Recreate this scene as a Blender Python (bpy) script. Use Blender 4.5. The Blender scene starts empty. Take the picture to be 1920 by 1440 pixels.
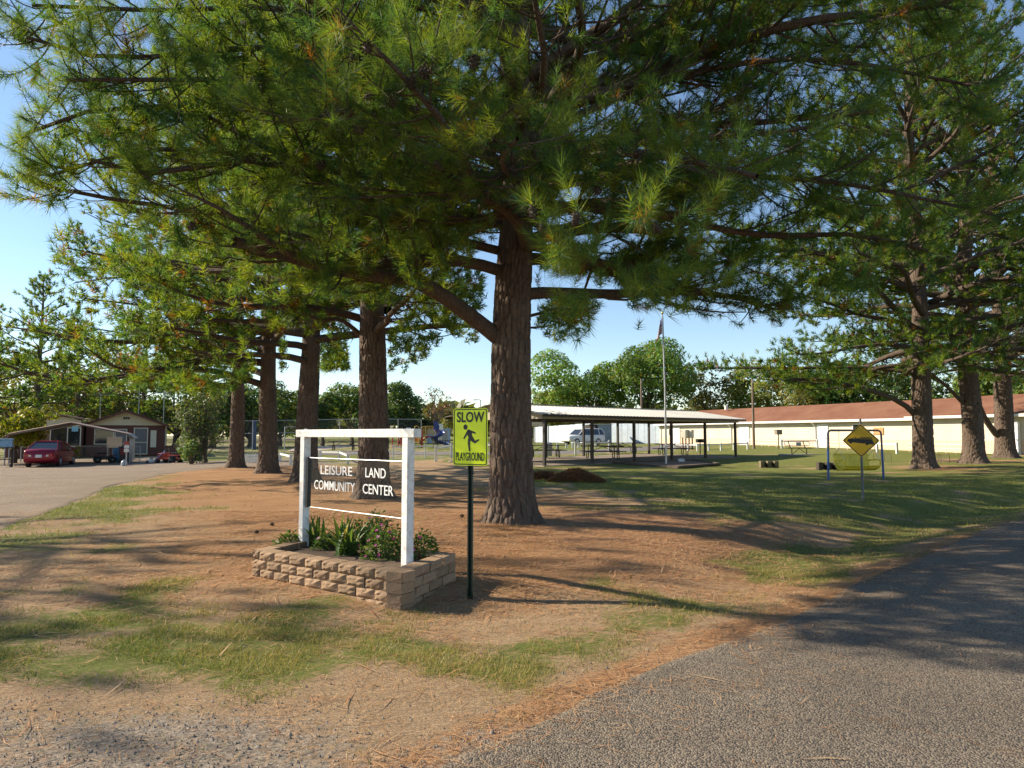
import bpy, bmesh, math, random
import numpy as np
from mathutils import Vector, Matrix

# ------------------------------------------------------------------ camera, sky, sun, exposure
scene = bpy.context.scene
COL = scene.collection
F = 1350.0                      # focal length in pixels of the 1920 px wide photograph
CAMZ = 1.58
PITCH = math.atan(95.0 / F)
cam_d = bpy.data.cameras.new("camera")
cam_d.sensor_width = 36.0
cam_d.lens = 36.0 * F / 1920.0
cam_d.clip_start = 0.05
cam_d.clip_end = 3000.0
cam = bpy.data.objects.new("camera", cam_d)
cam.location = (0, 0, CAMZ)
cam.rotation_euler = (math.pi / 2 + PITCH, 0, 0)
COL.objects.link(cam)
scene.camera = cam

SUN_EL = math.radians(29.0)
SUN_AZ = math.atan2(-0.966, 0.259)          # clockwise from +Y
sun_dir = Vector((math.sin(SUN_AZ) * math.cos(SUN_EL), math.cos(SUN_AZ) * math.cos(SUN_EL), math.sin(SUN_EL)))
world = bpy.data.worlds.new("World")
scene.world = world
world.use_nodes = True
wn = world.node_tree.nodes
wl = world.node_tree.links
wn.clear()
sky = wn.new("ShaderNodeTexSky")
sky.sky_type = 'NISHITA'
sky.sun_disc = False
sky.sun_elevation = SUN_EL
sky.sun_rotation = SUN_AZ
sky.altitude = 200
sky.air_density = 1.0
sky.dust_density = 0.1
sky.ozone_density = 2.2
bg = wn.new("ShaderNodeBackground")
bg.inputs["Strength"].default_value = 0.095
wo = wn.new("ShaderNodeOutputWorld")
wl.new(sky.outputs[0], bg.inputs[0])
wl.new(bg.outputs[0], wo.inputs[0])
sun_l = bpy.data.lights.new("sun", 'SUN')
sun_l.energy = 5.0
sun_l.angle = math.radians(0.53)
sun_l.color = (1.0, 0.86, 0.66)
sun_o = bpy.data.objects.new("sun", sun_l)
sun_o.rotation_euler = sun_dir.to_track_quat('Z', 'Y').to_euler()
COL.objects.link(sun_o)
scene.view_settings.view_transform = 'Standard'
scene.view_settings.look = 'None'
scene.view_settings.exposure = 1.0
scene.view_settings.gamma = 1.0
scene.view_settings.use_curve_mapping = False
scene.cycles.max_bounces = 6
scene.cycles.diffuse_bounces = 3
scene.cycles.glossy_bounces = 2
scene.cycles.transmission_bounces = 4
scene.cycles.transparent_max_bounces = 8
scene.cycles.use_adaptive_sampling = True
scene.cycles.use_denoising = True
scene.cycles.debug_use_spatial_splits = True
scene.cycles.sample_clamp_indirect = 6.0
scene.cycles.caustics_reflective = False
scene.cycles.caustics_refractive = False

# ------------------------------------------------------------------ numeric helpers
def ray(u, v):
    a = (u - 960.0) / F
    b = (720.0 - v) / F
    c, s = math.cos(PITCH), math.sin(PITCH)
    return np.array([a, c - b * s, s + b * c])
def at(u, v, Y):
    d = ray(u, v)
    return np.array([0, 0, CAMZ]) + d * (Y / d[1])
def project(p):
    q = p - np.array([0, 0, CAMZ])
    c, s = math.cos(PITCH), math.sin(PITCH)
    dep = q[..., 1] * c + q[..., 2] * s
    up = -q[..., 1] * s + q[..., 2] * c
    dep2 = np.where(dep > 0.05, dep, 0.05)
    return 960 + F * q[..., 0] / dep2, 720 - F * up / dep2, dep
def sstep(a, b, x):
    t = np.clip((x - a) / (b - a), 0, 1)
    return t * t * (3 - 2 * t)
def hash2(ix, iy, seed):
    h = (ix.astype(np.int64) * 374761393 + iy.astype(np.int64) * 668265263 + seed * 974711) & 0xFFFFFFFF
    h = ((h ^ (h >> 13)) * 1274126177) & 0xFFFFFFFF
    return ((h ^ (h >> 16)) & 0xFFFFFF) / float(0xFFFFFF)
def vnoise(x, y, seed=0):
    x = np.asarray(x, float); y = np.asarray(y, float)
    ix = np.floor(x); iy = np.floor(y)
    fx = x - ix; fy = y - iy
    fx = fx * fx * (3 - 2 * fx); fy = fy * fy * (3 - 2 * fy)
    a = hash2(ix, iy, seed); b = hash2(ix + 1, iy, seed)
    c = hash2(ix, iy + 1, seed); d = hash2(ix + 1, iy + 1, seed)
    return (a * (1 - fx) + b * fx) * (1 - fy) + (c * (1 - fx) + d * fx) * fy
def fbm(x, y, seed=0, o=4):
    s = 0; a = 0.5; t = 0
    for k in range(o):
        s = s + a * vnoise(x * 2 ** k, y * 2 ** k, seed + k * 17); t += a; a *= 0.5
    return s / t
def seg_dist(x, y, pts):
    """distance to a polyline and the side (left of travel > 0)"""
    best = np.full(np.shape(x), 1e9); side = np.zeros(np.shape(x))
    for (ax, ay), (bx, by) in zip(pts[:-1], pts[1:]):
        dx, dy = bx - ax, by - ay
        L2 = dx * dx + dy * dy
        t = np.clip(((x - ax) * dx + (y - ay) * dy) / L2, 0, 1)
        ex = x - ax - t * dx; ey = y - ay - t * dy
        d = np.sqrt(ex * ex + ey * ey)
        m = d < best
        best = np.where(m, d, best)
        side = np.where(m, np.sign(dx * ey - dy * ex), side)
    return best, side

# ------------------------------------------------------------------ terrain
ROAD_EDGE = [(-16, -7.0), (-9, -4.2), (-4.5, -0.4), (-2.2, 1.75), (-0.46, 3.41), (0.47, 4.49), (1.5, 5.55), (2.7, 6.77), (3.9, 8.1), (5.2, 9.48), (7.6, 12.0), (10.6, 14.8), (15, 18.6), (22, 24), (40, 35), (80, 58), (160, 100)]
DRIVE_EDGE = [(-7.6, 3.5), (-8.0, 8), (-8.3, 11.5), (-9.5, 14.8), (-10.6, 18), (-12.0, 21.4), (-13.2, 26), (-14.3, 31), (-13.6, 34.2), (-10.5, 36.6), (-9, 38.6)]
ROW = [(0, 12.2), (-3.43, 17.8), (-6.95, 24), (-9.9, 29.2), (-13.2, 34.4)]
def road_d(x, y):
    d, s = seg_dist(x, y, ROAD_EDGE)
    return d * s                # > 0 on the lawn side
def hgt(x, y):
    x = np.asarray(x, float); y = np.asarray(y, float)
    rd = road_d(x, y)
    z = 0.5 * sstep(30, 88, y) + 0.22 * sstep(14, 24, x) * sstep(20, 32, y)
    z = z - 0.32 * sstep(-13, -22, x) * sstep(26, 42, y)
    z = z + 0.08 * np.exp(-(x ** 2 + (y - 12.2) ** 2) / (2 * 2.2 ** 2))
    for (tx, ty) in ROW[1:]:
        z = z + 0.05 * np.exp(-((x - tx) ** 2 + (y - ty) ** 2) / (2 * 1.2 ** 2))
    ditch = 0.25 * sstep(1.0, 4.6, x) * np.exp(-((rd - 1.5) / 1.15) ** 2)
    z = z - ditch
    z = z - 0.05 * np.exp(-((x + 0.6) ** 2 + (y - 6.4) ** 2) / (2 * 1.0))
    bump = (fbm(x * 0.6, y * 0.6, 5, 3) - 0.5) * 0.06 * sstep(0.1, 1.2, rd)
    return z + bump
def h1(x, y):
    return float(hgt(np.array([x]), np.array([y]))[0])
def G(u, v, lo=2.0, hi=200.0):
    """ground point under a pixel"""
    d = ray(u, v); d = d / d[1]
    Y = np.geomspace(lo, hi, 1500)
    z = CAMZ + d[2] * Y
    dz = z - hgt(d[0] * Y, Y)
    k = int(np.argmax(dz < 0))
    if dz[k] >= 0: k = len(Y) - 1
    a, b = Y[max(k - 1, 0)], Y[k]
    fa, fb = dz[max(k - 1, 0)], dz[k]
    t = fa / (fa - fb) if fa != fb else 0
    y = a + (b - a) * t
    return Vector((d[0] * y, y, h1(d[0] * y, y)))

# ------------------------------------------------------------------ object helpers
def setp(o, label=None, cat=None, group=None, kind=None):
    if label: o["label"] = label
    if cat: o["category"] = cat
    if group: o["group"] = group
    if kind: o["kind"] = kind
    return o
def thing(name, label, cat, loc=(0, 0, 0), rz=0.0, group=None):
    o = bpy.data.objects.new(name, None)
    o.empty_display_size = 0.2
    o.location = loc
    o.rotation_euler = (0, 0, rz)
    COL.objects.link(o)
    return setp(o, label, cat, group)
def raw_mesh(name, V, Fs=None, tris=None, mats=(), smooth=False, cols=None, midx=None):
    me = bpy.data.meshes.new(name)
    if tris is not None:
        V = np.ascontiguousarray(V, dtype=np.float32); T = np.ascontiguousarray(tris, dtype=np.int32)
        n = len(T); k = T.shape[1]
        me.vertices.add(len(V)); me.vertices.foreach_set("co", V.ravel())
        me.loops.add(n * k); me.loops.foreach_set("vertex_index", T.ravel())
        me.polygons.add(n)
        me.polygons.foreach_set("loop_start", np.arange(0, n * k, k, dtype=np.int32))
        me.polygons.foreach_set("loop_total", np.full(n, k, dtype=np.int32))
        me.update(calc_edges=True)
    else:
        me.from_pydata([tuple(map(float, v)) for v in V], [], Fs)
        me.update()
    for m in mats: me.materials.append(m)
    if midx is not None: me.polygons.foreach_set("material_index", np.asarray(midx, dtype=np.int32))
    if smooth: me.polygons.foreach_set("use_smooth", np.ones(len(me.polygons), dtype=bool))
    if cols is not None:
        a = me.color_attributes.new("Col", 'FLOAT_COLOR', 'POINT')
        c = np.ones((len(me.vertices), 4), dtype=np.float32); c[:, :cols.shape[1]] = cols
        a.data.foreach_set("color", c.ravel())
    return me
def link(name, me, parent=None, loc=None, rot=None):
    o = bpy.data.objects.new(name, me)
    COL.objects.link(o)
    if parent is not None: o.parent = parent
    if loc is not None: o.location = loc
    if rot is not None: o.rotation_euler = rot
    return o
def rotz(a):
    c, s = math.cos(a), math.sin(a)
    return np.array([[c, -s, 0], [s, c, 0], [0, 0, 1.0]])
def frame(d):
    d = np.asarray(d, float); d = d / np.linalg.norm(d)
    a = np.array([0, 0, 1.0]) if abs(d[2]) < 0.9 else np.array([1.0, 0, 0])
    u = np.cross(a, d); u /= np.linalg.norm(u)
    return u, np.cross(d, u), d
class MB:
    def __init__(s): s.V = []; s.F = []; s.M = []; s.n = 0
    def add(s, V, Fs, m=0):
        V = np.asarray(V, float)
        s.V.append(V)
        for f in Fs:
            s.F.append(tuple(int(i) + s.n for i in f)); s.M.append(m)
        s.n += len(V)
        return s
    def box(s, c, size, rz=0.0, R=None, m=0):
        hx, hy, hz = np.asarray(size, float) / 2
        V = np.array([[x, y, z] for x in (-hx, hx) for y in (-hy, hy) for z in (-hz, hz)])
        if R is None: R = rotz(rz)
        V = V @ np.asarray(R).T + np.asarray(c, float)
        return s.add(V, [(0, 1, 3, 2), (4, 6, 7, 5), (0, 4, 5, 1), (2, 3, 7, 6), (0, 2, 6, 4), (1, 5, 7, 3)], m)
    def beam(s, p0, p1, w, h, m=0):
        p0 = np.asarray(p0, float); p1 = np.asarray(p1, float)
        u, v, d = frame(p1 - p0)
        R = np.stack([u, v, d], 1)
        return s.box((p0 + p1) / 2, (w, h, np.linalg.norm(p1 - p0)), R=R, m=m)
    def tube(s, pts, r, n=8, cap=True, m=0):
        pts = np.asarray(pts, float); k = len(pts)
        r = np.broadcast_to(np.asarray(r, float), (k,))
        T = np.gradient(pts, axis=0)
        u, v, _ = frame(T[0])
        V = []
        for i in range(k):
            t = T[i] / (np.linalg.norm(T[i]) + 1e-12)
            u = u - t * np.dot(u, t); u /= np.linalg.norm(u); v = np.cross(t, u)
            for j in range(n):
                a = 2 * math.pi * j / n
                V.append(pts[i] + r[i] * (math.cos(a) * u + math.sin(a) * v))
        Fs = [(i * n + j, i * n + (j + 1) % n, (i + 1) * n + (j + 1) % n, (i + 1) * n + j) for i in range(k - 1) for j in range(n)]
        if cap: Fs += [tuple(range(n - 1, -1, -1)), tuple(range((k - 1) * n, k * n))]
        return s.add(V, Fs, m)
    def cyl(s, p0, p1, r0, r1=None, n=10, m=0):
        return s.tube([p0, p1], [r0, r0 if r1 is None else r1], n, m=m)
    def prism(s, poly, t0, t1, O=(0, 0, 0), X=(1, 0, 0), Y=(0, 0, 1), m=0):
        """polygon in the plane spanned by X, Y, extruded along X x Y from t0 to t1"""
        X = np.asarray(X, float); Y = np.asarray(Y, float); N = np.cross(X, Y); O = np.asarray(O, float)
        k = len(poly)
        V = [O + a * X + b * Y + t0 * N for a, b in poly] + [O + a * X + b * Y + t1 * N for a, b in poly]
        Fs = [tuple(range(k - 1, -1, -1)), tuple(range(k, 2 * k))] + [(i, (i + 1) % k, k + (i + 1) % k, k + i) for i in range(k)]
        return s.add(V, Fs, m)
    def lathe(s, prof, c=(0, 0, 0), n=16, m=0):
        V = []; k = len(prof)
        for r, z in prof:
            for j in range(n):
                a = 2 * math.pi * j / n
                V.append((c[0] + r * math.cos(a), c[1] + r * math.sin(a), c[2] + z))
        Fs = [(i * n + j, i * n + (j + 1) % n, (i + 1) * n + (j + 1) % n, (i + 1) * n + j) for i in range(k - 1) for j in range(n)]
        Fs += [tuple(range(n - 1, -1, -1)), tuple(range((k - 1) * n, k * n))]
        return s.add(V, Fs, m)
    def loft(s, rings, m=0, cap=True):
        n = len(rings[0]); k = len(rings)
        V = [p for r in rings for p in r]
        Fs = [(i * n + j, i * n + (j + 1) % n, (i + 1) * n + (j + 1) % n, (i + 1) * n + j) for i in range(k - 1) for j in range(n)]
        if cap: Fs += [tuple(range(n - 1, -1, -1)), tuple(range((k - 1) * n, k * n))]
        return s.add(V, Fs, m)
    def mesh(s, name, mats, smooth=False):
        if not isinstance(mats, (list, tuple)): mats = [mats]
        me = raw_mesh(name, np.concatenate(s.V), Fs=s.F, mats=mats, smooth=False)
        me.polygons.foreach_set("material_index", np.asarray(s.M, dtype=np.int32))
        bm = bmesh.new(); bm.from_mesh(me); bmesh.ops.recalc_face_normals(bm, faces=bm.faces); bm.to_mesh(me); bm.free()
        if smooth:
            me.polygons.foreach_set("use_smooth", np.ones(len(me.polygons), dtype=bool))
            me.set_sharp_from_angle(angle=math.radians(38))
        return me
    def build(s, name, mats, parent=None, smooth=False, bevel=0.0, loc=None, rot=None):
        o = link(name, s.mesh(name, mats, smooth), parent, loc, rot)
        if bevel:
            b = o.modifiers.new("bevel", 'BEVEL'); b.width = bevel; b.segments = 2; b.limit_method = 'ANGLE'
        return o

# ------------------------------------------------------------------ materials
MAT = {}
def nt(name):
    m = bpy.data.materials.new(name); m.use_nodes = True
    t = m.node_tree; t.nodes.clear()
    out = t.nodes.new("ShaderNodeOutputMaterial")
    return m, t, out
def N(t, kind, **kw):
    n = t.nodes.new("ShaderNode" + kind)
    for k, v in kw.items():
        if k in n.inputs: n.inputs[k].default_value = v
        else: setattr(n, k, v)
    return n
def mixc(t, fac, a, b, mode='MIX'):
    n = t.nodes.new("ShaderNodeMix"); n.data_type = 'RGBA'; n.blend_type = mode
    for sock, val in ((n.inputs[0], fac), (n.inputs[6], a), (n.inputs[7], b)):
        if hasattr(val, "is_output"): t.links.new(val, sock)
        elif isinstance(val, (int, float)): sock.default_value = val
        else: sock.default_value = (*val, 1) if len(val) == 3 else val
    return n.outputs[2]
def noise_fac(t, co, scale, detail=4, lo=0.35, hi=0.65, rough=0.6):
    n = N(t, "TexNoise", Scale=scale, Detail=detail, Roughness=rough)
    if co is not None: t.links.new(co, n.inputs["Vector"])
    r = N(t, "MapRange"); r.inputs[1].default_value = lo; r.inputs[2].default_value = hi
    t.links.new(n.outputs[0], r.inputs[0])
    return r.outputs[0]
def pm(name, col, rough=0.6, metal=0.0, var=0.18, scale=6.0, bump=0.0, bscale=40.0, spec=0.5, dirt=None):
    """principled paint/metal/plastic with an uneven, slightly dirty colour"""
    if name in MAT: return MAT[name]
    m, t, out = nt(name)
    b = N(t, "BsdfPrincipled", Roughness=rough, Metallic=metal)
    b.inputs["Specular IOR Level"].default_value = spec
    tc = N(t, "TexCoord")
    c2 = dirt if dirt else tuple(c * (1 - 2 * var) for c in col)
    f = noise_fac(t, tc.outputs["Object"], scale, 5, 0.42, 0.75)
    t.links.new(mixc(t, f, col, c2), b.inputs["Base Color"])
    if bump:
        nn = N(t, "TexNoise", Scale=bscale, Detail=4.0)
        t.links.new(tc.outputs["Object"], nn.inputs["Vector"])
        bp = N(t, "Bump", Strength=bump, Distance=0.01)
        t.links.new(nn.outputs[0], bp.inputs["Height"]); t.links.new(bp.outputs[0], b.inputs["Normal"])
    t.links.new(b.outputs[0], out.inputs[0])
    MAT[name] = m
    return m
def leaf_mat(name, trans=0.35, rough=0.45, spec=0.35, tint=(1.15, 1.1, 0.55)):
    if name in MAT: return MAT[name]
    m, t, out = nt(name)
    a = N(t, "VertexColor", layer_name="Col")
    b = N(t, "BsdfPrincipled", Roughness=rough)
    b.inputs["Specular IOR Level"].default_value = spec
    tr = N(t, "BsdfTranslucent")
    t.links.new(a.outputs[0], b.inputs["Base Color"])
    t.links.new(mixc(t, 1.0, a.outputs[0], tint, 'MULTIPLY'), tr.inputs[0])
    mx = N(t, "MixShader"); mx.inputs[0].default_value = trans
    t.links.new(b.outputs[0], mx.inputs[1]); t.links.new(tr.outputs[0], mx.inputs[2])
    t.links.new(mx.outputs[0], out.inputs[0])
    MAT[name] = m
    return m
NEEDLE = leaf_mat("pine_needles", 0.55, 0.50, 0.28, (1.9, 1.65, 0.5))
LEAF = leaf_mat("broad_leaves", 0.42, 0.5, 0.3, (1.35, 1.3, 0.5))
GRASSM = leaf_mat("grass_blades", 0.3, 0.55, 0.25, (1.2, 1.2, 0.6))
STRAWM = leaf_mat("fallen_needles", 0.1, 0.6, 0.25, (1.1, 1.0, 0.8))

def bark_mat(name, c1, c2, c3, sc=1.0, bumpd=0.02):
    m, t, out = nt(name)
    b = N(t, "BsdfPrincipled", Roughness=0.9)
    b.inputs["Specular IOR Level"].default_value = 0.15
    tc = N(t, "TexCoord")
    mp = N(t, "Mapping"); mp.inputs["Scale"].default_value = (9 * sc, 9 * sc, 2.2 * sc)
    t.links.new(tc.outputs["Object"], mp.inputs["Vector"])
    nz = N(t, "TexNoise", Scale=1.3, Detail=3.0)
    t.links.new(mp.outputs[0], nz.inputs["Vector"])
    mx = N(t, "VectorMath", operation='MULTIPLY_ADD'); mx.inputs[1].default_value = (0.6, 0.6, 0.6)
    t.links.new(nz.outputs["Color"], mx.inputs[0]); t.links.new(mp.outputs[0], mx.inputs[2])
    vo = N(t, "TexVoronoi", feature='DISTANCE_TO_EDGE', Scale=1.0)
    t.links.new(mx.outputs[0], vo.inputs["Vector"])
    vc = N(t, "TexVoronoi", feature='F1', Scale=1.0)
    t.links.new(mx.outputs[0], vc.inputs["Vector"])
    f1 = noise_fac(t, tc.outputs["Object"], 14 * sc, 6, 0.3, 0.7, 0.7)
    sep = N(t, "SeparateColor"); t.links.new(vc.outputs["Color"], sep.inputs[0])
    ca = mixc(t, sep.outputs[0], c1, c2)
    cb = mixc(t, f1, ca, c3)
    t.links.new(cb, b.inputs["Base Color"])
    r = N(t, "MapRange"); r.inputs[2].default_value = 0.22
    t.links.new(vo.outputs["Distance"], r.inputs[0])
    ad = N(t, "Math", operation='MULTIPLY_ADD'); ad.inputs[1].default_value = 0.35
    t.links.new(f1, ad.inputs[0]); t.links.new(r.outputs[0], ad.inputs[2])
    bp = N(t, "Bump", Strength=1.0, Distance=bumpd)
    t.links.new(ad.outputs[0], bp.inputs["Height"]); t.links.new(bp.outputs[0], b.inputs["Normal"])
    t.links.new(b.outputs[0], out.inputs[0])
    return m
BARK = bark_mat("pine_bark", (0.115, 0.088, 0.07), (0.19, 0.15, 0.12), (0.10, 0.07, 0.055), 1.0, 0.018)
LIMB = bark_mat("pine_limb_bark", (0.10, 0.074, 0.058), (0.15, 0.115, 0.09), (0.07, 0.052, 0.042), 2.2, 0.01)
DBARK = bark_mat("oak_bark", (0.11, 0.09, 0.075), (0.17, 0.14, 0.12), (0.08, 0.065, 0.05), 1.2, 0.015)
# ------------------------------------------------------------------ ground
def cover(x, y):
    """natural ground cover weights: grass, straw, gravel"""
    rd = road_d(x, y)
    dd, ds = seg_dist(x, y, DRIVE_EDGE); dd = dd * ds       # > 0 on the driveway
    dr, _ = seg_dist(x, y, ROW)
    g2 = lambda cx, cy, sx, sy: np.exp(-((x - cx) / sx) ** 2 - ((y - cy) / sy) ** 2)
    straw = np.maximum(1 - sstep(2.0, 6.0, dr), g2(-0.8, 9.6, 3.8, 2.6))
    straw = np.maximum(straw, 0.75 * g2(2.2, 9.2, 2.2, 2.2))
    for (tx, ty) in ((18.6, 31), (22.0, 34), (26, 38)):
        straw = np.maximum(straw, 0.85 * g2(tx, ty, 3.5, 2.2))
    lawn = 1.2 * sstep(0.5, 5.5, x - 0.6 + 0.25 * (y - 12.0)) * sstep(11.0, 15.5, y + 0.25 * x)
    back = sstep(38, 44, y) * 0.9
    left = 1.05 * np.exp(-((-dd - 1.0) / 2.0) ** 2)
    patch = 0.85 * g2(-4.9, 6.4, 2.6, 2.2) + 0.72 * g2(-2.0, 5.2, 3.0, 1.0) + 0.7 * g2(-6.5, 9.6, 1.8, 1.6)
    verge = 0.80 * np.exp(-((rd - 1.0) / 0.7) ** 2) * sstep(-1.2, 0.2, x) 
    swale = 1.4 * np.exp(-((rd - 1.3) / 1.1) ** 2) * sstep(1.8, 4.2, x)
    g = np.maximum.reduce([lawn, back, left, patch, verge, swale, 0.25 + 0 * x])
    g = g * (1 - 0.65 * straw * (1 - np.clip(swale + 0.4 * verge, 0, 1)))
    n = fbm(x * 1.1, y * 0.9, 31, 4)
    n2 = fbm(x * 0.33, y * 0.4, 71, 3)
    grass = sstep(0.30, 0.74, g * 0.72 + (n - 0.5) * 1.35 + (n2 - 0.5) * 0.35)
    gravel = np.maximum(0.55 * sstep(0.5, 0.1, rd) * sstep(1.0, -0.5, x), sstep(4.5, 3.4, y + 0.1 * x) * sstep(0.0, -1.4, x))
    straw = np.maximum(straw, 0.8 * np.exp(-((rd - 0.08) / 0.2) ** 2))
    gravel = np.maximum(gravel, sstep(0.35, -0.05, -dd) * 0.7)
    gravel = np.clip(gravel * (0.35 + 1.1 * fbm(x * 1.6, y * 1.6, 91, 3)), 0, 1)
    straw = np.clip(straw * (0.6 + 0.8 * fbm(x * 0.8, y * 0.8, 13, 3)) + 0.25 * fbm(x * 2, y * 2, 15, 2), 0, 1)
    return grass, straw, gravel, rd, dd

def axis(parts):
    out = []
    for a, b, st in parts: out.append(np.arange(a, b, st))
    return np.unique(np.concatenate(out))
xs = np.concatenate([-np.geomspace(15, 600, 34)[::-1], np.arange(-14.5, -7, 0.3), np.arange(-7, 7, 0.14), np.arange(7, 14.9, 0.3), np.geomspace(15, 600, 34)])
ys = np.concatenate([-np.geomspace(1, 60, 12)[::-1], np.arange(0, 2.6, 0.4), np.arange(2.6, 13.5, 0.13), np.arange(13.5, 40, 0.33), np.arange(40, 100, 1.2), np.geomspace(101, 900, 26)])
XX, YY = np.meshgrid(xs, ys)
gx, gy = XX.ravel(), YY.ravel()
cg, cs, cv, rd, dd = cover(gx, gy)
gz = hgt(gx, gy) - 0.045 * sstep(-0.05, -0.4, rd) * 1.0 - 0.04 * sstep(0.05, 0.5, dd)
gz = gz + 0.012 * (fbm(gx * 7, gy * 7, 3, 2) - 0.5) * sstep(14, 8, gy)
nx, ny = len(xs), len(ys)
ii = np.arange(nx * ny).reshape(ny, nx)
quads = np.stack([ii[:-1, :-1].ravel(), ii[:-1, 1:].ravel(), ii[1:, 1:].ravel(), ii[1:, :-1].ravel()], 1)

def ground_mat():
    m, t, out = nt("ground")
    b = N(t, "BsdfPrincipled", Roughness=0.95); b.inputs["Specular IOR Level"].default_value = 0.1
    a = N(t, "VertexColor", layer_name="Col")
    sep = N(t, "SeparateColor"); t.links.new(a.outputs[0], sep.inputs[0])
    tc = N(t, "TexCoord"); co = tc.outputs["Object"]
    def fib(rot, sx, sy):
        mp = N(t, "Mapping"); mp.inputs["Rotation"].default_value = (0, 0, rot); mp.inputs["Scale"].default_value = (sx, sy, 1)
        t.links.new(co, mp.inputs["Vector"])
        n = N(t, "TexNoise", Scale=1.0, Detail=3.0, Roughness=0.6); n.inputs["Distortion"].default_value = 1.2
        t.links.new(mp.outputs[0], n.inputs["Vector"])
        r = N(t, "MapRange"); r.inputs[1].default_value = 0.42; r.inputs[2].default_value = 0.62
        t.links.new(n.outputs[0], r.inputs[0]); return r.outputs[0]
    f1 = fib(0.3, 9, 70); f2 = fib(1.5, 9, 60); f3 = fib(2.4, 8, 65)
    mxm = N(t, "Math", operation='MAXIMUM'); t.links.new(f1, mxm.inputs[0]); t.links.new(f2, mxm.inputs[1])
    mx2 = N(t, "Math", operation='MULTIPLY_ADD'); t.links.new(f3, mx2.inputs[0]); mx2.inputs[1].default_value = 0.5; t.links.new(mxm.outputs[0], mx2.inputs[2])
    big = noise_fac(t, co, 0.7, 5, 0.35, 0.65)
    fine = noise_fac(t, co, 28, 5, 0.3, 0.7, 0.7)
    med = noise_fac(t, co, 4.0, 5, 0.35, 0.65)
    dirt = mixc(t, med, (0.44, 0.30, 0.18), (0.33, 0.21, 0.12))
    dirt = mixc(t, fine, dirt, (0.48, 0.35, 0.22))
    st = mixc(t, mx2.outputs[0], (0.25, 0.125, 0.062), (0.58, 0.35, 0.19))
    st = mixc(t, big, st, mixc(t, fine, (0.48, 0.285, 0.15), (0.29, 0.15, 0.075)))
    gr = mixc(t, fine, (0.115, 0.165, 0.032), (0.25, 0.255, 0.075))
    gr = mixc(t, med, gr, (0.18, 0.205, 0.055))
    vor = N(t, "TexVoronoi", Scale=55.0); t.links.new(co, vor.inputs["Vector"])
    sv = N(t, "SeparateColor"); t.links.new(vor.outputs["Color"], sv.inputs[0])
    gv = mixc(t, sv.outputs[0], (0.22, 0.185, 0.15), (0.46, 0.39, 0.31))
    # break the blends up
    def brk(w, sc, am, lo=0.32, hi=0.68):
        nf = noise_fac(t, co, sc, 5, 0.25, 0.75, 0.7)
        s1 = N(t, "Math", operation='MULTIPLY_ADD'); t.links.new(nf, s1.inputs[0]); s1.inputs[1].default_value = am; s1.inputs[2].default_value = -am / 2
        s2 = N(t, "Math", operation='ADD'); t.links.new(s1.outputs[0], s2.inputs[0]); t.links.new(w, s2.inputs[1])
        r = N(t, "MapRange"); r.inputs[1].default_value = lo; r.inputs[2].default_value = hi; t.links.new(s2.outputs[0], r.inputs[0])
        return r.outputs[0]
    c = mixc(t, brk(sep.outputs[1], 9, 0.9), dirt, st)
    c = mixc(t, brk(sep.outputs[2], 12, 0.8), c, gv)
    c = mixc(t, brk(sep.outputs[0], 14, 1.0, 0.40, 0.95), c, gr)
    t.links.new(c, b.inputs["Base Color"])
    hs = N(t, "Math", operation='MULTIPLY_ADD'); t.links.new(fine, hs.inputs[0]); hs.inputs[1].default_value = 0.8; t.links.new(mx2.outputs[0], hs.inputs[2])
    bp = N(t, "Bump", Strength=0.8, Distance=0.02); t.links.new(hs.outputs[0], bp.inputs["Height"]); t.links.new(bp.outputs[0], b.inputs["Normal"])
    t.links.new(b.outputs[0], out.inputs[0])
    return m
gme = raw_mesh("ground", np.stack([gx, gy, gz], 1), tris=quads, mats=[ground_mat()], smooth=True, cols=np.stack([cg, cs, cv], 1))
setp(link("ground", gme), "sandy ground with pine straw and patchy mown grass", None, None, "structure")

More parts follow.
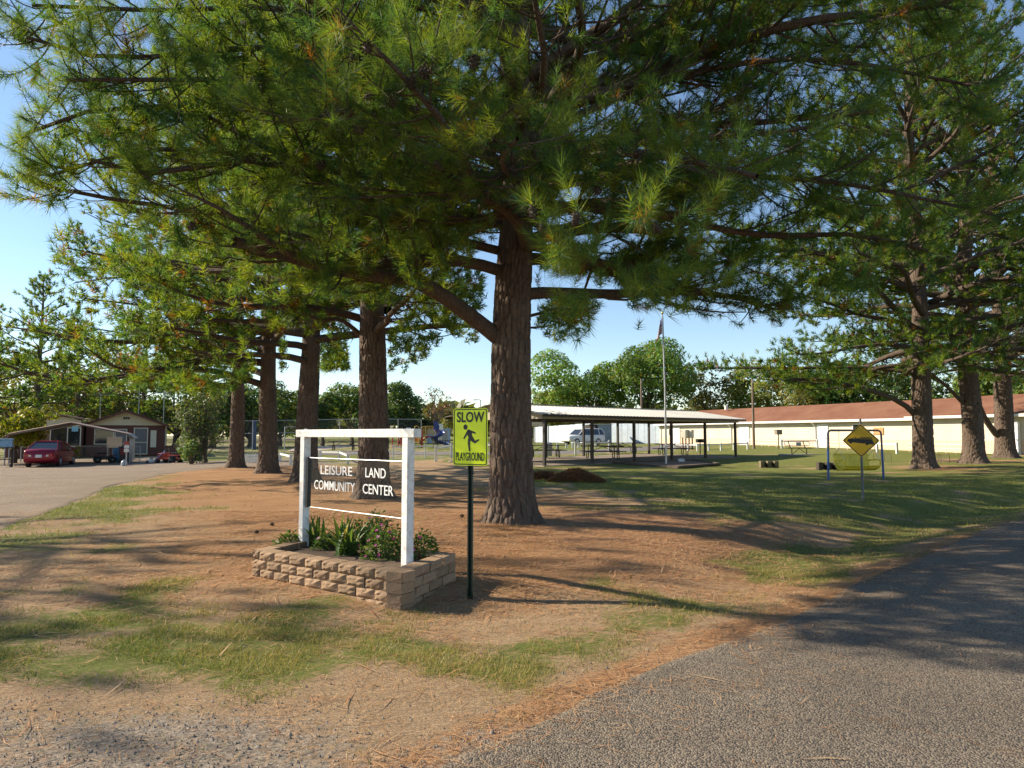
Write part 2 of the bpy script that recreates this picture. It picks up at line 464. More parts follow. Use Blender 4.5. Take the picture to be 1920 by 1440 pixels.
def asphalt_mat(name, base, stone, needles, bscale=150.0):
    m, t, out = nt(name)
    b = N(t, "BsdfPrincipled", Roughness=0.85); b.inputs["Specular IOR Level"].default_value = 0.25
    tc = N(t, "TexCoord"); co = tc.outputs["Object"]
    v = N(t, "TexVoronoi", Scale=bscale); t.links.new(co, v.inputs["Vector"])
    sv = N(t, "SeparateColor"); t.links.new(v.outputs["Color"], sv.inputs[0])
    c = mixc(t, sv.outputs[0], base, stone)
    big = noise_fac(t, co, 0.55, 6, 0.35, 0.7, 0.65)
    c = mixc(t, big, c, mixc(t, 0.45, c, tuple(x * 0.55 for x in base)))
    med = noise_fac(t, co, 2.6, 6, 0.55, 0.75, 0.7)
    md = N(t, "Math", operation='MULTIPLY'); t.links.new(med, md.inputs[0]); md.inputs[1].default_value = needles
    c = mixc(t, md.outputs[0], c, (0.30, 0.17, 0.09))
    # thin cracks
    vc = N(t, "TexVoronoi", feature='DISTANCE_TO_EDGE', Scale=0.35)
    nz = N(t, "TexNoise", Scale=2.0, Detail=6.0)
    t.links.new(co, nz.inputs["Vector"])
    mv = N(t, "VectorMath", operation='MULTIPLY_ADD'); mv.inputs[1].default_value = (0.9, 0.9, 0.9)
    t.links.new(nz.outputs["Color"], mv.inputs[0]); t.links.new(co, mv.inputs[2]); t.links.new(mv.outputs[0], vc.inputs["Vector"])
    cr = N(t, "MapRange"); cr.inputs[1].default_value = 0.0; cr.inputs[2].default_value = 0.006; cr.inputs[3].default_value = 0.7; cr.inputs[4].default_value = 0.0
    t.links.new(vc.outputs["Distance"], cr.inputs[0])
    c = mixc(t, cr.outputs[0], c, (0.13, 0.075, 0.04))
    t.links.new(c, b.inputs["Base Color"])
    n2 = N(t, "TexNoise", Scale=9.0, Detail=5.0); t.links.new(co, n2.inputs["Vector"])
    h = N(t, "Math", operation='MULTIPLY_ADD'); t.links.new(v.outputs["Distance"], h.inputs[0]); h.inputs[1].default_value = -0.6; t.links.new(n2.outputs[0], h.inputs[2])
    bp = N(t, "Bump", Strength=0.9, Distance=0.012); t.links.new(h.outputs[0], bp.inputs["Height"]); t.links.new(bp.outputs[0], b.inputs["Normal"])
    t.links.new(b.outputs[0], out.inputs[0])
    return m
def strip(name, edge, offs, side, mat, label, step, lift, jit, jscale):
    P = np.array(edge, float)
    L = np.concatenate([[0], np.cumsum(np.linalg.norm(np.diff(P, axis=0), axis=1))])
    s = np.concatenate([np.arange(0, L[-1], step)])
    px = np.interp(s, L, P[:, 0]); py = np.interp(s, L, P[:, 1])
    k = max(3, int(1.2 / step))
    ker = np.ones(2 * k + 1) / (2 * k + 1)
    pad = lambda a: np.convolve(np.concatenate([np.full(k, a[0]), a, np.full(k, a[-1])]), ker, 'valid')
    tx = np.gradient(pad(px)); ty = np.gradient(pad(py)); ln = np.hypot(tx, ty)
    nxv, nyv = ty / ln * side, -tx / ln * side
    j = jit * ((fbm(s * jscale, 0 * s, 7, 4) - 0.5) * 2 + 0.5 * (fbm(s * jscale * 6, 0 * s + 3, 9, 3) - 0.5))
    V = []
    for o in offs:
        q = o + j * math.exp(-o / 0.5)
        V.append(np.stack([px + nxv * q, py + nyv * q], 1))
    V = np.array(V); z = hgt(V[..., 0], V[..., 1]) + lift
    z[0] -= 0.03
    V = np.concatenate([V, z[..., None]], 2)
    a, b = V.shape[:2]
    idx = np.arange(a * b).reshape(a, b)
    q = np.stack([idx[:-1, :-1].ravel(), idx[1:, :-1].ravel(), idx[1:, 1:].ravel(), idx[:-1, 1:].ravel()], 1)
    if side < 0: q = q[:, ::-1]
    me = raw_mesh(name, V.reshape(-1, 3), tris=q, mats=[mat], smooth=True)
    return setp(link(name, me), label, None, None, "structure")
ASPH = asphalt_mat("road_asphalt", (0.066, 0.057, 0.048), (0.275, 0.225, 0.168), 0.22, 95.0)
strip("road", ROAD_EDGE, [0, 0.02, 0.08, 0.2, 0.45, 0.9, 1.6, 2.6, 4, 6, 8.5], 1, ASPH, "rough grey asphalt road with crumbling edge", 0.12, 0.006, 0.13, 0.8)
DRV = asphalt_mat("drive_asphalt", (0.165, 0.13, 0.098), (0.36, 0.28, 0.20), 0.95)
strip("driveway", DRIVE_EDGE, [0, 0.05, 0.2, 0.6, 1.5, 3, 6, 10, 16, 26], -1, DRV, "pale worn driveway strewn with pine needles", 0.25, 0.008, 0.25, 0.5)
# lane behind the lawn, in front of the playground
LANE = [(-16, 52.5), (-8, 52.0), (0, 51.5), (4, 52.5), (9, 57), (16, 66), (24, 80)]
strip("lane", LANE, [0, 0.3, 1.5, 3, 5.0], -1, asphalt_mat("lane_asphalt", (0.16, 0.145, 0.135), (0.26, 0.24, 0.22), 0.25), "grey asphalt lane beyond the lawn", 1.0, 0.012, 0.15, 0.3)
# ------------------------------------------------------------------ trees
def tubes(P, R, n):
    """many polylines P (M,K,3) with radii R (M,K) -> vertices, quads"""
    M, K, _ = P.shape
    T = np.gradient(P, axis=1); T /= np.linalg.norm(T, axis=2, keepdims=True) + 1e-9
    ref = np.where(np.abs(T[:, :1, 2:3]) < 0.9, np.array([0, 0, 1.0]), np.array([1.0, 0, 0]))
    ref = np.broadcast_to(ref, T.shape)
    U = np.cross(ref, T); U /= np.linalg.norm(U, axis=2, keepdims=True) + 1e-9
    W = np.cross(T, U)
    a = np.arange(n) * 2 * math.pi / n
    V = P[:, :, None, :] + R[:, :, None, None] * (np.cos(a)[None, None, :, None] * U[:, :, None, :] + np.sin(a)[None, None, :, None] * W[:, :, None, :])
    idx = np.arange(M * K * n).reshape(M, K, n)
    nx_ = np.roll(idx, -1, axis=2)
    q = np.stack([idx[:, :-1], nx_[:, :-1], nx_[:, 1:], idx[:, 1:]], -1).reshape(-1, 4)
    return V.reshape(-1, 3), q
def catmull(pts, n):
    P = np.asarray(pts, float)
    L = np.concatenate([[0], np.cumsum(np.linalg.norm(np.diff(P, axis=0), axis=1))]); L /= L[-1]
    Q = np.concatenate([[2 * P[0] - P[1]], P, [2 * P[-1] - P[-2]]])
    out = []
    for t in np.linspace(0, 1, n):
        k = min(max(int(np.searchsorted(L, t, 'right')) - 1, 0), len(P) - 2)
        f = (t - L[k]) / (L[k + 1] - L[k] + 1e-9)
        a, b, c, d = Q[k:k + 4]
        out.append(0.5 * (2 * b + (c - a) * f + (2 * a - 5 * b + 4 * c - d) * f * f + (3 * b - a - 3 * c + d) * f ** 3))
    return np.array(out)
def in_poly(x, y, poly):
    inside = np.zeros(x.shape, bool)
    k = len(poly)
    for i in range(k):
        x1, y1 = poly[i]; x2, y2 = poly[(i + 1) % k]
        c = ((y1 > y) != (y2 > y)) & (x < (x2 - x1) * (y - y1) / (y2 - y1 + 1e-9) + x1)
        inside ^= c
    return inside
def unit(v): return v / (np.linalg.norm(v, axis=-1, keepdims=True) + 1e-9)

def trunk_mesh(name, axis_pts, rad, nseg, detail, seed, mat):
    """bark built of raised plates with furrows between them"""
    rng = np.random.default_rng(seed)
    P = np.asarray(axis_pts); K = len(P)
    zz = np.concatenate([[0], np.cumsum(np.linalg.norm(np.diff(P, axis=0), axis=1))])
    th = np.arange(nseg) * 2 * math.pi / nseg
    TH, ZZ = np.meshgrid(th, zz)
    Rr = np.repeat(np.asarray(rad)[:, None], nseg, 1)
    # root flare lobes
    lob = 0.5 + 0.5 * np.cos(TH * 5 + rng.uniform(0, 6) + 0.6 * np.sin(TH * 2 + 1))
    Rr = Rr * (1 + 0.34 * lob * np.exp(-ZZ / 0.22) + 0.02 * np.sin(TH * 3 + ZZ * 1.3))
    if detail > 0:
        r0 = float(np.mean(rad[:K // 2]))
        circ = 2 * math.pi * r0
        cw, ch = 0.10, 0.34
        ncx = max(8, int(circ / cw)); top = min(zz[-1], detail)
        ncy = int(top / ch) + 2
        cx = (np.arange(ncx)[None, :] + 0.5 * (np.arange(ncy) % 2)[:, None] + rng.uniform(-.38, .38, (ncy, ncx))) * circ / ncx
        cy = (np.arange(ncy)[:, None] + rng.uniform(-.45, .45, (ncy, ncx))) * ch
        ccx, ccy = cx.ravel(), cy.ravel()
        X = TH * r0 + 0.03 * (fbm(TH * 8, ZZ * 4, seed, 3) - .5); Y = ZZ
        disp = np.zeros(TH.shape)
        for row in range(K):
            if zz[row] > top: break
            m = np.abs(ccy - zz[row]) < 3 * ch
            dx = X[row][:, None] - ccx[m][None]; dx = (dx + circ / 2) % circ - circ / 2
            dy = (Y[row][:, None] - ccy[m][None]) * (cw / ch)
            d = np.sqrt(dx * dx + dy * dy); d.sort(axis=1)
            disp[row] = sstep(0.0, 0.03, d[:, 1] - d[:, 0])
        fade = np.clip((detail - ZZ) / 1.0, 0, 1)
        Rr = Rr + fade * (0.040 * disp - 0.020 + 0.008 * (fbm(TH * 30, ZZ * 20, seed + 3, 3) - .5) * 2)
    V = np.stack([P[:, 0:1] + Rr * np.cos(TH), P[:, 1:2] + Rr * np.sin(TH), np.repeat(P[:, 2:3], nseg, 1)], -1).reshape(-1, 3)
    idx = np.arange(K * nseg).reshape(K, nseg); nx_ = np.roll(idx, -1, axis=1)
    q = np.stack([idx[:-1], nx_[:-1], nx_[1:], idx[1:]], -1).reshape(-1, 4)
    return raw_mesh(name, V, tris=q, mats=[mat], smooth=True)

def needle_template(rng, n, ln):
    s = rng.uniform(-0.17, 0.02, n)
    th = np.radians(np.clip(52 - 90 * s * 0.6 + rng.normal(0, 13, n), 8, 80))
    th = np.where(s > -0.03, np.radians(rng.uniform(5, 48, n)), th)
    ph = rng.uniform(0, 2 * math.pi, n)
    d = np.stack([np.sin(th) * np.cos(ph), np.sin(th) * np.sin(ph), np.cos(th)], 1)
    L = ln * rng.uniform(0.72, 1.15, n)
    a = np.stack([0 * s, 0 * s, s], 1)
    side = unit(np.cross(d, rng.normal(0, 1, (n, 3))))
    return a, d * L[:, None], side
def tufts_mesh(name, pos, dr, scale, col, nneedle, ln, w, seed, mat):
    rng = np.random.default_rng(seed)
    M = len(pos); NV = 6
    tmpl = [needle_template(rng, nneedle, ln) for _ in range(NV)]
    which = rng.integers(0, NV, M)
    dr = unit(dr)
    ref = rng.normal(0, 1, (M, 3)); U = unit(np.cross(ref, dr)); W = np.cross(dr, U)
    B = np.stack([U, W, dr], 1)                                   # rows
    Vs = []; Cs = []
    for k in range(NV):
        m = which == k
        if not m.any(): continue
        a, e, s = tmpl[k]; sc = scale[m][:, None, None]
        A = np.einsum('nj,mjk->mnk', a, B[m]) * sc
        E = np.einsum('nj,mjk->mnk', e, B[m]) * sc
        E[..., 2] -= 0.10 * np.abs(E).sum(-1) * (1 - np.abs(dr[m][:, None, 2]))    # needles hang a little
        S = np.einsum('nj,mjk->mnk', s, B[m]) * (w[m][:, None, None] / 2)
        p = pos[m][:, None, :]
        tri = np.stack([p + A - S, p + A + S, p + A + E], 2).reshape(-1, 3)
        Vs.append(tri)
        c = np.repeat(col[m], nneedle * 3, axis=0) * np.repeat(rng.uniform(0.8, 1.2, (m.sum() * nneedle, 1)), 3, axis=0)
        Cs.append(c)
    V = np.concatenate(Vs); C = np.concatenate(Cs)
    T = np.arange(len(V)).reshape(-1, 3)
    return raw_mesh(name, V, tris=T, mats=[mat], cols=C)

def needle_cols(rng, M, dead):
    a = np.array([0.085, 0.158, 0.034]); b = np.array([0.175, 0.230, 0.034]); c = np.array([0.042, 0.120, 0.066]); d = np.array([0.20, 0.095, 0.03])
    t = rng.uniform(0, 1, (M, 1))
    col = np.where(t < 0.5, a + (b - a) * (t * 2), a + (c - a) * (t * 2 - 1))
    k = rng.uniform(0, 1, (M, 1)) < dead
    return np.where(k, d * rng.uniform(0.7, 1.2, (M, 1)), col)

def pine(label, base, H, dbh, z0, Rmax, nlimb, lod, seed, explicit=(), prune=None, dead=0.04, group="row of tall pines", name="pine_tree", zpeak=0.25, lean=(0, 0), nlen=0.2, sparse=1.0):
    """lod: needles per tuft, needle width, trunk segments, bark detail height, twig density"""
    rng = np.random.default_rng(seed)
    nn, nw, nseg, det, dens = lod
    bx, by = base[0], base[1]; bz = h1(bx, by) - 0.06
    root = thing(name, label, "tree", (bx, by, bz), 0, group)
    org = np.array([bx, by, bz])
    # trunk
    K = int(140 if det else 30)
    zt = np.concatenate([np.linspace(0, min(det, H * 0.6), K)[:-1], np.linspace(min(det, H * 0.6), H, 24)]) if det else np.linspace(0, H, K)
    wob = 0.12
    ax = np.stack([lean[0] * zt / H + wob * np.sin(zt * 0.45 + seed) * np.clip(zt / 6, 0, 1), lean[1] * zt / H + wob * np.cos(zt * 0.38 + seed * 2) * np.clip(zt / 6, 0, 1), zt], 1)
    def rad(z): return dbh / 2 * (np.clip(1 - z / H, 0, 1) ** 0.75 * 0.97 + 0.03) + dbh * 0.17 * np.exp(-z / 0.32)
    trunk = link("trunk", trunk_mesh("trunk", ax, rad(zt), nseg, det, seed, BARK), root)
    axis_at = lambda z: np.stack([np.interp(z, zt, ax[:, 0]), np.interp(z, zt, ax[:, 1]), z], -1)
    # limbs
    paths = []; radii = []
    KP = 12
    for pts, r0, r1 in explicit:
        paths.append(catmull(np.asarray(pts) - org, KP)); radii.append(np.linspace(r0, r1, KP))
    az = rng.uniform(0, 6.28)
    for i in range(nlimb):
        f = (i + rng.uniform(0, 0.9)) / nlimb
        z = z0 + (H - z0 - 0.4) * f ** 1.15
        az += 2.399 + rng.normal(0, 0.35)
        prof = (0.78 + 0.22 * min(f / zpeak, 1)) if f < zpeak else max(0.12, 1 - ((f - zpeak) / (1 - zpeak)) ** 1.25)
        L = Rmax * prof * rng.uniform(0.72, 1.08)
        el = math.radians(8 + 50 * f + rng.normal(0, 7))
        t = np.linspace(0, 1, KP)
        hd = np.array([math.cos(az), math.sin(az)]); sd = np.array([-hd[1], hd[0]])
        sway = rng.normal(0, 0.09) * L
        sag = (0.34 - 0.25 * f) * L
        rr = L * (t * math.cos(el * 0.6))
        zz_ = z + L * t * math.sin(el) - sag * t ** 1.6 + 0.16 * L * t ** 4
        side = sway * np.sin(t * 2.6 + rng.uniform(0, 1)) + 0.05 * L * np.sin(t * 9 + rng.uniform(0, 6)) * t
        c0 = axis_at(np.array([z]))[0]
        p = np.stack([c0[0] + hd[0] * rr + sd[0] * side, c0[1] + hd[1] * rr + sd[1] * side, zz_ + 0.04 * L * np.sin(t * 7 + rng.uniform(0, 6)) * t], 1)
        r0 = min(0.030 + 0.0125 * L, 0.5 * float(rad(np.array([z]))[0]) + 0.02)
        paths.append(p); radii.append(r0 * (1 - t) ** 0.8 + 0.009)
    P1 = np.array(paths); R1 = np.array(radii)
    M1 = len(P1)
    L1 = np.linalg.norm(np.diff(P1, axis=1), axis=2).sum(1)
    # secondary branches
    own2 = []; P2 = []; R2 = []
    for i in range(M1):
        n2 = max(5, int(L1[i] * 3.9 * dens))
        tt = 0.16 + 0.84 * np.sort(rng.uniform(0, 1, n2)) ** 0.8
        k = tt * (KP - 1); k0 = np.clip(k.astype(int), 0, KP - 2); fr = (k - k0)[:, None]
        s = P1[i][k0] * (1 - fr) + P1[i][k0 + 1] * fr
        d = unit(P1[i][k0 + 1] - P1[i][k0])
        sd = unit(np.cross(d, np.array([0, 0, 1.0])))
        sg = np.where(np.arange(n2) % 2 == 0, 1.0, -1.0)[:, None]
        ang = np.radians(rng.uniform(28, 66, n2))[:, None]
        dirn = unit(d * np.cos(ang) + sd * sg * np.sin(ang) + np.stack([0 * tt, 0 * tt, rng.normal(0.10, 0.28, n2)], 1))
        ln = (0.30 * L1[i] * (1.12 - tt) + 0.42) * rng.uniform(0.65, 1.15, n2); ln = np.minimum(ln, 2.1)
        t = np.linspace(0, 1, 6)[None, :, None]
        bend = rng.normal(0, 0.16, (n2, 1, 3)); bend[..., 2] += 0.05
        q = s[:, None] + ln[:, None, None] * (dirn[:, None] * t + bend * t * t - np.array([0, 0, 0.30]) * (t * (1 - t)))
        P2.append(q); own2.append(np.full(n2, i))
        R2.append(np.interp(tt, np.linspace(0, 1, KP), R1[i])[:, None] * 0.32 * np.linspace(1, 0.35, 6)[None] + 0.0035)
    P2 = np.concatenate(P2); R2 = np.concatenate(R2); own2 = np.concatenate(own2)
    L2 = np.linalg.norm(np.diff(P2, axis=1), axis=2).sum(1)
    # twigs
    cnt = np.maximum(2, (L2 * 5.4 * dens).astype(int))
    o3 = np.repeat(np.arange(len(P2)), cnt)
    M3 = len(o3)
    tt = rng.uniform(0.22, 1.0, M3)
    k = tt * 5; k0 = np.clip(k.astype(int), 0, 4); fr = (k - k0)[:, None]
    s = P2[o3, k0] * (1 - fr) + P2[o3, k0 + 1] * fr
    d = unit(P2[o3, k0 + 1] - P2[o3, k0])
    rn = unit(np.cross(d, rng.normal(0, 1, (M3, 3))))
    ang = np.radians(rng.uniform(20, 70, M3))[:, None]
    dn = unit(d * np.cos(ang) + rn * np.sin(ang) + np.array([0, 0, 0.22]))
    ln = rng.uniform(0.16, 0.50, M3)
    t = np.linspace(0, 1, 4)[None, :, None]
    bend = rng.normal(0, 0.18, (M3, 1, 3)); bend[..., 2] += 0.16
    P3 = s[:, None] + ln[:, None, None] * (dn[:, None] * t + bend * t * t)
    own3 = own2[o3]
    tp = np.concatenate([P3[:, -1], P2[:, -1], P3[:, 2][:: 2]])
    td = np.concatenate([P3[:, -1] - P3[:, -2], P2[:, -1] - P2[:, -2], (P3[:, 2] - P3[:, 1])[:: 2]])
    tl = np.concatenate([own3, own2, own3[::2]])
    if sparse < 1:
        m = rng.uniform(0, 1, len(tp)) < sparse; tp, td, tl = tp[m], td[m], tl[m]
    # boughs gather into clumps with air between them
    wp = tp * np.array([1, 1, 1.25]) + seed
    clump = (fbm(wp[:, 0] * .62, wp[:, 2] * .8, seed, 2) + fbm(wp[:, 1] * .62 + 9, wp[:, 2] * .8 + 3, seed + 5, 2) + fbm(wp[:, 0] * .6, wp[:, 1] * .6, seed + 9, 2)) / 3 + rng.normal(0, .025, len(tp))
    kc = (clump > np.quantile(clump, .30)) | (tl < len(explicit))
    tp, td = tp[kc], td[kc]
    if prune is not None:
        kp = prune(tp + org); tp, td = tp[kp], td[kp]
        k3 = prune(P3[:, -1] + org); P3 = P3[k3]; own3 = own3[k3]
        k2 = prune(P2[:, -1] + org) & prune(P2[:, 3] + org); P2 = P2[k2]; R2 = R2[k2]; own2 = own2[k2]
        if P1.shape[0] > len(explicit):
            k1 = prune(P1[:, -1] + org) & prune(P1[:, 7] + org)
            k1[:len(explicit)] = True
            bad = ~k1[own3]; P3 = P3[~bad]; own3 = own3[~bad]
            bad = ~k1[own2]; P2 = P2[~bad]; R2 = R2[~bad]; own2 = own2[~bad]
        else: k1 = np.ones(M1, bool)
    else: k1 = np.ones(M1, bool)
    u3, v3, d3 = project(P3[:, -1] + org)
    see3 = (u3 > -50) & (u3 < 1970) & (v3 > -60) & (d3 > .5) & (rng.uniform(0, 1, len(P3)) < .45)
    for i in range(M1):
        if not k1[i]: continue
        Va, qa = tubes(P1[i:i + 1], R1[i:i + 1], 8 if det else 5)
        m2 = own2 == i; m3 = own3 == i
        parts = [(Va, qa)]
        if m2.any(): parts.append(tubes(P2[m2], R2[m2], 3))
        m3 = m3 & see3
        if m3.any() and dens > 0.95: parts.append(tubes(P3[m3][:, [0, 2, 3]], np.broadcast_to(np.linspace(0.005, 0.0035, 3), (m3.sum(), 3)), 3))
        V = np.concatenate([a for a, b in parts]); off = 0; Q = []
        for a, b in parts: Q.append(b + off); off += len(a)
        link("limb", raw_mesh("limb", V, tris=np.concatenate(Q), mats=[LIMB], smooth=True), root)
    # full detail where the photograph looks; fewer, broader needles in the crown above the frame
    u, v, dep = project(tp + org)
    seen = (u > -120) & (u < 2040) & (v > -140) & (dep > 0.5)
    kp = seen | (rng.uniform(0, 1, len(tp)) < 0.2)
    tp, td, seen, dep = tp[kp], td[kp], seen[kp], dep[kp]
    nr = seen & (dep < 8.0)                        # the closest shoots carry twice the needles, half as wide
    tp, td, seen, dep = [np.concatenate([q, q[nr]]) for q in (tp, td, seen, dep)] if nn > 40 else (tp, td, seen, dep)
    M = len(tp)
    dirs = unit(td) + np.array([0, 0, 0.18])
    sc = rng.uniform(0.78, 1.2, M)
    wd = np.where(seen, np.where(dep < 8.0, 0.46, 1.0) * np.clip(nw * dep / max(by, 1.0), 0.8 * nw, 1.3 * nw), nw * 3.2)
    sc = np.where(seen, sc, sc * 1.25)
    cols = needle_cols(rng, M, dead)
    crown = link("crown", tufts_mesh("crown", tp, dirs, sc, cols, nn, nlen, wd, seed + 1, NEEDLE), root)
    crown["kind"] = "stuff"
    return root, P2 + org, tp + org

def cone_mesh():
    """open pine cone: an ovoid of spiralling scales"""
    mb = MB()
    mb.lathe([(0.004, 0.0), (0.018, -0.012), (0.026, -0.04), (0.02, -0.075), (0.004, -0.10)], n=7)
    for i in range(34):
        f = i / 33.0; a = i * 2.399
        z = -0.008 - 0.092 * f; r = 0.036 * math.sin(math.pi * (0.18 + 0.74 * f)) + 0.004
        c, s = math.cos(a), math.sin(a)
        w = 0.011
        p0 = np.array([0.4 * r * c, 0.4 * r * s, z + 0.006]); tip = np.array([1.25 * r * c, 1.25 * r * s, z - 0.010 + 0.012 * f])
        sd = np.array([-s, c, 0]) * w
        mb.add([p0, tip + sd * 0.9, tip + np.array([0, 0, 0.006]), tip - sd * 0.9], [(0, 1, 2), (0, 2, 3)])
    return mb.mesh("pine_cone", pm("cone_scales", (0.06, 0.04, 0.028), 0.8, var=0.25, scale=60))
CONE = cone_mesh()

def low_line(pts):
    xs_ = np.array([p[0] for p in pts]); ys_ = np.array([p[1] for p in pts])
    return lambda u: np.interp(u, xs_, ys_)
SKYHOLES = [[(770, 575), (880, 640), (905, 660), (905, 820), (770, 820), (755, 700), (830, 640)],
            [(1012, 650), (1100, 640), (1125, 560), (1195, 615), (1212, 578), (1300, 582), (1345, 645), (1275, 660), (1275, 800), (1012, 800)],
            [(1012, 500), (1090, 512), (1170, 535), (1210, 600), (1130, 580), (1100, 548), (1012, 552)],
            [(-400, 400), (60, 395), (100, 480), (110, 560), (-400, 560)],
            [(-300, 160), (10, 180), (20, 260), (-300, 300)],
            [(908, 450), (1008, 450), (1012, 900), (908, 900)],
            [(655, 575), (728, 575), (735, 900), (650, 900)], [(536, 620), (600, 620), (610, 900), (530, 900)], [(478, 615), (525, 615), (530, 900), (474, 900)], [(425, 745), (462, 745), (466, 900), (420, 900)]]
def pruner(line):
    f = low_line(line)
    def fn(p):
        u, v, dep = project(p)
        inside = (u > -300) & (u < 2220) & (dep > 0.3)
        bad = inside & (v > f(u))
        for poly in SKYHOLES: bad |= inside & in_poly(u, v, poly)
        near = np.linalg.norm(p - np.array([0, 0, CAMZ]), axis=-1) < 4.3
        return ~(bad | near)
    return fn
def A3(*uvY): return [at(u, v, Y) for u, v, Y in uvY]

T_POS = [G(960, 978), G(698, 933), G(572, 902), G(502, 887), G(442, 876)]
t1 = T_POS[0]; Y1 = t1.y
ex1 = [
    (A3((948, 645, Y1), (895, 602, Y1 - .3), (820, 548, Y1 - .9), (765, 521, Y1 - 1.4), (700, 516, Y1 - 1.9), (620, 503, Y1 - 2.4), (530, 478, Y1 - 2.8), (440, 452, Y1 - 3.3)), 0.155, 0.07),
    (A3((935, 470, Y1), (850, 450, Y1 - .6), (760, 440, Y1 - 1.2), (640, 470, Y1 - 2.0), (560, 440, Y1 - 2.6), (400, 400, Y1 - 3.4), (250, 380, Y1 - 4), (90, 350, Y1 - 4.4)), 0.085, 0.02),
    (A3((940, 420, Y1), (760, 400, Y1 - 1), (600, 335, Y1 - 2.5), (470, 300, Y1 - 3.4), (290, 325, Y1 - 4.2), (170, 300, Y1 - 4.6)), 0.09, 0.025),
    (A3((995, 460, Y1), (1080, 478, Y1 + .4), (1160, 503, Y1 + .7), (1240, 520, Y1 + .9), (1330, 552, Y1 + 1.1), (1420, 560, Y1 + 1.2)), 0.10, 0.03),
    (A3((995, 405, Y1), (1080, 385, Y1 - .9), (1170, 380, Y1 - 1.6), (1250, 405, Y1 - 2.2), (1330, 380, Y1 - 2.8)), 0.11, 0.05),
    (A3((990, 350, Y1), (1130, 290, Y1 - 2), (1280, 300, Y1 - 3.6), (1420, 330, Y1 - 5)), 0.09, 0.025),
    (A3((965, 600, Y1), (1010, 588, Y1 + .5), (1050, 578, Y1 + 1.0), (1085, 585, Y1 + 1.4), (1115, 600, Y1 + 1.7)), 0.035, 0.012),
    (A3((985, 330, Y1), (1180, 250, Y1 - 1), (1420, 230, Y1 - 1.6), (1640, 210, Y1 - 2)), 0.10, 0.03),
    (A3((990, 380, Y1), (1200, 400, Y1 - .3), (1420, 440, Y1 - .8), (1600, 440, Y1 - 1.2), (1740, 470, Y1 - 1.5)), 0.09, 0.025),
    (A3((960, 300, Y1), (900, 180, Y1 - 2), (820, 130, Y1 - 3.8), (700, 190, Y1 - 5), (600, 220, Y1 - 5.6)), 0.08, 0.02),
    (A3((945, 230, Y1), (720, 130, Y1 - 2), (480, 90, Y1 - 3.4), (220, 110, Y1 - 4.4), (50, 70, Y1 - 4.8)), 0.08, 0.02),
    (A3((945, 280, Y1), (650, 230, Y1 - 2), (400, 200, Y1 - 3.5), (160, 210, Y1 - 4.6), (50, 250, Y1 - 4.9)), 0.08, 0.02),
    (A3((945, 180, Y1), (600, 30, Y1 - 2.6), (300, 20, Y1 - 4), (60, 10, Y1 - 4.8)), 0.07, 0.02),
    (A3((945, 330, Y1), (560, 300, Y1 - 2.5), (300, 280, Y1 - 3.8), (90, 330, Y1 - 4.4)), 0.07, 0.02),
    (A3((945, 250, Y1), (600, 160, Y1 - 3), (330, 150, Y1 - 4.6), (120, 150, Y1 - 5.2)), 0.07, 0.02),
    (A3((985, 260, Y1), (1250, 150, Y1 - 1), (1520, 110, Y1 - 1.8), (1820, 160, Y1 - 2.2)), 0.08, 0.02),
    (A3((985, 340, Y1), (1250, 330, Y1 - 1), (1550, 340, Y1 - 2), (1860, 400, Y1 - 2.6)), 0.08, 0.02),
    (A3((985, 200, Y1), (1250, 40, Y1 - 1), (1550, -40, Y1 - 2), (1800, 20, Y1 - 2.6)), 0.08, 0.02),
    (A3((960, 330, Y1), (980, 300, Y1 - 2), (960, 330, Y1 - 3.6), (940, 300, Y1 - 5), (970, 260, Y1 - 6)), 0.07, 0.02),
]
low1 = [(-300, 390), (60, 395), (200, 420), (420, 490), (600, 545), (770, 560), (850, 500), (900, 440), (1012, 440), (1022, 655), (1120, 650), (1132, 515), (1180, 545), (1225, 605), (1420, 640), (1520, 560), (1700, 580), (1920, 590), (2300, 590)]
tree1, b2, tips1 = pine("nearest big pine, its furrowed trunk just right of the yellow playground sign", t1, 19.0, 0.74, 3.9, 8.6, 88, (42, 0.0102, 150, 5.5, 1.1), 11, ex1, pruner(low1), 0.025, zpeak=0.45, nlen=0.185)
# cones hang from the near tree
rng = np.random.default_rng(5)
u_, v_, dep_ = project(tips1)
dens_c = np.exp(-((u_ - 740) / 230) ** 2 - ((v_ - 190) / 170) ** 2) + 0.55 * np.exp(-((u_ - 960) / 160) ** 2 - ((v_ - 400) / 90) ** 2) + 0.05
dens_c = np.where((v_ > -20) & (v_ < 520) & (u_ > 0) & (u_ < 1400) & (dep_ < 12.5), dens_c, 0)
pick = rng.choice(len(tips1), 150, replace=False, p=dens_c / dens_c.sum())
org1 = np.array(tree1.location)
for k in pick:
    o = link("pine_cone", CONE, tree1, Vector(tips1[k] - org1) + Vector((0, 0, -0.02)), (rng.normal(0, .5), rng.normal(0, .5), rng.uniform(0, 6)))
    o.scale = [rng.uniform(1.2, 1.65)] * 3
low2 = [(-300, 720), (300, 730), (420, 745), (480, 700), (640, 690), (760, 700), (860, 640), (2000, 640)]
pr2 = pruner(low2)
pine("second pine of the row, its trunk rising behind the white sign lettering", T_POS[1], 17, 0.74, 3.8, 7.4, 60, (30, 0.018, 110, 5, 0.9), 21, [
    (A3((690, 640, 18), (640, 600, 17.4), (600, 600, 17), (540, 570, 16.4)), 0.07, 0.02),
    (A3((720, 560, 18), (760, 570, 18.5), (800, 610, 19), (830, 620, 19.3)), 0.05, 0.015)], pr2, 0.04)
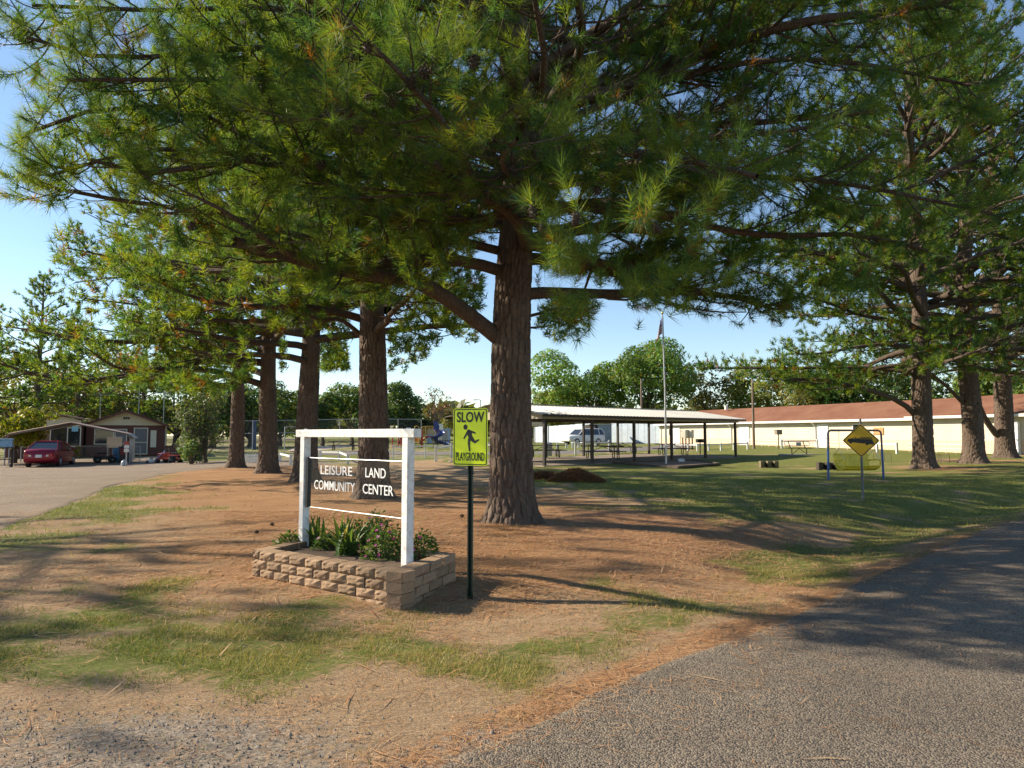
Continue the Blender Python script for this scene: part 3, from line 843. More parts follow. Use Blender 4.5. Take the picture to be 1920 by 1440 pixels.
pine("third pine of the row, its trunk behind the sign frame's left post", T_POS[2], 16.5, 0.74, 3.4, 9.2, 54, (20, 0.029, 80, 4.5, 0.85), 31, [(A3((565, 560, 23.8), (400, 520, 22.5), (250, 490, 21), (125, 465, 20)), .08, .02), (A3((562, 600, 23.8), (400, 600, 22.5), (280, 575, 21.5), (160, 560, 21)), .08, .02)], pr2, 0.04, zpeak=0.12)
pine("fourth pine of the row, between the third pine and the slim last one", T_POS[3], 17, 0.74, 3.4, 9.6, 54, (18, 0.033, 70, 4, 0.8), 41, [(A3((495, 640, 29), (380, 640, 27.5), (270, 630, 26.5), (170, 615, 26)), .08, .02), (A3((495, 560, 29), (360, 540, 27.5), (240, 520, 26.5), (140, 530, 26)), .08, .02)], pr2, 0.04, zpeak=0.12)
pine("last and slimmest pine of the row, next to the driveway bend", T_POS[4], 19, 0.66, 3.2, 9.8, 56, (18, 0.036, 60, 4, 0.8), 51, [], pr2, 0.04, zpeak=0.12)
# pines on the right
R_POS = [G(1733, 878), G(1826, 868), G(1886, 858)]
lowr = [(-300, 640), (1270, 640), (1285, 735), (1420, 745), (1480, 735), (1700, 790), (1760, 700), (2300, 760)]
prr = pruner(lowr)
a, b, c = [p.y for p in R_POS]
pine("dark pine left of the other two by the long building, with a low arching limb", R_POS[0], 25, 0.84, 4.2, 9.6, 80, (19, 0.033, 80, 5, 0.9), 61, [
    (A3((1718, 780, a), (1690, 755, a - .3), (1640, 735, a - .8), (1590, 722, a - 1.4), (1530, 712, a - 2), (1450, 712, a - 2.6)), 0.13, 0.05),
    (A3((1715, 620, a), (1660, 560, a - .8), (1600, 500, a - 2), (1520, 470, a - 3.2), (1440, 465, a - 4.2), (1340, 428, a - 5.4)), 0.14, 0.05),
    (A3((1715, 700, a), (1640, 690, a + .6), (1540, 690, a + 1), (1420, 690, a + 1.2), (1320, 690, a + 1.4)), 0.10, 0.03)], prr, 0.03, "pines by the long building")
pine("middle pine of the three standing by the long building", R_POS[1], 27, 0.92, 4.6, 8.6, 70, (19, 0.034, 70, 5, 0.9), 71, [
    (A3((1810, 760, b), (1770, 720, b - .6), (1730, 690, b - 1.4)), 0.10, 0.05)], prr, 0.03, "pines by the long building")
pine("rightmost pine with a forked pale stem low on its trunk", R_POS[2], 26, 0.98, 4.6, 8.6, 62, (18, 0.036, 70, 5, 0.85), 81, [
    (A3((1868, 815, c), (1850, 790, c - .3), (1838, 765, c - .6), (1830, 730, c - .9), (1835, 650, c - 1)), 0.17, 0.10)], prr, 0.03, "pines by the long building")
# pines whose shadows and crowns reach into the view from outside the frame
pine("lit pine rising behind the three dark ones at the right edge", (29.5, 46.0), 30, 0.7, 6, 7.5, 52, (16, 0.045, 24, 0, 0.7), 91, [], None, 0.02, "pines by the long building")
pine("pine outside the frame whose dappled shadow falls on the left grass", (-22.8, 14.6), 14, 0.4, 4.2, 5.0, 30, (16, 0.022, 20, 0, 0.6), 101, [], None, 0.03, "pines beyond the left frame edge", sparse=0.8, zpeak=.5)
pine("smaller pine outside the frame shading the near left corner", (-22.4, 11.6), 11.5, 0.28, 3.8, 3.9, 28, (16, 0.022, 20, 0, 0.6), 111, [], None, 0.03, "pines beyond the left frame edge", sparse=0.8, zpeak=.6)
# pines behind the house
for (u, Y, H, R, sd, lab) in ((70, 66, 16.5, 6.0, 121, "tall spreading pine against the sky behind the carport"), (142, 70, 13.0, 4.2, 131, "narrower dark pine just right of the tall one behind the carport"), (270, 80, 13.0, 5, 141, "pine trunk rising behind the house roof peak"), (-60, 60, 14, 6, 161, "pine cut by the left frame edge behind the carport")):
    x = (u - 960) / F * Y
    pine(lab, (x, Y), H, 0.62, 3.6, R, 40, (18, 0.062, 16, 0, 0.62), sd, [], None, 0.02, "pines behind the house", nlen=0.3)

# ---- broadleaf trees
def decid(label, base, H, R, z0, col, nleaf, ls, seed, group=None, name="broadleaf_tree", flat=1.0, nlobe=16, bare=False, cat="tree"):
    rng = np.random.default_rng(seed)
    bx, by = base[0], base[1]; bz = h1(bx, by) - 0.05
    root = thing(name, label, cat, (bx, by, bz), 0, group)
    hz = (H - z0) / 2; cz = z0 + hz
    tr = MB()
    top = z0 + hz * 0.9
    if H > 3:
        tr.tube([(0, 0, 0), (0.1, 0.05, z0 * 0.6), (0.05, 0, z0 + 0.2), (0.2, 0.1, top)], [R * 0.075 + .05, R * 0.055 + .04, R * 0.045 + .03, 0.04], 8)
    else:
        for k in range(7):
            a = k * 0.9 + rng.uniform(0, .4)
            tr.tube([(0.05 * math.cos(a), 0.05 * math.sin(a), 0), (R * .3 * math.cos(a), R * .3 * math.sin(a), H * .5), (R * .55 * math.cos(a), R * .55 * math.sin(a), H * .85)], [0.03, 0.02, 0.008], 5)
    tr.build("trunk", DBARK, root, smooth=True)
    lob = rng.normal(0, 1, (nlobe, 3)); lob = unit(lob) * rng.uniform(0.25, 0.78, (nlobe, 1)) ** 0.7
    lc = lob * np.array([R, R, hz]) * rng.uniform(.85, 1.2, (nlobe, 1)) + np.array([0, 0, cz])
    lr = rng.uniform(0.28, 0.5, nlobe) * min(R, hz * 1.2) * 1.05
    br = MB()
    for k in range(nlobe):
        s = np.array([0.05, 0, z0 * 0.8 + (top - z0 * .8) * rng.uniform(0, .6)]) if H > 3 else np.array([0, 0, .2])
        mid = (s + lc[k]) / 2 + rng.normal(0, R * .06, 3)
        br.tube([s, mid, lc[k]], [0.02 * R + .015, 0.013 * R + .01, .01], 5)
        if bare:
            for j in range(14):
                e = lc[k] + rng.normal(0, 1, 3) * lr[k] * .9
                br.tube([mid if j % 2 else lc[k], (mid + e) / 2 + rng.normal(0, .1, 3), e], [.012, .008, .004], 3)
    br.build("limb", DBARK, root, smooth=True)
    w = lr ** 2; k = rng.choice(nlobe, nleaf, p=w / w.sum())
    d = unit(rng.normal(0, 1, (nleaf, 3))); d[:, 2] = np.where(d[:, 2] < -0.5, -d[:, 2], d[:, 2])
    n1 = rng.uniform(0.55, 1.08, (nleaf, 1)) ** 0.6
    p = lc[k] + d * lr[k][:, None] * n1 * np.array([1, 1, flat])
    nrm = unit(d + rng.normal(0, 0.6, (nleaf, 3)) + np.array([0, 0, .3]))
    U = unit(np.cross(nrm, rng.normal(0, 1, (nleaf, 3)))); W = np.cross(nrm, U)
    s = ls * rng.uniform(0.6, 1.3, (nleaf, 1))
    V = np.stack([p - U * s * .9, p - W * s * .5 + nrm * s * .12, p + U * s * .9, p + W * s * .5 + nrm * s * .12], 1).reshape(-1, 3)
    base_c = np.array(col)[None] * (1 + rng.normal(0, .14, (nleaf, 1))) * (1 + 0.22 * rng.normal(0, 1, (nlobe, 1))[k].clip(-1.2, 1.2))
    base_c = base_c * (1 + rng.normal(0, .1, (nleaf, 3)))
    ye = (rng.uniform(0, 1, (nleaf, 1)) < .07)
    base_c = np.where(ye, np.array([[.22, .19, .04]]), base_c).clip(0.01, .6)
    T = np.arange(nleaf * 4).reshape(-1, 4)
    crown = link("crown", raw_mesh("crown", V, tris=T, mats=[LEAF], cols=np.repeat(base_c, 4, axis=0)), root)
    crown["kind"] = "stuff"
    return root
def bl(u, Y): return ((u - 960) / F * Y, Y)
GRN = (0.12, 0.19, 0.04); DGRN = (0.08, 0.135, 0.04); YGRN = (0.19, 0.22, 0.045); OLV = (0.16, 0.165, 0.055)
zt_ = lambda v, Y: CAMZ + (815 - v) / F * Y
decid("big round green tree behind the pavilion, left of the flagpole", bl(1102, 104), zt_(665, 104) - .5, 8.0, 2.0, (0.14, 0.23, 0.045), 13000, .25, 201)
decid("largest round tree right behind the flagpole", bl(1215, 100), zt_(645, 100) - .5, 6.6, 2.0, (0.125, 0.21, 0.045), 13000, .25, 202)
decid("low tree sloping down to the left lamp of the pavilion", bl(1040, 110), zt_(735, 110) - .5, 5, 1.2, YGRN, 6000, .25, 203)
k = 0
for (u, Y, v, R, c, lab) in ((1330, 104, 690, 6, OLV, "olive tree behind the roof end next to the pavilion"), (1420, 98, 700, 5.4, YGRN, "yellowish tree behind the bare wooden pole"), (1500, 92, 690, 5, OLV, "brownish green tree above the middle of the red roof"), (1560, 90, 680, 4.6, (0.09, .17, .03), "bright green tree above the red roof left of the dark pine"), (1640, 86, 700, 5, DGRN, "dark tree above the red roof near the arching limb"), (1780, 80, 690, 5, GRN, "green tree behind the roof between the right pines"), (1890, 76, 680, 5, GRN, "green tree behind the roof at the right edge")):
    decid(lab, bl(u, Y), zt_(v, Y) - .5, R, 1.5, c, 5400, .25, 210 + k, "trees behind the long building"); k += 1
for (u, Y, v, R, c, lab) in ((752, 92, 722, 3.4, DGRN, "round dark tree right of the second pine trunk"), (660, 96, 712, 4.4, GRN, "green tree between the second and third pine trunks"), (605, 92, 735, 4.0, DGRN, "dark tree left of the green one beyond the court fence"), (525, 88, 735, 4.4, GRN, "green tree seen between the third and fourth trunks"), (470, 84, 715, 5, DGRN, "dark tree between the fourth and last trunks"), (400, 82, 705, 5.5, DGRN, "dark woodland tree right of the house"), (330, 84, 680, 6, DGRN, "dark tree rising behind the house's right roof"), (235, 88, 655, 6.5, OLV, "olive tree above the house gable"), (150, 86, 670, 6, OLV, "olive tree behind the house's left wing"), (40, 84, 660, 6.5, OLV, "olive tree behind the yellow one at the left edge"), (700, 88, 765, 3, DGRN, "low dark tree behind the playground ladder"), (790, 92, 782, 2.2, (0.03, .05, .02), "small dark conifer-like bush beyond the slide"), (860, 110, 772, 4, OLV, "low olive tree behind the basketball board"), (905, 118, 768, 4, OLV, "low tree just left of the near pine trunk")):
    decid(lab, bl(u, Y), max(zt_(v, Y) - .4, 2.2), R, .8, c, 5200, .22, 240 + k, "trees beyond the playground"); k += 1
decid("nearly bare small tree with reddish leaves above the slide", bl(818, 86), zt_(735, 86), 2.2, 1.6, (0.16, .085, .05), 420, .16, 280, bare=True, nlobe=12)
decid("yellow-green leafy tree hanging over the carport's left end", bl(28, 46), zt_(750, 46), 2.6, .8, (0.22, .24, .025), 3600, .15, 281)
decid("tall many-stemmed shrub right of the house", bl(385, 44), 4.9, 1.75, .3, (0.085, .125, .05), 4200, .085, 282, name="garden_shrub", nlobe=20, bare=True, cat="shrub")
decid("low glossy bush at the foot of the tall shrub", bl(362, 42.5), 1.5, 1.1, .1, (0.10, .17, .06), 1700, .075, 283, name="garden_shrub", nlobe=10, cat="shrub")
# distant wooded rise: one mass
def treeline():
    rng = np.random.default_rng(77)
    n = 24000
    u = rng.uniform(-700, 2700, n)
    Y = rng.uniform(125, 260, n)
    x = (u - 960) / F * Y
    top = 5.0 + 3.2 * fbm(x * 0.03, Y * .02, 8, 3) + 4 * sstep(900, 700, u) * sstep(150, 240, Y)
    z = top * rng.uniform(0.05, 1, n) ** .6 + 0.4
    p = np.stack([x, Y, z], 1)
    nrm = unit(rng.normal(0, 1, (n, 3)) + np.array([-.3, -.6, .7])); U = unit(np.cross(nrm, rng.normal(0, 1, (n, 3)))); W = np.cross(nrm, U)
    s = rng.uniform(.7, 1.5, (n, 1))
    V = np.stack([p - U * s, p - W * s * .7, p + U * s, p + W * s * .7], 1).reshape(-1, 3)
    c = np.array([[.11, .125, .045]]) * rng.uniform(.7, 1.25, (n, 1))
    me = raw_mesh("wood", V, tris=np.arange(n * 4).reshape(-1, 4), mats=[LEAF], cols=np.repeat(c, 4, axis=0))
    setp(link("wood", me), "hazy olive wood on the far rise", None, None, "stuff")
treeline()
# ------------------------------------------------------------------ shared paints
WHITE = pm("white_paint", (0.78, 0.78, 0.76), 0.55, var=0.06, scale=16, bump=0.15, bscale=60, dirt=(0.50, 0.47, 0.42))
WHITE2 = pm("weathered_white", (0.74, 0.74, 0.72), 0.6, var=0.1, scale=4)
BLACK = pm("black_paint", (0.012, 0.012, 0.012), 0.45, var=0.1)
DARKMET = pm("dark_brown_metal", (0.035, 0.026, 0.022), 0.5, 0.2, var=0.15)
GALV = pm("galvanised_steel", (0.42, 0.43, 0.44), 0.45, 0.7, var=0.15, scale=12)
RUST = pm("rusty_steel", (0.20, 0.11, 0.07), 0.8, 0.2, var=0.25, scale=10)
CONC = pm("concrete", (0.40, 0.37, 0.32), 0.9, var=0.15, scale=3, bump=0.3)
POLEW = pm("weathered_pole_wood", (0.20, 0.15, 0.11), 0.85, var=0.2, scale=5, bump=0.4)
CREAM = pm("cream_siding", (0.62, 0.54, 0.36), 0.7, var=0.06, scale=2)
BROWN = pm("red_brown_siding", (0.12, 0.045, 0.032), 0.8, var=0.15, scale=4, bump=0.2)
GLASSD = pm("dark_window_glass", (0.02, 0.024, 0.028), 0.08, var=0.1, spec=0.8)
RUBBER = pm("tyre_rubber", (0.018, 0.018, 0.018), 0.85, var=0.1)
def text_mesh(txt, mat, bold=0.0, extrude=0.0):
    cu = bpy.data.curves.new("text", 'FONT'); cu.body = txt; cu.size = 1.0; cu.offset = bold; cu.extrude = extrude; cu.resolution_u = 3
    o = bpy.data.objects.new("text", cu); COL.objects.link(o)
    dg = bpy.context.evaluated_depsgraph_get(); dg.update()
    me = bpy.data.meshes.new_from_object(o.evaluated_get(dg))
    bpy.data.objects.remove(o); bpy.data.curves.remove(cu)
    me.materials.clear(); me.materials.append(mat)
    co = np.zeros(len(me.vertices) * 3, np.float32); me.vertices.foreach_get("co", co); co = co.reshape(-1, 3)
    lo, hi = co.min(0), co.max(0)
    co[:, :2] = (co[:, :2] - lo[:2]) / (hi - lo)[:2]
    me.vertices.foreach_set("co", co.ravel()); me.update()
    return me
def put_text(name, txt, mat, parent, O, X, Zs, w, h, bold=0.0, depth=0.001, shear=0.0):
    """text box of w x h with its lower left corner at O, along X (unit), up along Zs, facing X x Zs"""
    me = text_mesh(txt, mat, bold, 0.5)
    X = Vector(X).normalized(); Z = Vector(Zs).normalized(); Nn = X.cross(Z)
    M = Matrix(((X.x * w, Z.x * h, Nn.x * depth, 0), (X.y * w, Z.y * h, Nn.y * depth, 0), (X.z * w, Z.z * h, Nn.z * depth, 0), (0, 0, 0, 1)))
    me.transform(M); me.update()
    return link(name, me, parent, O)
def rrect(w, h, r, n=5):
    pts = []
    for cx, cy, a0 in ((w / 2 - r, h / 2 - r, 0), (-w / 2 + r, h / 2 - r, 90), (-w / 2 + r, -h / 2 + r, 180), (w / 2 - r, -h / 2 + r, 270)):
        for i in range(n + 1):
            a = math.radians(a0 + 90 * i / n); pts.append((cx + r * math.cos(a), cy + r * math.sin(a)))
    return pts
def ring(mb, outer, inner, t0, t1, O, X, Y):
    X = np.asarray(X, float); Y = np.asarray(Y, float); Nn = np.cross(X, Y); O = np.asarray(O, float); k = len(outer)
    V = [O + a * X + b * Y + t1 * Nn for a, b in outer] + [O + a * X + b * Y + t1 * Nn for a, b in inner] + [O + a * X + b * Y + t0 * Nn for a, b in outer] + [O + a * X + b * Y + t0 * Nn for a, b in inner]
    Fs = []
    for i in range(k):
        j = (i + 1) % k
        Fs += [(i, j, k + j, k + i), (i, 2 * k + i, 2 * k + j, j), (k + i, k + j, 3 * k + j, 3 * k + i)]
    mb.add(V, Fs)

# ------------------------------------------------------------------ block planter
FR = np.array([-1.02, 6.80]); FL = np.array([-2.91, 8.16]); SV = np.array([0.42, 1.12])
BR = FR + SV; BL = FL + SV
ZT = 0.30
BLK = None
def block_mat():
    m, t, out = nt("split_face_block")
    b = N(t, "BsdfPrincipled", Roughness=0.92); b.inputs["Specular IOR Level"].default_value = 0.15
    tc = N(t, "TexCoord"); oi = N(t, "ObjectInfo")
    f = noise_fac(t, tc.outputs["Object"], 35, 6, 0.3, 0.7, 0.75)
    g = noise_fac(t, tc.outputs["Object"], 160, 3, 0.4, 0.7)
    c = mixc(t, f, (0.33, 0.225, 0.14), (0.19, 0.125, 0.08))
    c = mixc(t, g, c, (0.38, 0.265, 0.17))
    r = N(t, "MapRange"); r.inputs[3].default_value = 0.78; r.inputs[4].default_value = 1.15; t.links.new(oi.outputs["Random"], r.inputs[0])
    cc = N(t, "CombineColor");
    for i in range(3): t.links.new(r.outputs[0], cc.inputs[i])
    t.links.new(mixc(t, 1.0, c, cc.outputs[0], 'MULTIPLY'), b.inputs["Base Color"])
    bp = N(t, "Bump", Strength=0.8, Distance=0.006)
    nn = N(t, "TexNoise", Scale=70.0, Detail=6.0); t.links.new(tc.outputs["Object"], nn.inputs["Vector"])
    t.links.new(nn.outputs[0], bp.inputs["Height"]); t.links.new(bp.outputs[0], b.inputs["Normal"])
    t.links.new(b.outputs[0], out.inputs[0]); return m
BLK = block_mat()
def block_mesh(seed, w, d, h, side=False):
    """tapered wall block with a rough split front face (front at -y)"""
    rng = np.random.default_rng(seed)
    nx_, nz_ = 5, 4
    V = []; 
    for k in range(nz_ + 1):
        for i in range(nx_ + 1):
            fx = i / nx_ - .5; fz = k / nz_
            e = (abs(fx) > .49) or fz in (0.0, 1.0)
            y = -d / 2 + (0.014 if e else 0) + (rng.uniform(-.008, .006) if not e else rng.uniform(-.003, .006))
            V.append((fx * (w - .006) + rng.uniform(-.003, .003), y, fz * (h - 0.004) + (rng.uniform(-.003, .003) if 0 < fz < 1 else 0)))
    Fs = []
    W = nx_ + 1
    for k in range(nz_):
        for i in range(nx_): Fs.append((k * W + i, k * W + i + 1, (k + 1) * W + i + 1, (k + 1) * W + i))
    n = len(V); wb = w * (0.98 if side else 0.9)
    V += [(-wb / 2, d / 2, 0), (wb / 2, d / 2, 0), (wb / 2, d / 2, h - .004), (-wb / 2, d / 2, h - .004)]
    a, b = 0, nx_; c, e = nz_ * W + nx_, nz_ * W
    Fs.append(tuple(list(range(nz_ * W, nz_ * W + W)) + [n + 2, n + 3]))
    Fs.append(tuple(list(range(W))[::-1] + [n, n + 1]))
    Fs.append(tuple([k * W + nx_ for k in range(nz_ + 1)][::-1] + [n + 1, n + 2][::1]) if False else tuple([n + 1, n + 2] + [k * W + nx_ for k in range(nz_, -1, -1)]))
    Fs.append(tuple([n + 3, n] + [k * W for k in range(nz_ + 1)]))
    Fs.append((n + 1, n, n + 3, n + 2))
    mb = MB(); mb.add(V, Fs); return mb.mesh("block", BLK)
planter = thing("block_planter", "tan split-face block planter under the white sign frame", "planter", (float(FR[0]), float(FR[1]), 0))
BM = [block_mesh(i, 0.258, 0.18, 0.1) for i in range(5)]
def course(p, q, nb, z, off, inset):
    p = np.asarray(p); q = np.asarray(q); d = (q - p); L = np.linalg.norm(d); d = d / L; nrm = np.array([d[1], -d[0]])   # outward = right of travel
    rng = np.random.default_rng(int(z * 1000) + nb + 500)
    wb = L / nb
    ang = math.atan2(d[1], d[0])
    s = -off * wb
    while s < L - 0.02:
        a, b = max(s, 0), min(s + wb, L)
        if b - a > 0.04:
            cpt = p + d * (a + b) / 2 - nrm * (0.09 + rng.uniform(-.006, .006) + inset)
            o = link("block", BM[rng.integers(0, 5)], planter, (cpt[0] - FR[0], cpt[1] - FR[1], z), (0, 0, ang + rng.normal(0, .015)))
            o.scale = ((b - a) / 0.262, 1, 1)
        s += wb
for ci, z in enumerate((-0.10, 0.0, 0.1, 0.2)):
    off = 0.5 if ci % 2 else 0.0
    ins = 0.0
    course(FL, FR, 9, z, off, ins); course(FR + SV * .085 * 0, BR, 4, z + 0.0005, 0.5 - off, ins)
    course(BR, BL, 9, z, off, ins); course(BL, FL, 4, z + 0.0005, 0.5 - off, ins)
mb = MB(); mb.prism([tuple(q - FR) for q in (FL + .06, FR + np.array([.0, .1]), BR - .06, BL)], -0.1, 0.235, X=(1, 0, 0), Y=(0, 1, 0))
mb.build("soil", pm("planter_soil", (0.11, 0.07, 0.045), 0.95, var=0.3, scale=20, bump=0.8), planter)

# ------------------------------------------------------------------ community sign
PL = np.array([-2.52, 8.82]); PR = np.array([-1.07, 7.46])
sd = (PR - PL); SL = np.linalg.norm(sd); sd = sd / SL
X3 = np.array([sd[0], sd[1], 0]); N3 = np.array([sd[1], -sd[0], 0])       # N3 faces the camera
sign = thing("community_sign", "white timber frame sign with clear panel reading LEISURE LAND COMMUNITY CENTER", "sign", (float(PL[0]), float(PL[1]), 0))
ang_s = math.atan2(sd[1], sd[0])
loc3 = lambda s, z, n=0.0: (X3 * s + N3 * n + np.array([0, 0, z]))
for s in (0, SL):
    MB().box(loc3(s, 0.84), (0.092, 0.092, 1.42), ang_s).build("post", WHITE, sign, bevel=0.006)
MB().box(loc3(SL / 2, 1.595), (SL + 0.30, 0.10, 0.09), ang_s).build("crossbeam", WHITE, sign, bevel=0.006)
mb = MB()
for s in (0, SL):
    for q in (-.02, .02): mb.cyl(loc3(s + q * 1.0, 1.64), loc3(s + q, 1.652), 0.01, n=8)
mb.build("bolt", WHITE2, sign)
MB().box(loc3(0.085, 1.01), (0.03, 0.05, 0.60), ang_s).build("side_channel", BLACK, sign)
for nm, z in (("top_rod", 1.302), ("bottom_rod", 0.715)):
    MB().cyl(loc3(0.05, z), loc3(SL - .05, z), 0.007, n=8).build(nm, GALV, sign)
def clear_mat():
    m, t, out = nt("clear_acrylic")
    tr = N(t, "BsdfTransparent"); tr.inputs[0].default_value = (0.97, 0.98, 0.98, 1)
    gl = N(t, "BsdfGlossy", Roughness=0.04)
    mx = N(t, "MixShader"); mx.inputs[0].default_value = 0.03
    t.links.new(tr.outputs[0], mx.inputs[1]); t.links.new(gl.outputs[0], mx.inputs[2])
    t.links.new(mx.outputs[0], out.inputs[0]); return m
panel = MB().box(loc3(SL / 2 + .02, 1.01), (SL - .14, 0.005, 0.56), ang_s).build("clear_panel", clear_mat(), sign)
def on_sign(u, v):
    d = ray(u, v); o = np.array([0, 0, CAMZ]); P0 = np.array([PL[0], PL[1], 0])
    tt = np.dot(P0 - o, N3) / np.dot(d, N3); p = o + d * tt
    return np.dot(p - P0, X3), p[2]
LETW = pm("letter_white", (0.82, 0.82, 0.80), 0.5, var=0.04)
for word, u0, v0, u1, v1 in (("LEISURE", 602, 890, 661, 893), ("LAND", 686, 893, 724, 895), ("COMMUNITY", 590, 914, 666, 919), ("CENTER", 681, 920, 738, 922)):
    s0, z0 = on_sign(u0, v0); s1, z1 = on_sign(u1, v1)
    hh = 0.112 if word in ("LEISURE", "LAND") else 0.115
    zz = 1.115 if hh == 0.112 else 0.935
    put_text("lettering", word, LETW, sign, Vector(loc3(s0, zz, 0.005)), X3, (0, 0, 1), s1 - s0, hh * .93, bold=0.002, depth=0.004)

# ------------------------------------------------------------------ planting in the bed
def iris(label, x, y, n, hgt_, seed):
    rng = np.random.default_rng(seed)
    root = thing("iris_clump", label, "plant", (x, y, 0.23), 0, "iris clumps in the planter")
    for k in range(n):
        a = rng.uniform(0, 6.28); L = hgt_ * rng.uniform(.65, 1.1); w = rng.uniform(.018, .03)
        lean = rng.uniform(.08, .6) if k % 4 else rng.uniform(.7, 1.0); b0 = rng.normal(0, .05, 2)
        hd = np.array([math.cos(a), math.sin(a)]); sdv = np.array([-hd[1], hd[0], 0])
        V = []; 
        for i in range(7):
            t = i / 6; q = lean * L * t ** 1.7; z = L * t * (1 - .25 * lean * t * t) - (0.5 * L * max(lean - .65, 0)) * t ** 3
            ww = w * (1 - t ** 3) + .0005
            c = np.array([b0[0] + hd[0] * q, b0[1] + hd[1] * q, z])
            V += [c - sdv * ww, c + np.array([0, 0, 0]) + np.array([hd[0], hd[1], 0]) * .006, c + sdv * ww]
        Fs = []
        for i in range(6):
            for j in range(2): Fs.append((i * 3 + j, i * 3 + j + 1, i * 3 + j + 4, i * 3 + j + 3))
        col = np.array([[.10, .17, .045]]) * rng.uniform(.75, 1.25) if rng.uniform() > .12 else np.array([[.30, .26, .09]])
        me = raw_mesh("leaf", V, Fs=Fs, mats=[LEAF], smooth=True, cols=np.repeat(col, len(V), 0))
        link("leaf", me, root)
def bedding(label, x, y, R, H, nleaf, nfl, seed, fcol=(.42, .045, .25)):
    rng = np.random.default_rng(seed)
    root = thing("bedding_plant", label, "plant", (x, y, 0.225), 0, "bedding plants in the planter")
    d = unit(rng.normal(0, 1, (nleaf, 3))); d[:, 2] = np.abs(d[:, 2])
    rr = rng.uniform(.45, 1.0, (nleaf, 1)) ** .6
    p = d * rr * np.array([R, R, H]) * (1 + .18 * np.sin(np.arctan2(d[:, 1], d[:, 0]) * 3 + seed))[:, None]
    out = unit(d * np.array([1, 1, .35]) + rng.normal(0, .45, (nleaf, 3))); up = unit(np.array([0, 0, 1.0]) + .5 * d + rng.normal(0, .35, (nleaf, 3)))
    U = out; W = unit(np.cross(up, U)); nrm = np.cross(U, W)
    s = rng.uniform(.03, .052, (nleaf, 1))
    V = np.stack([p, p + U * s * .5 - W * s * .36 + nrm * s * .1, p + U * s * 1.15 - nrm * s * .15, p + U * s * .5 + W * s * .36 + nrm * s * .1], 1).reshape(-1, 3)
    col = np.array([[.10, .17, .04]]) * rng.uniform(.65, 1.3, (nleaf, 1)) * (1 + rng.normal(0, .06, (nleaf, 3)))
    fo = link("foliage", raw_mesh("foliage", V, tris=np.arange(nleaf * 4).reshape(-1, 4), mats=[LEAF], cols=np.repeat(col.clip(.01, .5), 4, 0)), root)
    fo["kind"] = "stuff"
    mb = MB()
    for k in range(14):
        a = rng.uniform(0, 6.28); mb.tube([(0, 0, 0), (R * .4 * math.cos(a), R * .4 * math.sin(a), H * .45), (R * .7 * math.cos(a), R * .7 * math.sin(a), H * .75)], [.005, .004, .003], 4)
    mb.build("stem", pm("green_stem", (.09, .13, .04), .7), root)
    for k in range(nfl):
        dd_ = unit(rng.normal(0, 1, 3) + np.array([-.2, -.6, .9])); dd_[2] = abs(dd_[2])
        c = dd_ * np.array([R, R, H]) * rng.uniform(.95, 1.1)
        u, v, w = frame(unit(dd_ + np.array([0, -.2, .4])))
        fv = []; ff = []
        sz = rng.uniform(.017, .026)
        for i in range(5):
            a = i * 2 * math.pi / 5
            e = math.cos(a) * u + math.sin(a) * v; g = -math.sin(a) * u + math.cos(a) * v
            b = len(fv); fv += [c, c + sz * (.6 * e - .42 * g) + w * .004, c + sz * 1.1 * e + w * .001, c + sz * (.6 * e + .42 * g) + w * .004]; ff.append((b, b + 1, b + 2, b + 3))
        fc = np.array([fcol]) * rng.uniform(.8, 1.25) if rng.uniform() > .25 else np.array([[.55, .25, .45]])
        link("flower", raw_mesh("flower", fv, Fs=ff, mats=[LEAF], cols=np.repeat(fc, len(fv), 0)), root)
def bed(u, v):
    d = ray(u, v); t = (0.23 - CAMZ) / d[2]; return d[0] * t, d[1] * t
for (u, v, R, H, nl, nf, lab) in ((543, 1024, .17, .18, 320, 0, "small flowerless plant at the planter's left corner"), (612, 1030, .15, .19, 260, 3, "low plant with pale flowers beside the left iris"), (725, 1046, .26, .36, 800, 15, "bushy plant covered in pink flowers by the right post"), (690, 1026, .22, .34, 480, 4, "leafy plant with a few pink flowers behind the pink bush"), (710, 1018, .18, .40, 360, 2, "tall green plant at the back of the planter"), (790, 1045, .22, .28, 520, 2, "green plant right of the right sign post"), (655, 1040, .14, .18, 220, 2, "small plant between iris and pink bush")):
    x, y = bed(u, v); bedding(lab, x, y, R, H, nl, nf, hash(lab) % 1000 if False else int(u), (.42, .045, .25))
for (u, v, n, h_, lab) in ((648, 1040, 34, .47, "largest iris clump in the middle of the planter"), (590, 1024, 18, .42, "iris clump beside the left sign post"), (680, 1030, 16, .40, "iris clump right of the largest one")):
    x, y = bed(u, v); iris(lab, x, y, n, h_, u)

# ------------------------------------------------------------------ playground sign
pg = G(881, 1124)
YS = pg.y
slow = thing("playground_sign", "fluorescent yellow-green SLOW PLAYGROUND sign with a running figure on a dark green post", "sign", tuple(pg), math.radians(-28))
zc = zt_(819, YS) - pg.z
W_, H_ = 75 * YS / F, 107 * YS / F
FLUO = pm("fluorescent_yellow_green", (0.86, 1.0, 0.01), 0.35, var=0.04, scale=3)
GREENP = pm("dark_green_steel", (0.012, 0.028, 0.02), 0.5, 0.3, var=0.2, scale=8)
zt_top = zc + H_ / 2 + .01
uch = [(-.032, 0), (-.032, .005), (-.017, .008), (-.014, .028), (.014, .028), (.017, .008), (.032, .005), (.032, 0), (.02, 0), (.011, .022), (-.011, .022), (-.02, 0)]
mb = MB(); mb.prism(uch, -0.5, zt_top, X=(1, 0, 0), Y=(0, 1, 0)); post = mb.build("post", GREENP, slow)
mb = MB()
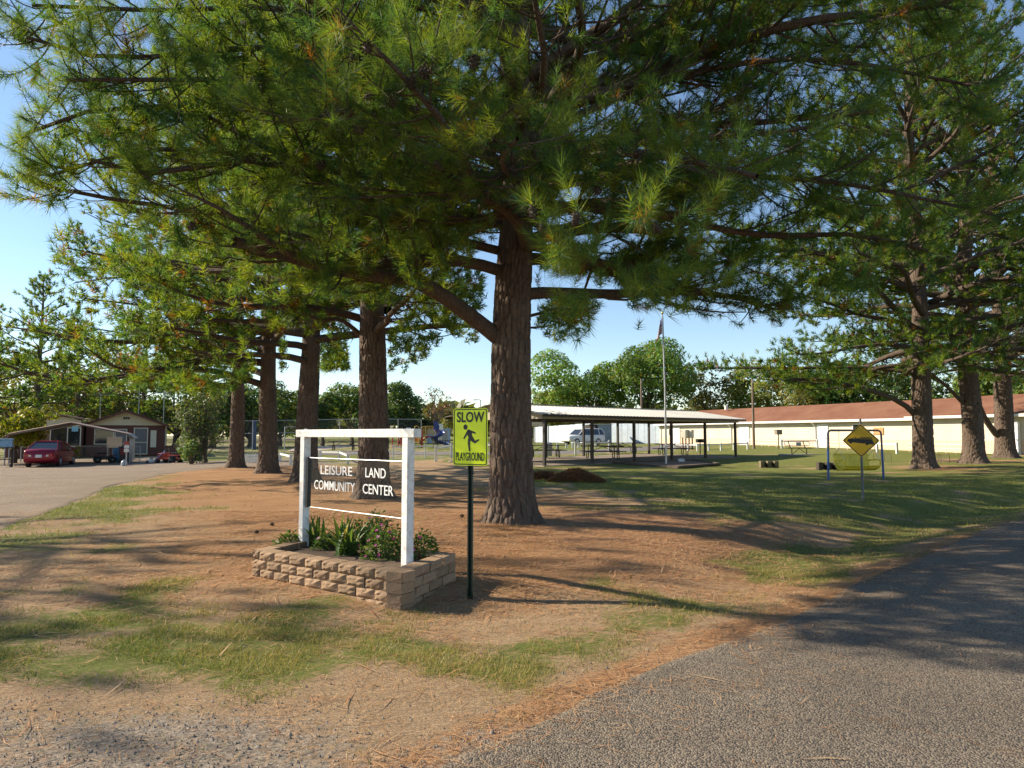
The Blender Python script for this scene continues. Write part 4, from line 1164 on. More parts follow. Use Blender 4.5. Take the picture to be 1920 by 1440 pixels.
for k in range(36): mb.cyl((0, .0295 - .002, .06 + k * .048), (0, .0205, .06 + k * .048), .0045, n=6)
for k in range(18): mb.cyl((0, .0200, .10 + k * .05), (0, .0225, .10 + k * .05), .005, n=6)
mb.build("bolt_hole", BLACK, post)
MB().prism(rrect(W_, H_, .028), 0.004, 0.0065, (0, 0, zc), (1, 0, 0), (0, 0, 1)).build("plate", FLUO, slow)
mb = MB(); ring(mb, rrect(W_ - .016, H_ - .016, .024), rrect(W_ - .034, H_ - .034, .018), 0.0065, 0.0085, (0, 0, zc), (1, 0, 0), (0, 0, 1)); mb.build("border", BLACK, slow)
mm = YS / F
sx = lambda u: (u - 882.0) * mm * 1.13
sz = lambda v: zc + (819.0 - v) * mm
put_text("lettering", "SLOW", BLACK, slow, Vector((sx(856), -.0085, sz(792))), (1, 0, 0), (0, 0, 1), 60 * mm, 20 * mm, bold=.022, depth=.003)
put_text("lettering", "PLAYGROUND", BLACK, slow, Vector((sx(854.5), -.0085, sz(863.5))), (1, 0, 0), (0, 0, 1), 62 * mm, 15.5 * mm, bold=.010, depth=.003)
def capsule(mb, pts, rr):
    for (a, ra), (b, rb) in zip(list(zip(pts, rr))[:-1], list(zip(pts, rr))[1:]):
        a = np.array(a); b = np.array(b); d = unit(b - a); p = np.array([-d[1], d[0]])
        poly = []
        for i in range(7): an = math.pi * i / 6 - math.pi / 2; poly.append(b + rb * (math.cos(an) * d + math.sin(an) * p))
        for i in range(7): an = math.pi * i / 6 + math.pi / 2; poly.append(a + ra * (math.cos(an) * d + math.sin(an) * p))
        capsule.k += 1
        mb.prism([(q[0], q[1]) for q in poly], 0.0065, 0.0086 + .0002 * capsule.k, (0, 0, 0), (1, 0, 0), (0, 0, 1))
capsule.k = 0
fig = MB(); q = lambda x, y: (sx(700 + x / 8.348), sz(740 + y / 8.348)); R_ = lambda r: r / 8.348 * mm
fig.prism([(q(1443, 508)[0] + R_(36) * math.cos(a), q(1443, 508)[1] + R_(42) * math.sin(a)) for a in np.linspace(0, 6.28, 17)[:-1]], .0065, .0090, (0, 0, 0), (1, 0, 0), (0, 0, 1))
fig.prism([q(*p) for p in ((1470, 560), (1500, 545), (1545, 580), (1550, 640), (1590, 705), (1560, 745), (1525, 712), (1520, 740), (1485, 720), (1500, 690), (1478, 635), (1465, 600))][::-1], .0065, .0088, (0, 0, 0), (1, 0, 0), (0, 0, 1))
capsule(fig, [q(1495, 562), q(1598, 600)], [R_(18), R_(13)])
capsule(fig, [q(1480, 580), q(1422, 682)], [R_(18), R_(13)])
capsule(fig, [q(1560, 700), q(1592, 742), q(1652, 708)], [R_(24), R_(19), R_(12)])
capsule(fig, [q(1505, 700), q(1500, 770), q(1512, 872)], [R_(24), R_(18), R_(13)])
fig.build("running_figure", BLACK, slow)
mb = MB()
for z in (zc + H_ * .36, zc - H_ * .41): mb.cyl((0, -.0065, z), (0, -.0125, z), .007, n=8)
mb.build("bolt", GALV, slow)

# ------------------------------------------------------------------ fire engine warning sign
fg = G(1618, 937)
YF = fg.y; mf = YF / F
fire = thing("fire_truck_sign", "yellow diamond sign with black fire engine silhouette on a grey post", "sign", tuple(fg), math.radians(-26))
YEL = pm("traffic_yellow", (0.78, 0.46, 0.012), 0.45, var=0.08, scale=3)
zc = zt_(826, YF) - fg.z; hd_ = 0.42
mb = MB(); mb.cyl((0, .035, -.4), (0, .035, zc + hd_ + .12), .03, n=10); mb.build("post", pm("dull_grey_post", (.17, .17, .17), .6, .2), fire, smooth=True)
def diam(r, c):
    pts = []
    for k in range(4):
        a = math.pi / 2 * k; b = a + math.pi / 2
        p = np.array([math.cos(a), math.sin(a)]) * r
        d1 = unit(np.array([math.cos(a - math.pi / 2), math.sin(a - math.pi / 2)]) * r - p); d2 = unit(np.array([math.cos(b), math.sin(b)]) * r - p)
        pts += [tuple(p + d1 * c), tuple(p + (d1 + d2) * c * .18), tuple(p + d2 * c)]
    return pts
MB().prism(diam(hd_, .05), 0.0, .003, (0, 0, zc), (1, 0, 0), (0, 0, 1)).build("plate", YEL, fire)
mb = MB(); ring(mb, diam(hd_ - .016, .045), diam(hd_ - .042, .036), .003, .005, (0, 0, zc), (1, 0, 0), (0, 0, 1)); mb.build("border", BLACK, fire)
tr = MB(); tilt = math.radians(-5)
def fq(x, y):
    a = (x - 1500) * (0.84 / 465) ; b = -(y - 395) * (0.84 / 410)
    return (a, b)
def fp(pts, k): tr.prism([fq(*p) for p in pts][::-1], .003, .0055 + .0003 * k, (0, 0, zc), (1, 0, 0), (0, 0, 1))
fp([(1328, 408), (1345, 372), (1405, 366), (1412, 378), (1450, 372), (1480, 360), (1486, 376), (1640, 386), (1662, 440), (1600, 438), (1590, 428), (1545, 424), (1540, 432), (1395, 416), (1385, 408)], 0)
for k, (cx, cy) in enumerate(((1372, 408), (1575, 428))): fp([(cx + 24 * math.cos(a), cy + 22 * math.sin(a)) for a in np.linspace(0, 6.28, 15)[:-1]], 1 + k)
fp([(1432, 350), (1442, 350), (1446, 376), (1430, 376)], 3)
fp([(1412, 356), (1420, 356), (1424, 372), (1410, 372)], 4)
for k in range(3): fp([(1490, 352 + k * 9), (1642, 362 + k * 9), (1642, 366 + k * 9), (1490, 356 + k * 9)], 5 + k)
for k in range(12): fp([(1496 + k * 12, 352), (1499 + k * 12, 352), (1499 + k * 12, 384), (1496 + k * 12, 384)], 9)
tr.build("engine_symbol", BLACK, fire)
mb = MB()
for z in (zc + .33, zc - .33): mb.cyl((0, -.003, z), (0, -.010, z), .012, n=8)
mb.build("bolt", GALV, fire)
# ------------------------------------------------------------------ vehicles
def car(label, cat, name, loc, rz, prof, paint, L, Wd, cab, wheel_r, axles, seed, plate=True, lamps=(0, 0)):
    """prof: (x, z_low, z_belt, half-width) stations from rear (x=0) to front; cab: greenhouse stations (x_bottom, x_top) etc.; heading +x"""
    root = thing(name, label, cat, loc, rz)
    rings = []
    for x, zl, zb, hw in prof:
        zm = zl + (zb - zl) * .55
        r = [(x, -hw * .90, zl), (x, -hw, zl + .10), (x, -hw, zm), (x, -hw * .95, zb - .06), (x, -hw * .85, zb), (x, 0, zb + .02), (x, hw * .85, zb), (x, hw * .95, zb - .06), (x, hw, zm), (x, hw, zl + .10), (x, hw * .90, zl)]
        rings.append(r)
    MB().loft(rings).build("body", paint, root, smooth=True, bevel=0.0)
    (xr0, xr1, xf1, xf0, zb, zt, hb, ht) = cab
    glass = MB(); glass.loft([[(xr0, -hb, zb), (xr1, -ht, zt), (xr1, ht, zt), (xr0, hb, zb)][::1], [(xr0 + .9, -hb, zb), (xr1 + .3, -ht, zt + .02), (xr1 + .3, ht, zt + .02), (xr0 + .9, hb, zb)], [(xf0 - .9, -hb, zb), (xf1 - .3, -ht, zt + .02), (xf1 - .3, ht, zt + .02), (xf0 - .9, hb, zb)], [(xf0, -hb, zb), (xf1, -ht, zt), (xf1, ht, zt), (xf0, hb, zb)]])
    glass.build("windows", GLASSD, root)
    MB().loft([[(xr1 - .06, -ht * 1.02, zt - .015), (xr1 - .03, -ht * .8, zt + .045), (xr1 - .03, ht * .8, zt + .045), (xr1 - .06, ht * 1.02, zt - .015)], [((xr1 + xf1) / 2, -ht * 1.04, zt + .0), ((xr1 + xf1) / 2, -ht * .8, zt + .075), ((xr1 + xf1) / 2, ht * .8, zt + .075), ((xr1 + xf1) / 2, ht * 1.04, zt + .0)], [(xf1 + .06, -ht * 1.02, zt - .015), (xf1 + .03, -ht * .8, zt + .04), (xf1 + .03, ht * .8, zt + .04), (xf1 + .06, ht * 1.02, zt - .015)]]).build("roof", paint, root, smooth=True)
    for sg in (-1, 1):
        for (xa, xb) in ((xr0 + .02, xr1), (xf0 - .02, xf1), ((xr0 + xf0) / 2 - .05, (xr1 + xf1) / 2), (xr0 + .75, xr1 + .5)):
            MB().beam((xa, sg * (hb + .006), zb), (xb, sg * (ht + .012), zt), .05, .07).build("pillar", paint, root)
    for x in axles:
        for sg in (-1, 1):
            w = MB(); y = sg * (Wd / 2 - .10)
            V = []
            w.tube([(x, y - .10, wheel_r), (x, y - .09, wheel_r), (x, y + .09, wheel_r), (x, y + .10, wheel_r)], [wheel_r * .9, wheel_r, wheel_r, wheel_r * .9], 18)
            wo_ = w.build("wheel", RUBBER, root, smooth=True)
            MB().tube([(x, y + sg * .095, wheel_r), (x, y + sg * .112, wheel_r)], [wheel_r * .64, wheel_r * .55], 14).build("rim", GALV, wo_, smooth=True)
    zl, zb0, hw = prof[1][1], prof[1][2], prof[1][3]
    RED = pm("tail_lamp_red", (.45, .02, .02), .2); WHT = pm("lamp_clear", (.7, .7, .68), .15)
    for sg in (-1, 1):
        MB().box((lamps[0], sg * hw * .72, zb0 - .2), (.10, hw * .42, .16), sg * .3).build("tail_light", RED, root)
        MB().box((lamps[0] - .02, sg * hw * .58, zb0 - .23), (.09, hw * .18, .09), sg * .3).build("reversing_light", WHT, root)
        MB().box((lamps[1], sg * hw * .70, prof[-2][2] - .14), (.14, hw * .36, .15), -sg * .4).build("headlight", WHT, root)
        MB().box((xf0 - .55, sg * (Wd / 2 + .06), zb + .02), (.12, .16, .11)).build("wing_mirror", paint, root, bevel=.02)
    MB().box((.06, 0, zl + .18), (.12, Wd * .86, .18)).build("bumper", pm("bumper_black", (.02, .02, .022), .6), root)
    if plate: MB().box((lamps[0] - .045, 0, zb0 - .25), (.03, .32, .16)).build("number_plate", pm("plate_white", (.75, .76, .78), .5), root)
    return root
REDP = pm("dark_red_paint", (.24, .012, .03), .22, .35, var=.05, spec=.6)
cp = G(70, 877)
heading = math.radians(90 + 17)
car("dark red sedan parked tail-out under the carport", "car", "parked_car", (cp.x, cp.y + .1, cp.z), heading,
    [(-.06, .40, .66, .66), (.0, .32, .90, .76), (.14, .26, 1.02, .81), (.5, .20, 1.05, .85), (1.2, .19, .98, .86), (2.4, .19, .95, .86), (3.2, .19, .94, .86), (3.7, .19, .88, .85), (4.25, .24, .74, .78), (4.42, .34, .62, .64)], REDP, 4.45, 1.72,
    (.42, 1.25, 2.55, 3.5, .98, 1.44, .77, .55), .31, (.88, 3.5), 1, True, (-.04, 4.28))
WCAR = pm("white_car_paint", (.72, .73, .74), .25, .0, var=.04, spec=.6)
sp = G(1064, 834.5)
car("white sport utility vehicle by the blue fence behind the pavilion", "car", "parked_suv", (sp.x + 3.9, sp.y + 3.3, sp.z), math.radians(180 + 32),
    [(-.02, .5, 1.0, .82), (.05, .38, 1.12, .92), (.5, .30, 1.15, .95), (1.5, .30, 1.13, .96), (2.8, .30, 1.12, .96), (3.4, .30, 1.10, .96), (4.0, .30, 1.05, .95), (4.7, .34, .98, .90), (4.85, .45, .85, .82)], WCAR, 4.9, 1.92,
    (.06, .30, 2.9, 3.62, 1.12, 1.72, .88, .70), .37, (1.0, 3.9), 2, True, (.0, 4.72))

# ------------------------------------------------------------------ house, carport and yard
ha = math.radians(24)
hp = G(300, 857); hc = np.array([(238 - 960) / F * 57.0, 57.0])
house = thing("bungalow", "brown and cream bungalow with a low gable behind the carport", "house", (hc[0], hc[1], h1(*hc)), ha)
SHING = pm("weathered_shingle", (.26, .19, .13), .9, var=.2, scale=3, bump=.5, bscale=25, dirt=(.36, .20, .10))
HW = 2.75; EV = 2.42; PK = 3.5
MB().box((0, 3.0, EV / 2), (HW * 2, 6.0, EV)).build("wall", BROWN, house)
MB().prism([(-HW, EV), (HW, EV), (0, PK)], 0.03, .10, (0, .1, 0), (1, 0, 0), (0, 0, 1)).build("gable", CREAM, house)
for sg in (-1, 1):
    sl = math.atan2(PK - EV, HW); d = np.array([sg * math.cos(sl), 0, -math.sin(sl)])
    top = np.array([0, 0, PK + .08]); L = math.hypot(HW, PK - EV) + .35
    R = np.stack([d, np.array([0, 1.0, 0]), np.cross(d, np.array([0, 1.0, 0]))], 1)
    MB().box(top + d * L / 2 + np.array([0, 2.9, 0]), (L, 6.8, .10), R=R).build("roof", SHING, house)
    MB().box(top + d * L / 2 + np.array([0, -.53, -.03]), (L, .05, .17), R=R).build("bargeboard", BROWN, house)
mb = MB()
for k in range(3): mb.box((-.16 + .16 * k, -.045, PK - .52), (.12, .03, .16))
mb.build("gable_vent", BLACK, house)
def opening(parent, x, z, w, h, y, frame_m, pane_m, name="window"):
    f = MB(); t = .07
    f.box((x - w / 2, y, z + h / 2), (t, .07, h + t)); f.box((x + w / 2, y, z + h / 2), (t, .07, h + t)); f.box((x, y, z + h), (w - t, .07, t)); f.box((x, y, z), (w - t, .07, t))
    if name == "door": f.box((x, y, z + h * .45), (w - t, .05, .06))
    o = f.build(name, frame_m, parent)
    MB().box((x, y + .01, z + h / 2), (w - t, .03, h - t)).build("pane", pane_m, o)
    return o
TRIM = pm("ivory_trim", (.66, .60, .46), .6, var=.08)
SCREEN = pm("screen_grey", (.16, .155, .15), .6, var=.1)
opening(house, 1.05, .15, .95, 2.05, -.03, TRIM, SCREEN, "door")
MB().box((1.95, -.03, 1.35), (.42, .05, 1.35)).build("shutter", TRIM, house)
opening(house, -1.5, .95, 1.3, 1.15, -.03, TRIM, GLASSD); opening(house, -.35, .95, .8, 1.15, -.03, TRIM, SCREEN)
mb = MB()
for k in range(6): mb.box((HW + .04, .5 + k * .35, 1.3), (.05, .22, 2.4))
mb.build("side_board", TRIM, house)
# left wing with its own low gable
MB().box((-5.3, 1.0, 1.2), (4.8, 4.0, 2.4)).build("wing_wall", BROWN, house)
MB().prism([(-7.6, 2.3), (-2.95, 2.3), (-2.95, 2.75), (-4.2, 3.05), (-7.6, 2.45)], 0.0, .08, (0, -1.05, 0), (1, 0, 0), (0, 0, 1)).build("wing_gable", CREAM, house)
MB().prism([(-7.9, 2.42), (-4.2, 3.12), (-2.6, 2.78), (-2.6, 2.88), (-4.2, 3.22), (-7.9, 2.52)], -4.4, .45, (0, -1.0, 0), (1, 0, 0), (0, 0, 1)).build("wing_roof", SHING, house)
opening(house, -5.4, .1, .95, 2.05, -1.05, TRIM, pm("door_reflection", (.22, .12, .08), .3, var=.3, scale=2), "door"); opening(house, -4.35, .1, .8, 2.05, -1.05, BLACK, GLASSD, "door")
opening(house, -3.4, .8, .85, 1.4, -1.05, TRIM, GLASSD); MB().box((-6.6, -1.03, 1.5), (.7, .05, 1.5)).build("shutter", TRIM, house)
MB().box((-3.35, -1.10, 2.15), (.42, .03, .45)).build("poster", pm("pale_blue_poster", (.25, .55, .66), .5), house)
# shed roof further left
sh = thing("garden_shed", "low white shed with dark sloping roof behind the red sedan", "shed", (*bl(78, 60), h1(*bl(78, 60))), ha)
MB().prism([(-2.2, 0), (2.2, 0), (2.2, 2.0), (-2.2, 1.0)], -2, 0, (0, 0, 0), (1, 0, 0), (0, 0, 1)).build("wall", WHITE2, sh)
MB().prism([(-2.5, .95), (2.4, 2.07), (2.4, 2.2), (-2.5, 1.08)], -2.2, .25, (0, 0, 0), (1, 0, 0), (0, 0, 1)).build("roof", pm("dark_shingle", (.05, .05, .05), .8), sh)
# carport
c0 = G(8, 873); ca = math.radians(25)
cpt = thing("carport", "metal carport with rounded brown-dusted roof over the red sedan", "carport", tuple(c0), ca)
CW, CD = 6.6, 5.0
prof = []
for i in range(19):
    t = i / 18; x = -0.25 + (CW + .5) * t
    e = abs(2 * t - 1); prof.append((x, 1.72 + .78 * (1 - e) * 1.0 - .22 * max(0, (e - .86) / .14) ** 2 + .1))
roofm = MB(); V = []; Fs = []
nr = 26
for j in range(nr + 1):
    y = -.15 + (CD + .3) * j / nr
    for x, z in prof: V.append((x, y, z + (.03 if j % 2 else 0)))
k = len(prof)
for j in range(nr):
    for i in range(k - 1): Fs.append((j * k + i, j * k + i + 1, (j + 1) * k + i + 1, (j + 1) * k + i))
roofm.add(V, Fs)
ro = roofm.build("roof", pm("carport_sheet", (.34, .27, .21), .55, .25, var=.2, scale=1.5, dirt=(.36, .19, .10)), cpt); so = ro.modifiers.new("solid", 'SOLIDIFY'); so.thickness = .02
for y in (0.0, 1.25, 2.5, 3.75, 5.0):
    MB().tube([(0, y, 0), (0, y, 1.55), (.08, y, 1.72)] + [(x, y, z - .05) for x, z in prof[1:-1]] + [(CW - .08, y, 1.72), (CW, y, 1.55), (CW, y, 0)], .04, 6).build("bow", GALV, cpt)
# small notices on the carport leg
ns = G(242, 874)
nsg = thing("notice_post", "grey post with a red and white notice and two white ones by the carport", "sign", (ns.x, ns.y - .35, ns.z), math.radians(20))
MB().box((0, .03, .7), (.07, .05, 1.5)).build("post", GALV, nsg)
for z, m_ in ((1.36, pm("notice_red", (.45, .08, .06), .5)), (1.14, WHITE2), (.92, WHITE2)): MB().box((0, -.005, z), (.26, .012, .19)).build("plate", m_, nsg)
# chain link mesh: real wires would be under a pixel, so a see-through weave
def mesh_mat(name, col, dens, sc):
    m, t, out = nt(name)
    tc = N(t, "TexCoord"); mp = N(t, "Mapping"); mp.inputs["Rotation"].default_value = (0, math.radians(45), 0); mp.inputs["Scale"].default_value = (sc, sc, sc)
    t.links.new(tc.outputs["Object"], mp.inputs["Vector"])
    sp_ = N(t, "SeparateXYZ"); t.links.new(mp.outputs[0], sp_.inputs[0])
    fs = []
    for k in (0, 2):
        fr = N(t, "Math", operation='FRACT'); t.links.new(sp_.outputs[k], fr.inputs[0])
        lt = N(t, "Math", operation='LESS_THAN'); lt.inputs[1].default_value = dens; t.links.new(fr.outputs[0], lt.inputs[0]); fs.append(lt.outputs[0])
    mxx = N(t, "Math", operation='MAXIMUM'); t.links.new(fs[0], mxx.inputs[0]); t.links.new(fs[1], mxx.inputs[1])
    b = N(t, "BsdfPrincipled", Roughness=.5, Metallic=.5); b.inputs["Base Color"].default_value = (*col, 1)
    tr = N(t, "BsdfTransparent"); mx = N(t, "MixShader")
    t.links.new(mxx.outputs[0], mx.inputs[0]); t.links.new(tr.outputs[0], mx.inputs[1]); t.links.new(b.outputs[0], mx.inputs[2]); t.links.new(mx.outputs[0], out.inputs[0])
    return m
CHAIN = mesh_mat("chain_link", (.45, .46, .47), .07, 18)
CHAINB = mesh_mat("chain_link_dark", (.16, .18, .18), .06, 18)
def fence(label, pts, h, gap, name="chain_link_fence", rails=(1.0,), r=.022, m=None, cm=None, cat="fence", mid=False):
    m = m or GALV
    p0 = np.array(pts[0][:2]); root = thing(name, label, cat, (*p0, h1(*p0)))
    z00 = h1(*p0)
    for a, b in zip(pts[:-1], pts[1:]):
        a = np.array(a[:2]); b = np.array(b[:2]); L = np.linalg.norm(b - a); n = max(1, round(L / gap))
        za, zb = h1(*a) - z00, h1(*b) - z00
        A = np.array([*(a - p0), za]); B = np.array([*(b - p0), zb])
        for i in range(n + 1):
            q = A + (B - A) * i / n; MB().cyl(q, q + np.array([0, 0, h]), r, n=6).build("post", m, root)
        for f in rails: MB().cyl(A + np.array([0, 0, h * f - .02]), B + np.array([0, 0, h * f - .02]), r * .8, n=5).build("rail", m, root)
        if cm:
            ang = math.atan2(b[1] - a[1], b[0] - a[0])
            o = MB().add([(0, 0, .03), (L, 0, .03), (L, 0, h), (0, 0, h)], [(0, 1, 2, 3)]).build("wire_mesh", cm, root, loc=A); o.rotation_euler = (0, -math.atan2(zb - za, L), ang)
    return root
fence("waist-high chain link fence in front of the bungalow", [G(140, 866), G(200, 865.5), G(262, 867)], 1.05, 2.2, cm=CHAIN)
# yard clutter
def wheelp(mb_parent, c, r, w, axis=(0, 1, 0), name="wheel"):
    c = np.array(c, float); a = np.array(axis, float)
    o = MB().tube([c - a * w / 2, c - a * w * .35, c + a * w * .35, c + a * w / 2], [r * .82, r, r, r * .82], 14).build(name, RUBBER, mb_parent, smooth=True)
    MB().tube([c - a * w * .53, c + a * w * .53], r * .36, 10).build("rim", pm("dark_hub", (.12, .12, .12), .5, .4), o); return o
p = G(196, 868); q4 = thing("quad_bike", "dark red quad bike parked in front of the bungalow windows", "quad bike", tuple(p), math.radians(35)); q4.scale = (.75, .75, .75)
for x in (-.55, .55):
    for y in (-.42, .42): wheelp(q4, (x, y, .28), .28, .22)
DRED = pm("maroon_plastic", (.13, .02, .025), .4)
mb = MB(); mb.box((-.55, 0, .66), (.75, 1.0, .06)); mb.box((.55, 0, .66), (.7, 1.0, .06)); mb.build("fender", DRED, q4, bevel=.03)
MB().box((0, 0, .42), (1.1, .4, .3)).build("engine", BLACK, q4, bevel=.04); MB().box((-.2, 0, .82), (.75, .3, .14)).build("seat", BLACK, q4, bevel=.05)
MB().tube([(.35, -.4, 1.05), (.42, -.1, 1.0), (.42, .1, 1.0), (.35, .4, 1.05)], .025, 6).build("handlebar", BLACK, q4); MB().box((.42, 0, .85), (.12, .2, .3)).build("steering_head", DRED, q4)
MB().tube([(-.5, -.4, .72), (-.85, -.4, .78), (-.85, .4, .78), (-.5, .4, .72)], .02, 6).build("rack", BLACK, q4)
p = G(219, 866); brl = thing("plastic_barrel", "blue plastic barrel beside the quad bike", "barrel", tuple(p))
MB().lathe([(.24, 0), (.28, .05), (.29, .3), (.3, .32), (.29, .34), (.29, .6), (.3, .62), (.29, .64), (.28, .85), (.25, .9)], n=18).build("drum", pm("blue_plastic", (.09, .24, .40), .45), brl, smooth=True)
MB().lathe([(.255, .9), (.255, .93), (.1, .935)], n=18).build("rim", pm("blue_plastic_rim", (.12, .30, .46), .45), brl)
p = G(233, 868); bn = thing("wheeled_bin", "dark wheeled bin with a red cloth next to the blue barrel", "bin", tuple(p), .3)
MB().loft([[(-.24, -.24, .06), (.24, -.24, .06), (.24, .24, .06), (-.24, .24, .06)], [(-.29, -.29, .95), (.29, -.29, .95), (.29, .29, .95), (-.29, .29, .95)]]).build("body", pm("bin_black", (.03, .025, .025), .5), bn, bevel=.02)
MB().box((0, 0, 1.0), (.62, .66, .07)).build("lid", BLACK, bn, bevel=.02); MB().box((.02, -.30, .72), (.45, .05, .42)).build("cloth", pm("faded_red_cloth", (.22, .05, .04), .9), bn, bevel=.02)
for y in (-.2, .2): wheelp(bn, (-.22, y, .1), .1, .06)
p = G(234, 874); jg = thing("water_jug", "pale grey plastic jug on the ground by the notice post", "jug", (p.x, p.y - .1, p.z))
MB().lathe([(.13, 0), (.16, .03), (.16, .22), (.12, .30), (.04, .35), (.04, .39)], n=14).build("body", pm("pale_jug", (.40, .46, .52), .35), jg, smooth=True); MB().tube([(.13, 0, .26), (.2, 0, .24), (.19, 0, .14), (.16, 0, .1)], .015, 6).build("handle", pm("pale_jug", (.4, .46, .52)), jg)
p = G(195, 864); wb = thing("leaning_board", "white board leaning against the bungalow behind the quad bike", "board", (p.x, p.y + 1.2, p.z), .3)
MB().box((0, 0, 1.25), (.95, .05, .75)).build("sheet", WHITE2, wb); mb = MB(); mb.box((-.4, .04, .6), (.06, .05, 1.2)); mb.box((.4, .04, .6), (.06, .05, 1.2)); mb.build("leg", GALV, wb)
p = G(317, 868.5); lt = thing("lawn_tractor", "red riding mower in front of the low brick wall", "mower", tuple(p), math.radians(170))
REDM = pm("mower_red", (.42, .05, .025), .4)
MB().loft([[(.1, -.25, .35), (.1, .25, .35), (.1, .25, .68), (.1, -.25, .68)], [(.75, -.23, .35), (.75, .23, .35), (.72, .21, .62), (.72, -.21, .62)]]).build("hood", REDM, lt, bevel=.03)
mb = MB(); mb.box((-.5, 0, .5), (.6, .85, .06)); mb.box((-.05, 0, .3), (1.1, .95, .12)); mb.build("fender", REDM, lt, bevel=.02)
mb = MB(); mb.box((-.45, 0, .62), (.4, .42, .12)); mb.box((-.66, 0, .8), (.1, .4, .32)); mb.build("seat", BLACK, lt, bevel=.03)
mb = MB(); mb.tube([(.05, 0, .68), (-.05, 0, .9)], .02, 6); mb.tube([(-.05 + .0 + .06 * math.cos(a), .17 * math.sin(a), .9 + .16 * math.cos(a) * .5) for a in np.linspace(0, 6.28, 13)], .014, 5); mb.build("steering_wheel", BLACK, lt)
for y in (-.4, .4): wheelp(lt, (-.5, y, .24), .24, .2); wheelp(lt, (.55, y, .17), .17, .14)
p = G(284, 869); pmw = thing("push_mower", "small white and blue push mower between the post and the red mower", "mower", tuple(p), .5)
MB().lathe([(.26, .08), (.28, .12), (.26, .22), (.1, .26)], n=14).build("deck", WHITE2, pmw, smooth=True); MB().lathe([(.1, .25), (.1, .36), (.05, .4)], n=10).build("engine", pm("engine_tan", (.5, .35, .2)), pmw)
for x in (-.25, .25):
    for y in (-.22, .22): wheelp(pmw, (x, y, .09), .09, .05)
MB().tube([(.2, -.18, .2), (.7, -.18, .75), (.74, 0, .78), (.7, .18, .75), (.2, .18, .2)], .02, 6).build("handle", pm("handle_blue", (.25, .35, .6)), pmw)
p = G(320, 866); bw = thing("brick_wall", "low brown brick wall right of the bungalow door", "wall", (p.x - .8, p.y + 1.0, p.z), .1)
BRK = pm("brown_brick", (.17, .09, .065), .9, var=.2, scale=8, bump=.3)
MB().box((1.1, .12, .5), (2.5, .12, 1.0)).build("core", pm("mortar", (.22, .17, .14), .95), bw)
bk = MB().box((0, 0, 0), (.235, .12, .085)).mesh("brick", BRK)
for r_ in range(9):
    for c_ in range(9):
        link("brick", bk, bw, (.04 + c_ * .262 + (.06 if r_ % 2 else -.06) + .05, .03, .06 + r_ * .108))
MB().box((1.1, .08, 1.03), (2.6, .28, .06)).build("coping", BRK, bw)
p = G(327, 864); sd_ = thing("satellite_dish", "dark satellite dish on a pole at the bungalow's right corner", "dish", (p.x, p.y + 2.5, p.z), .4)
MB().cyl((0, 0, 0), (0, 0, 2.0), .035, n=8).build("pole", GALV, sd_)
d = MB(); dv = []; df = []
for i in range(5):
    for j in range(16):
        a = j * math.pi / 8; r_ = .46 * i / 4 + .005; dv.append((r_ * math.cos(a), -.12 - .35 * r_ * r_ + .1, 2.05 + r_ * math.sin(a)))
for i in range(4):
    for j in range(16): df.append((i * 16 + j, i * 16 + (j + 1) % 16, (i + 1) * 16 + (j + 1) % 16, (i + 1) * 16 + j))
d.add(dv, df); do = d.build("reflector", BLACK, sd_, smooth=True); do.modifiers.new("solid", 'SOLIDIFY').thickness = .02
MB().tube([(0, -.05, 1.62), (0, -.4, 1.75), (0, -.48, 1.95)], .018, 6).build("arm", GALV, sd_)
for u, Y, v, lab in ((260, 66, 722, "thin antenna mast behind the bungalow roof peak"), (307, 64, 735, "thin antenna mast behind the bungalow's right eave"), (188, 64, 738, "thin antenna mast left of the bungalow gable")):
    b_ = bl(u, Y); am = thing("antenna_mast", lab, "antenna", (*b_, h1(*b_)), .3, "antenna masts behind the bungalow"); tpz = zt_(v, Y)
    MB().cyl((0, 0, 0), (0, 0, tpz), .03, n=6).build("mast", GALV, am)
    mb = MB(); mb.cyl((-.7, 0, tpz - .1), (.7, 0, tpz - .1), .012, n=5)
    for k in range(6): mb.cyl((-.6 + .24 * k, -.35, tpz - .1), (-.6 + .24 * k, .35, tpz - .1), .008, n=4)
    mb.build("aerial", GALV, am)
decid("small yellow-green shrub beside the red sedan", tuple(G(135, 867))[:2], 1.0, .5, .05, (.24, .26, .05), 700, .06, 290, name="garden_shrub", nlobe=8, cat="shrub")
p = G(8, 876); tb = thing("storage_box", "blue lidded storage box on a dark trolley at the left frame edge", "box", tuple(p), .5)
MB().box((0, 0, 1.35), (.7, .5, .42)).build("tub", pm("pale_blue_plastic", (.22, .42, .62), .4), tb, bevel=.03); MB().box((0, 0, 1.6), (.76, .56, .07)).build("lid", pm("pale_blue_lid", (.3, .5, .68), .4), tb, bevel=.02)
mb = MB()
for x in (-.35, .35):
    for y in (-.25, .25): mb.box((x, y, .6), (.05, .05, 1.05))
mb.box((0, 0, 1.1), (.8, .6, .05)); mb.box((0, 0, .45), (.8, .6, .05)); mb.build("trolley", DARKMET, tb)
for x in (-.35, .35): wheelp(tb, (x, -.25, .09), .09, .05)
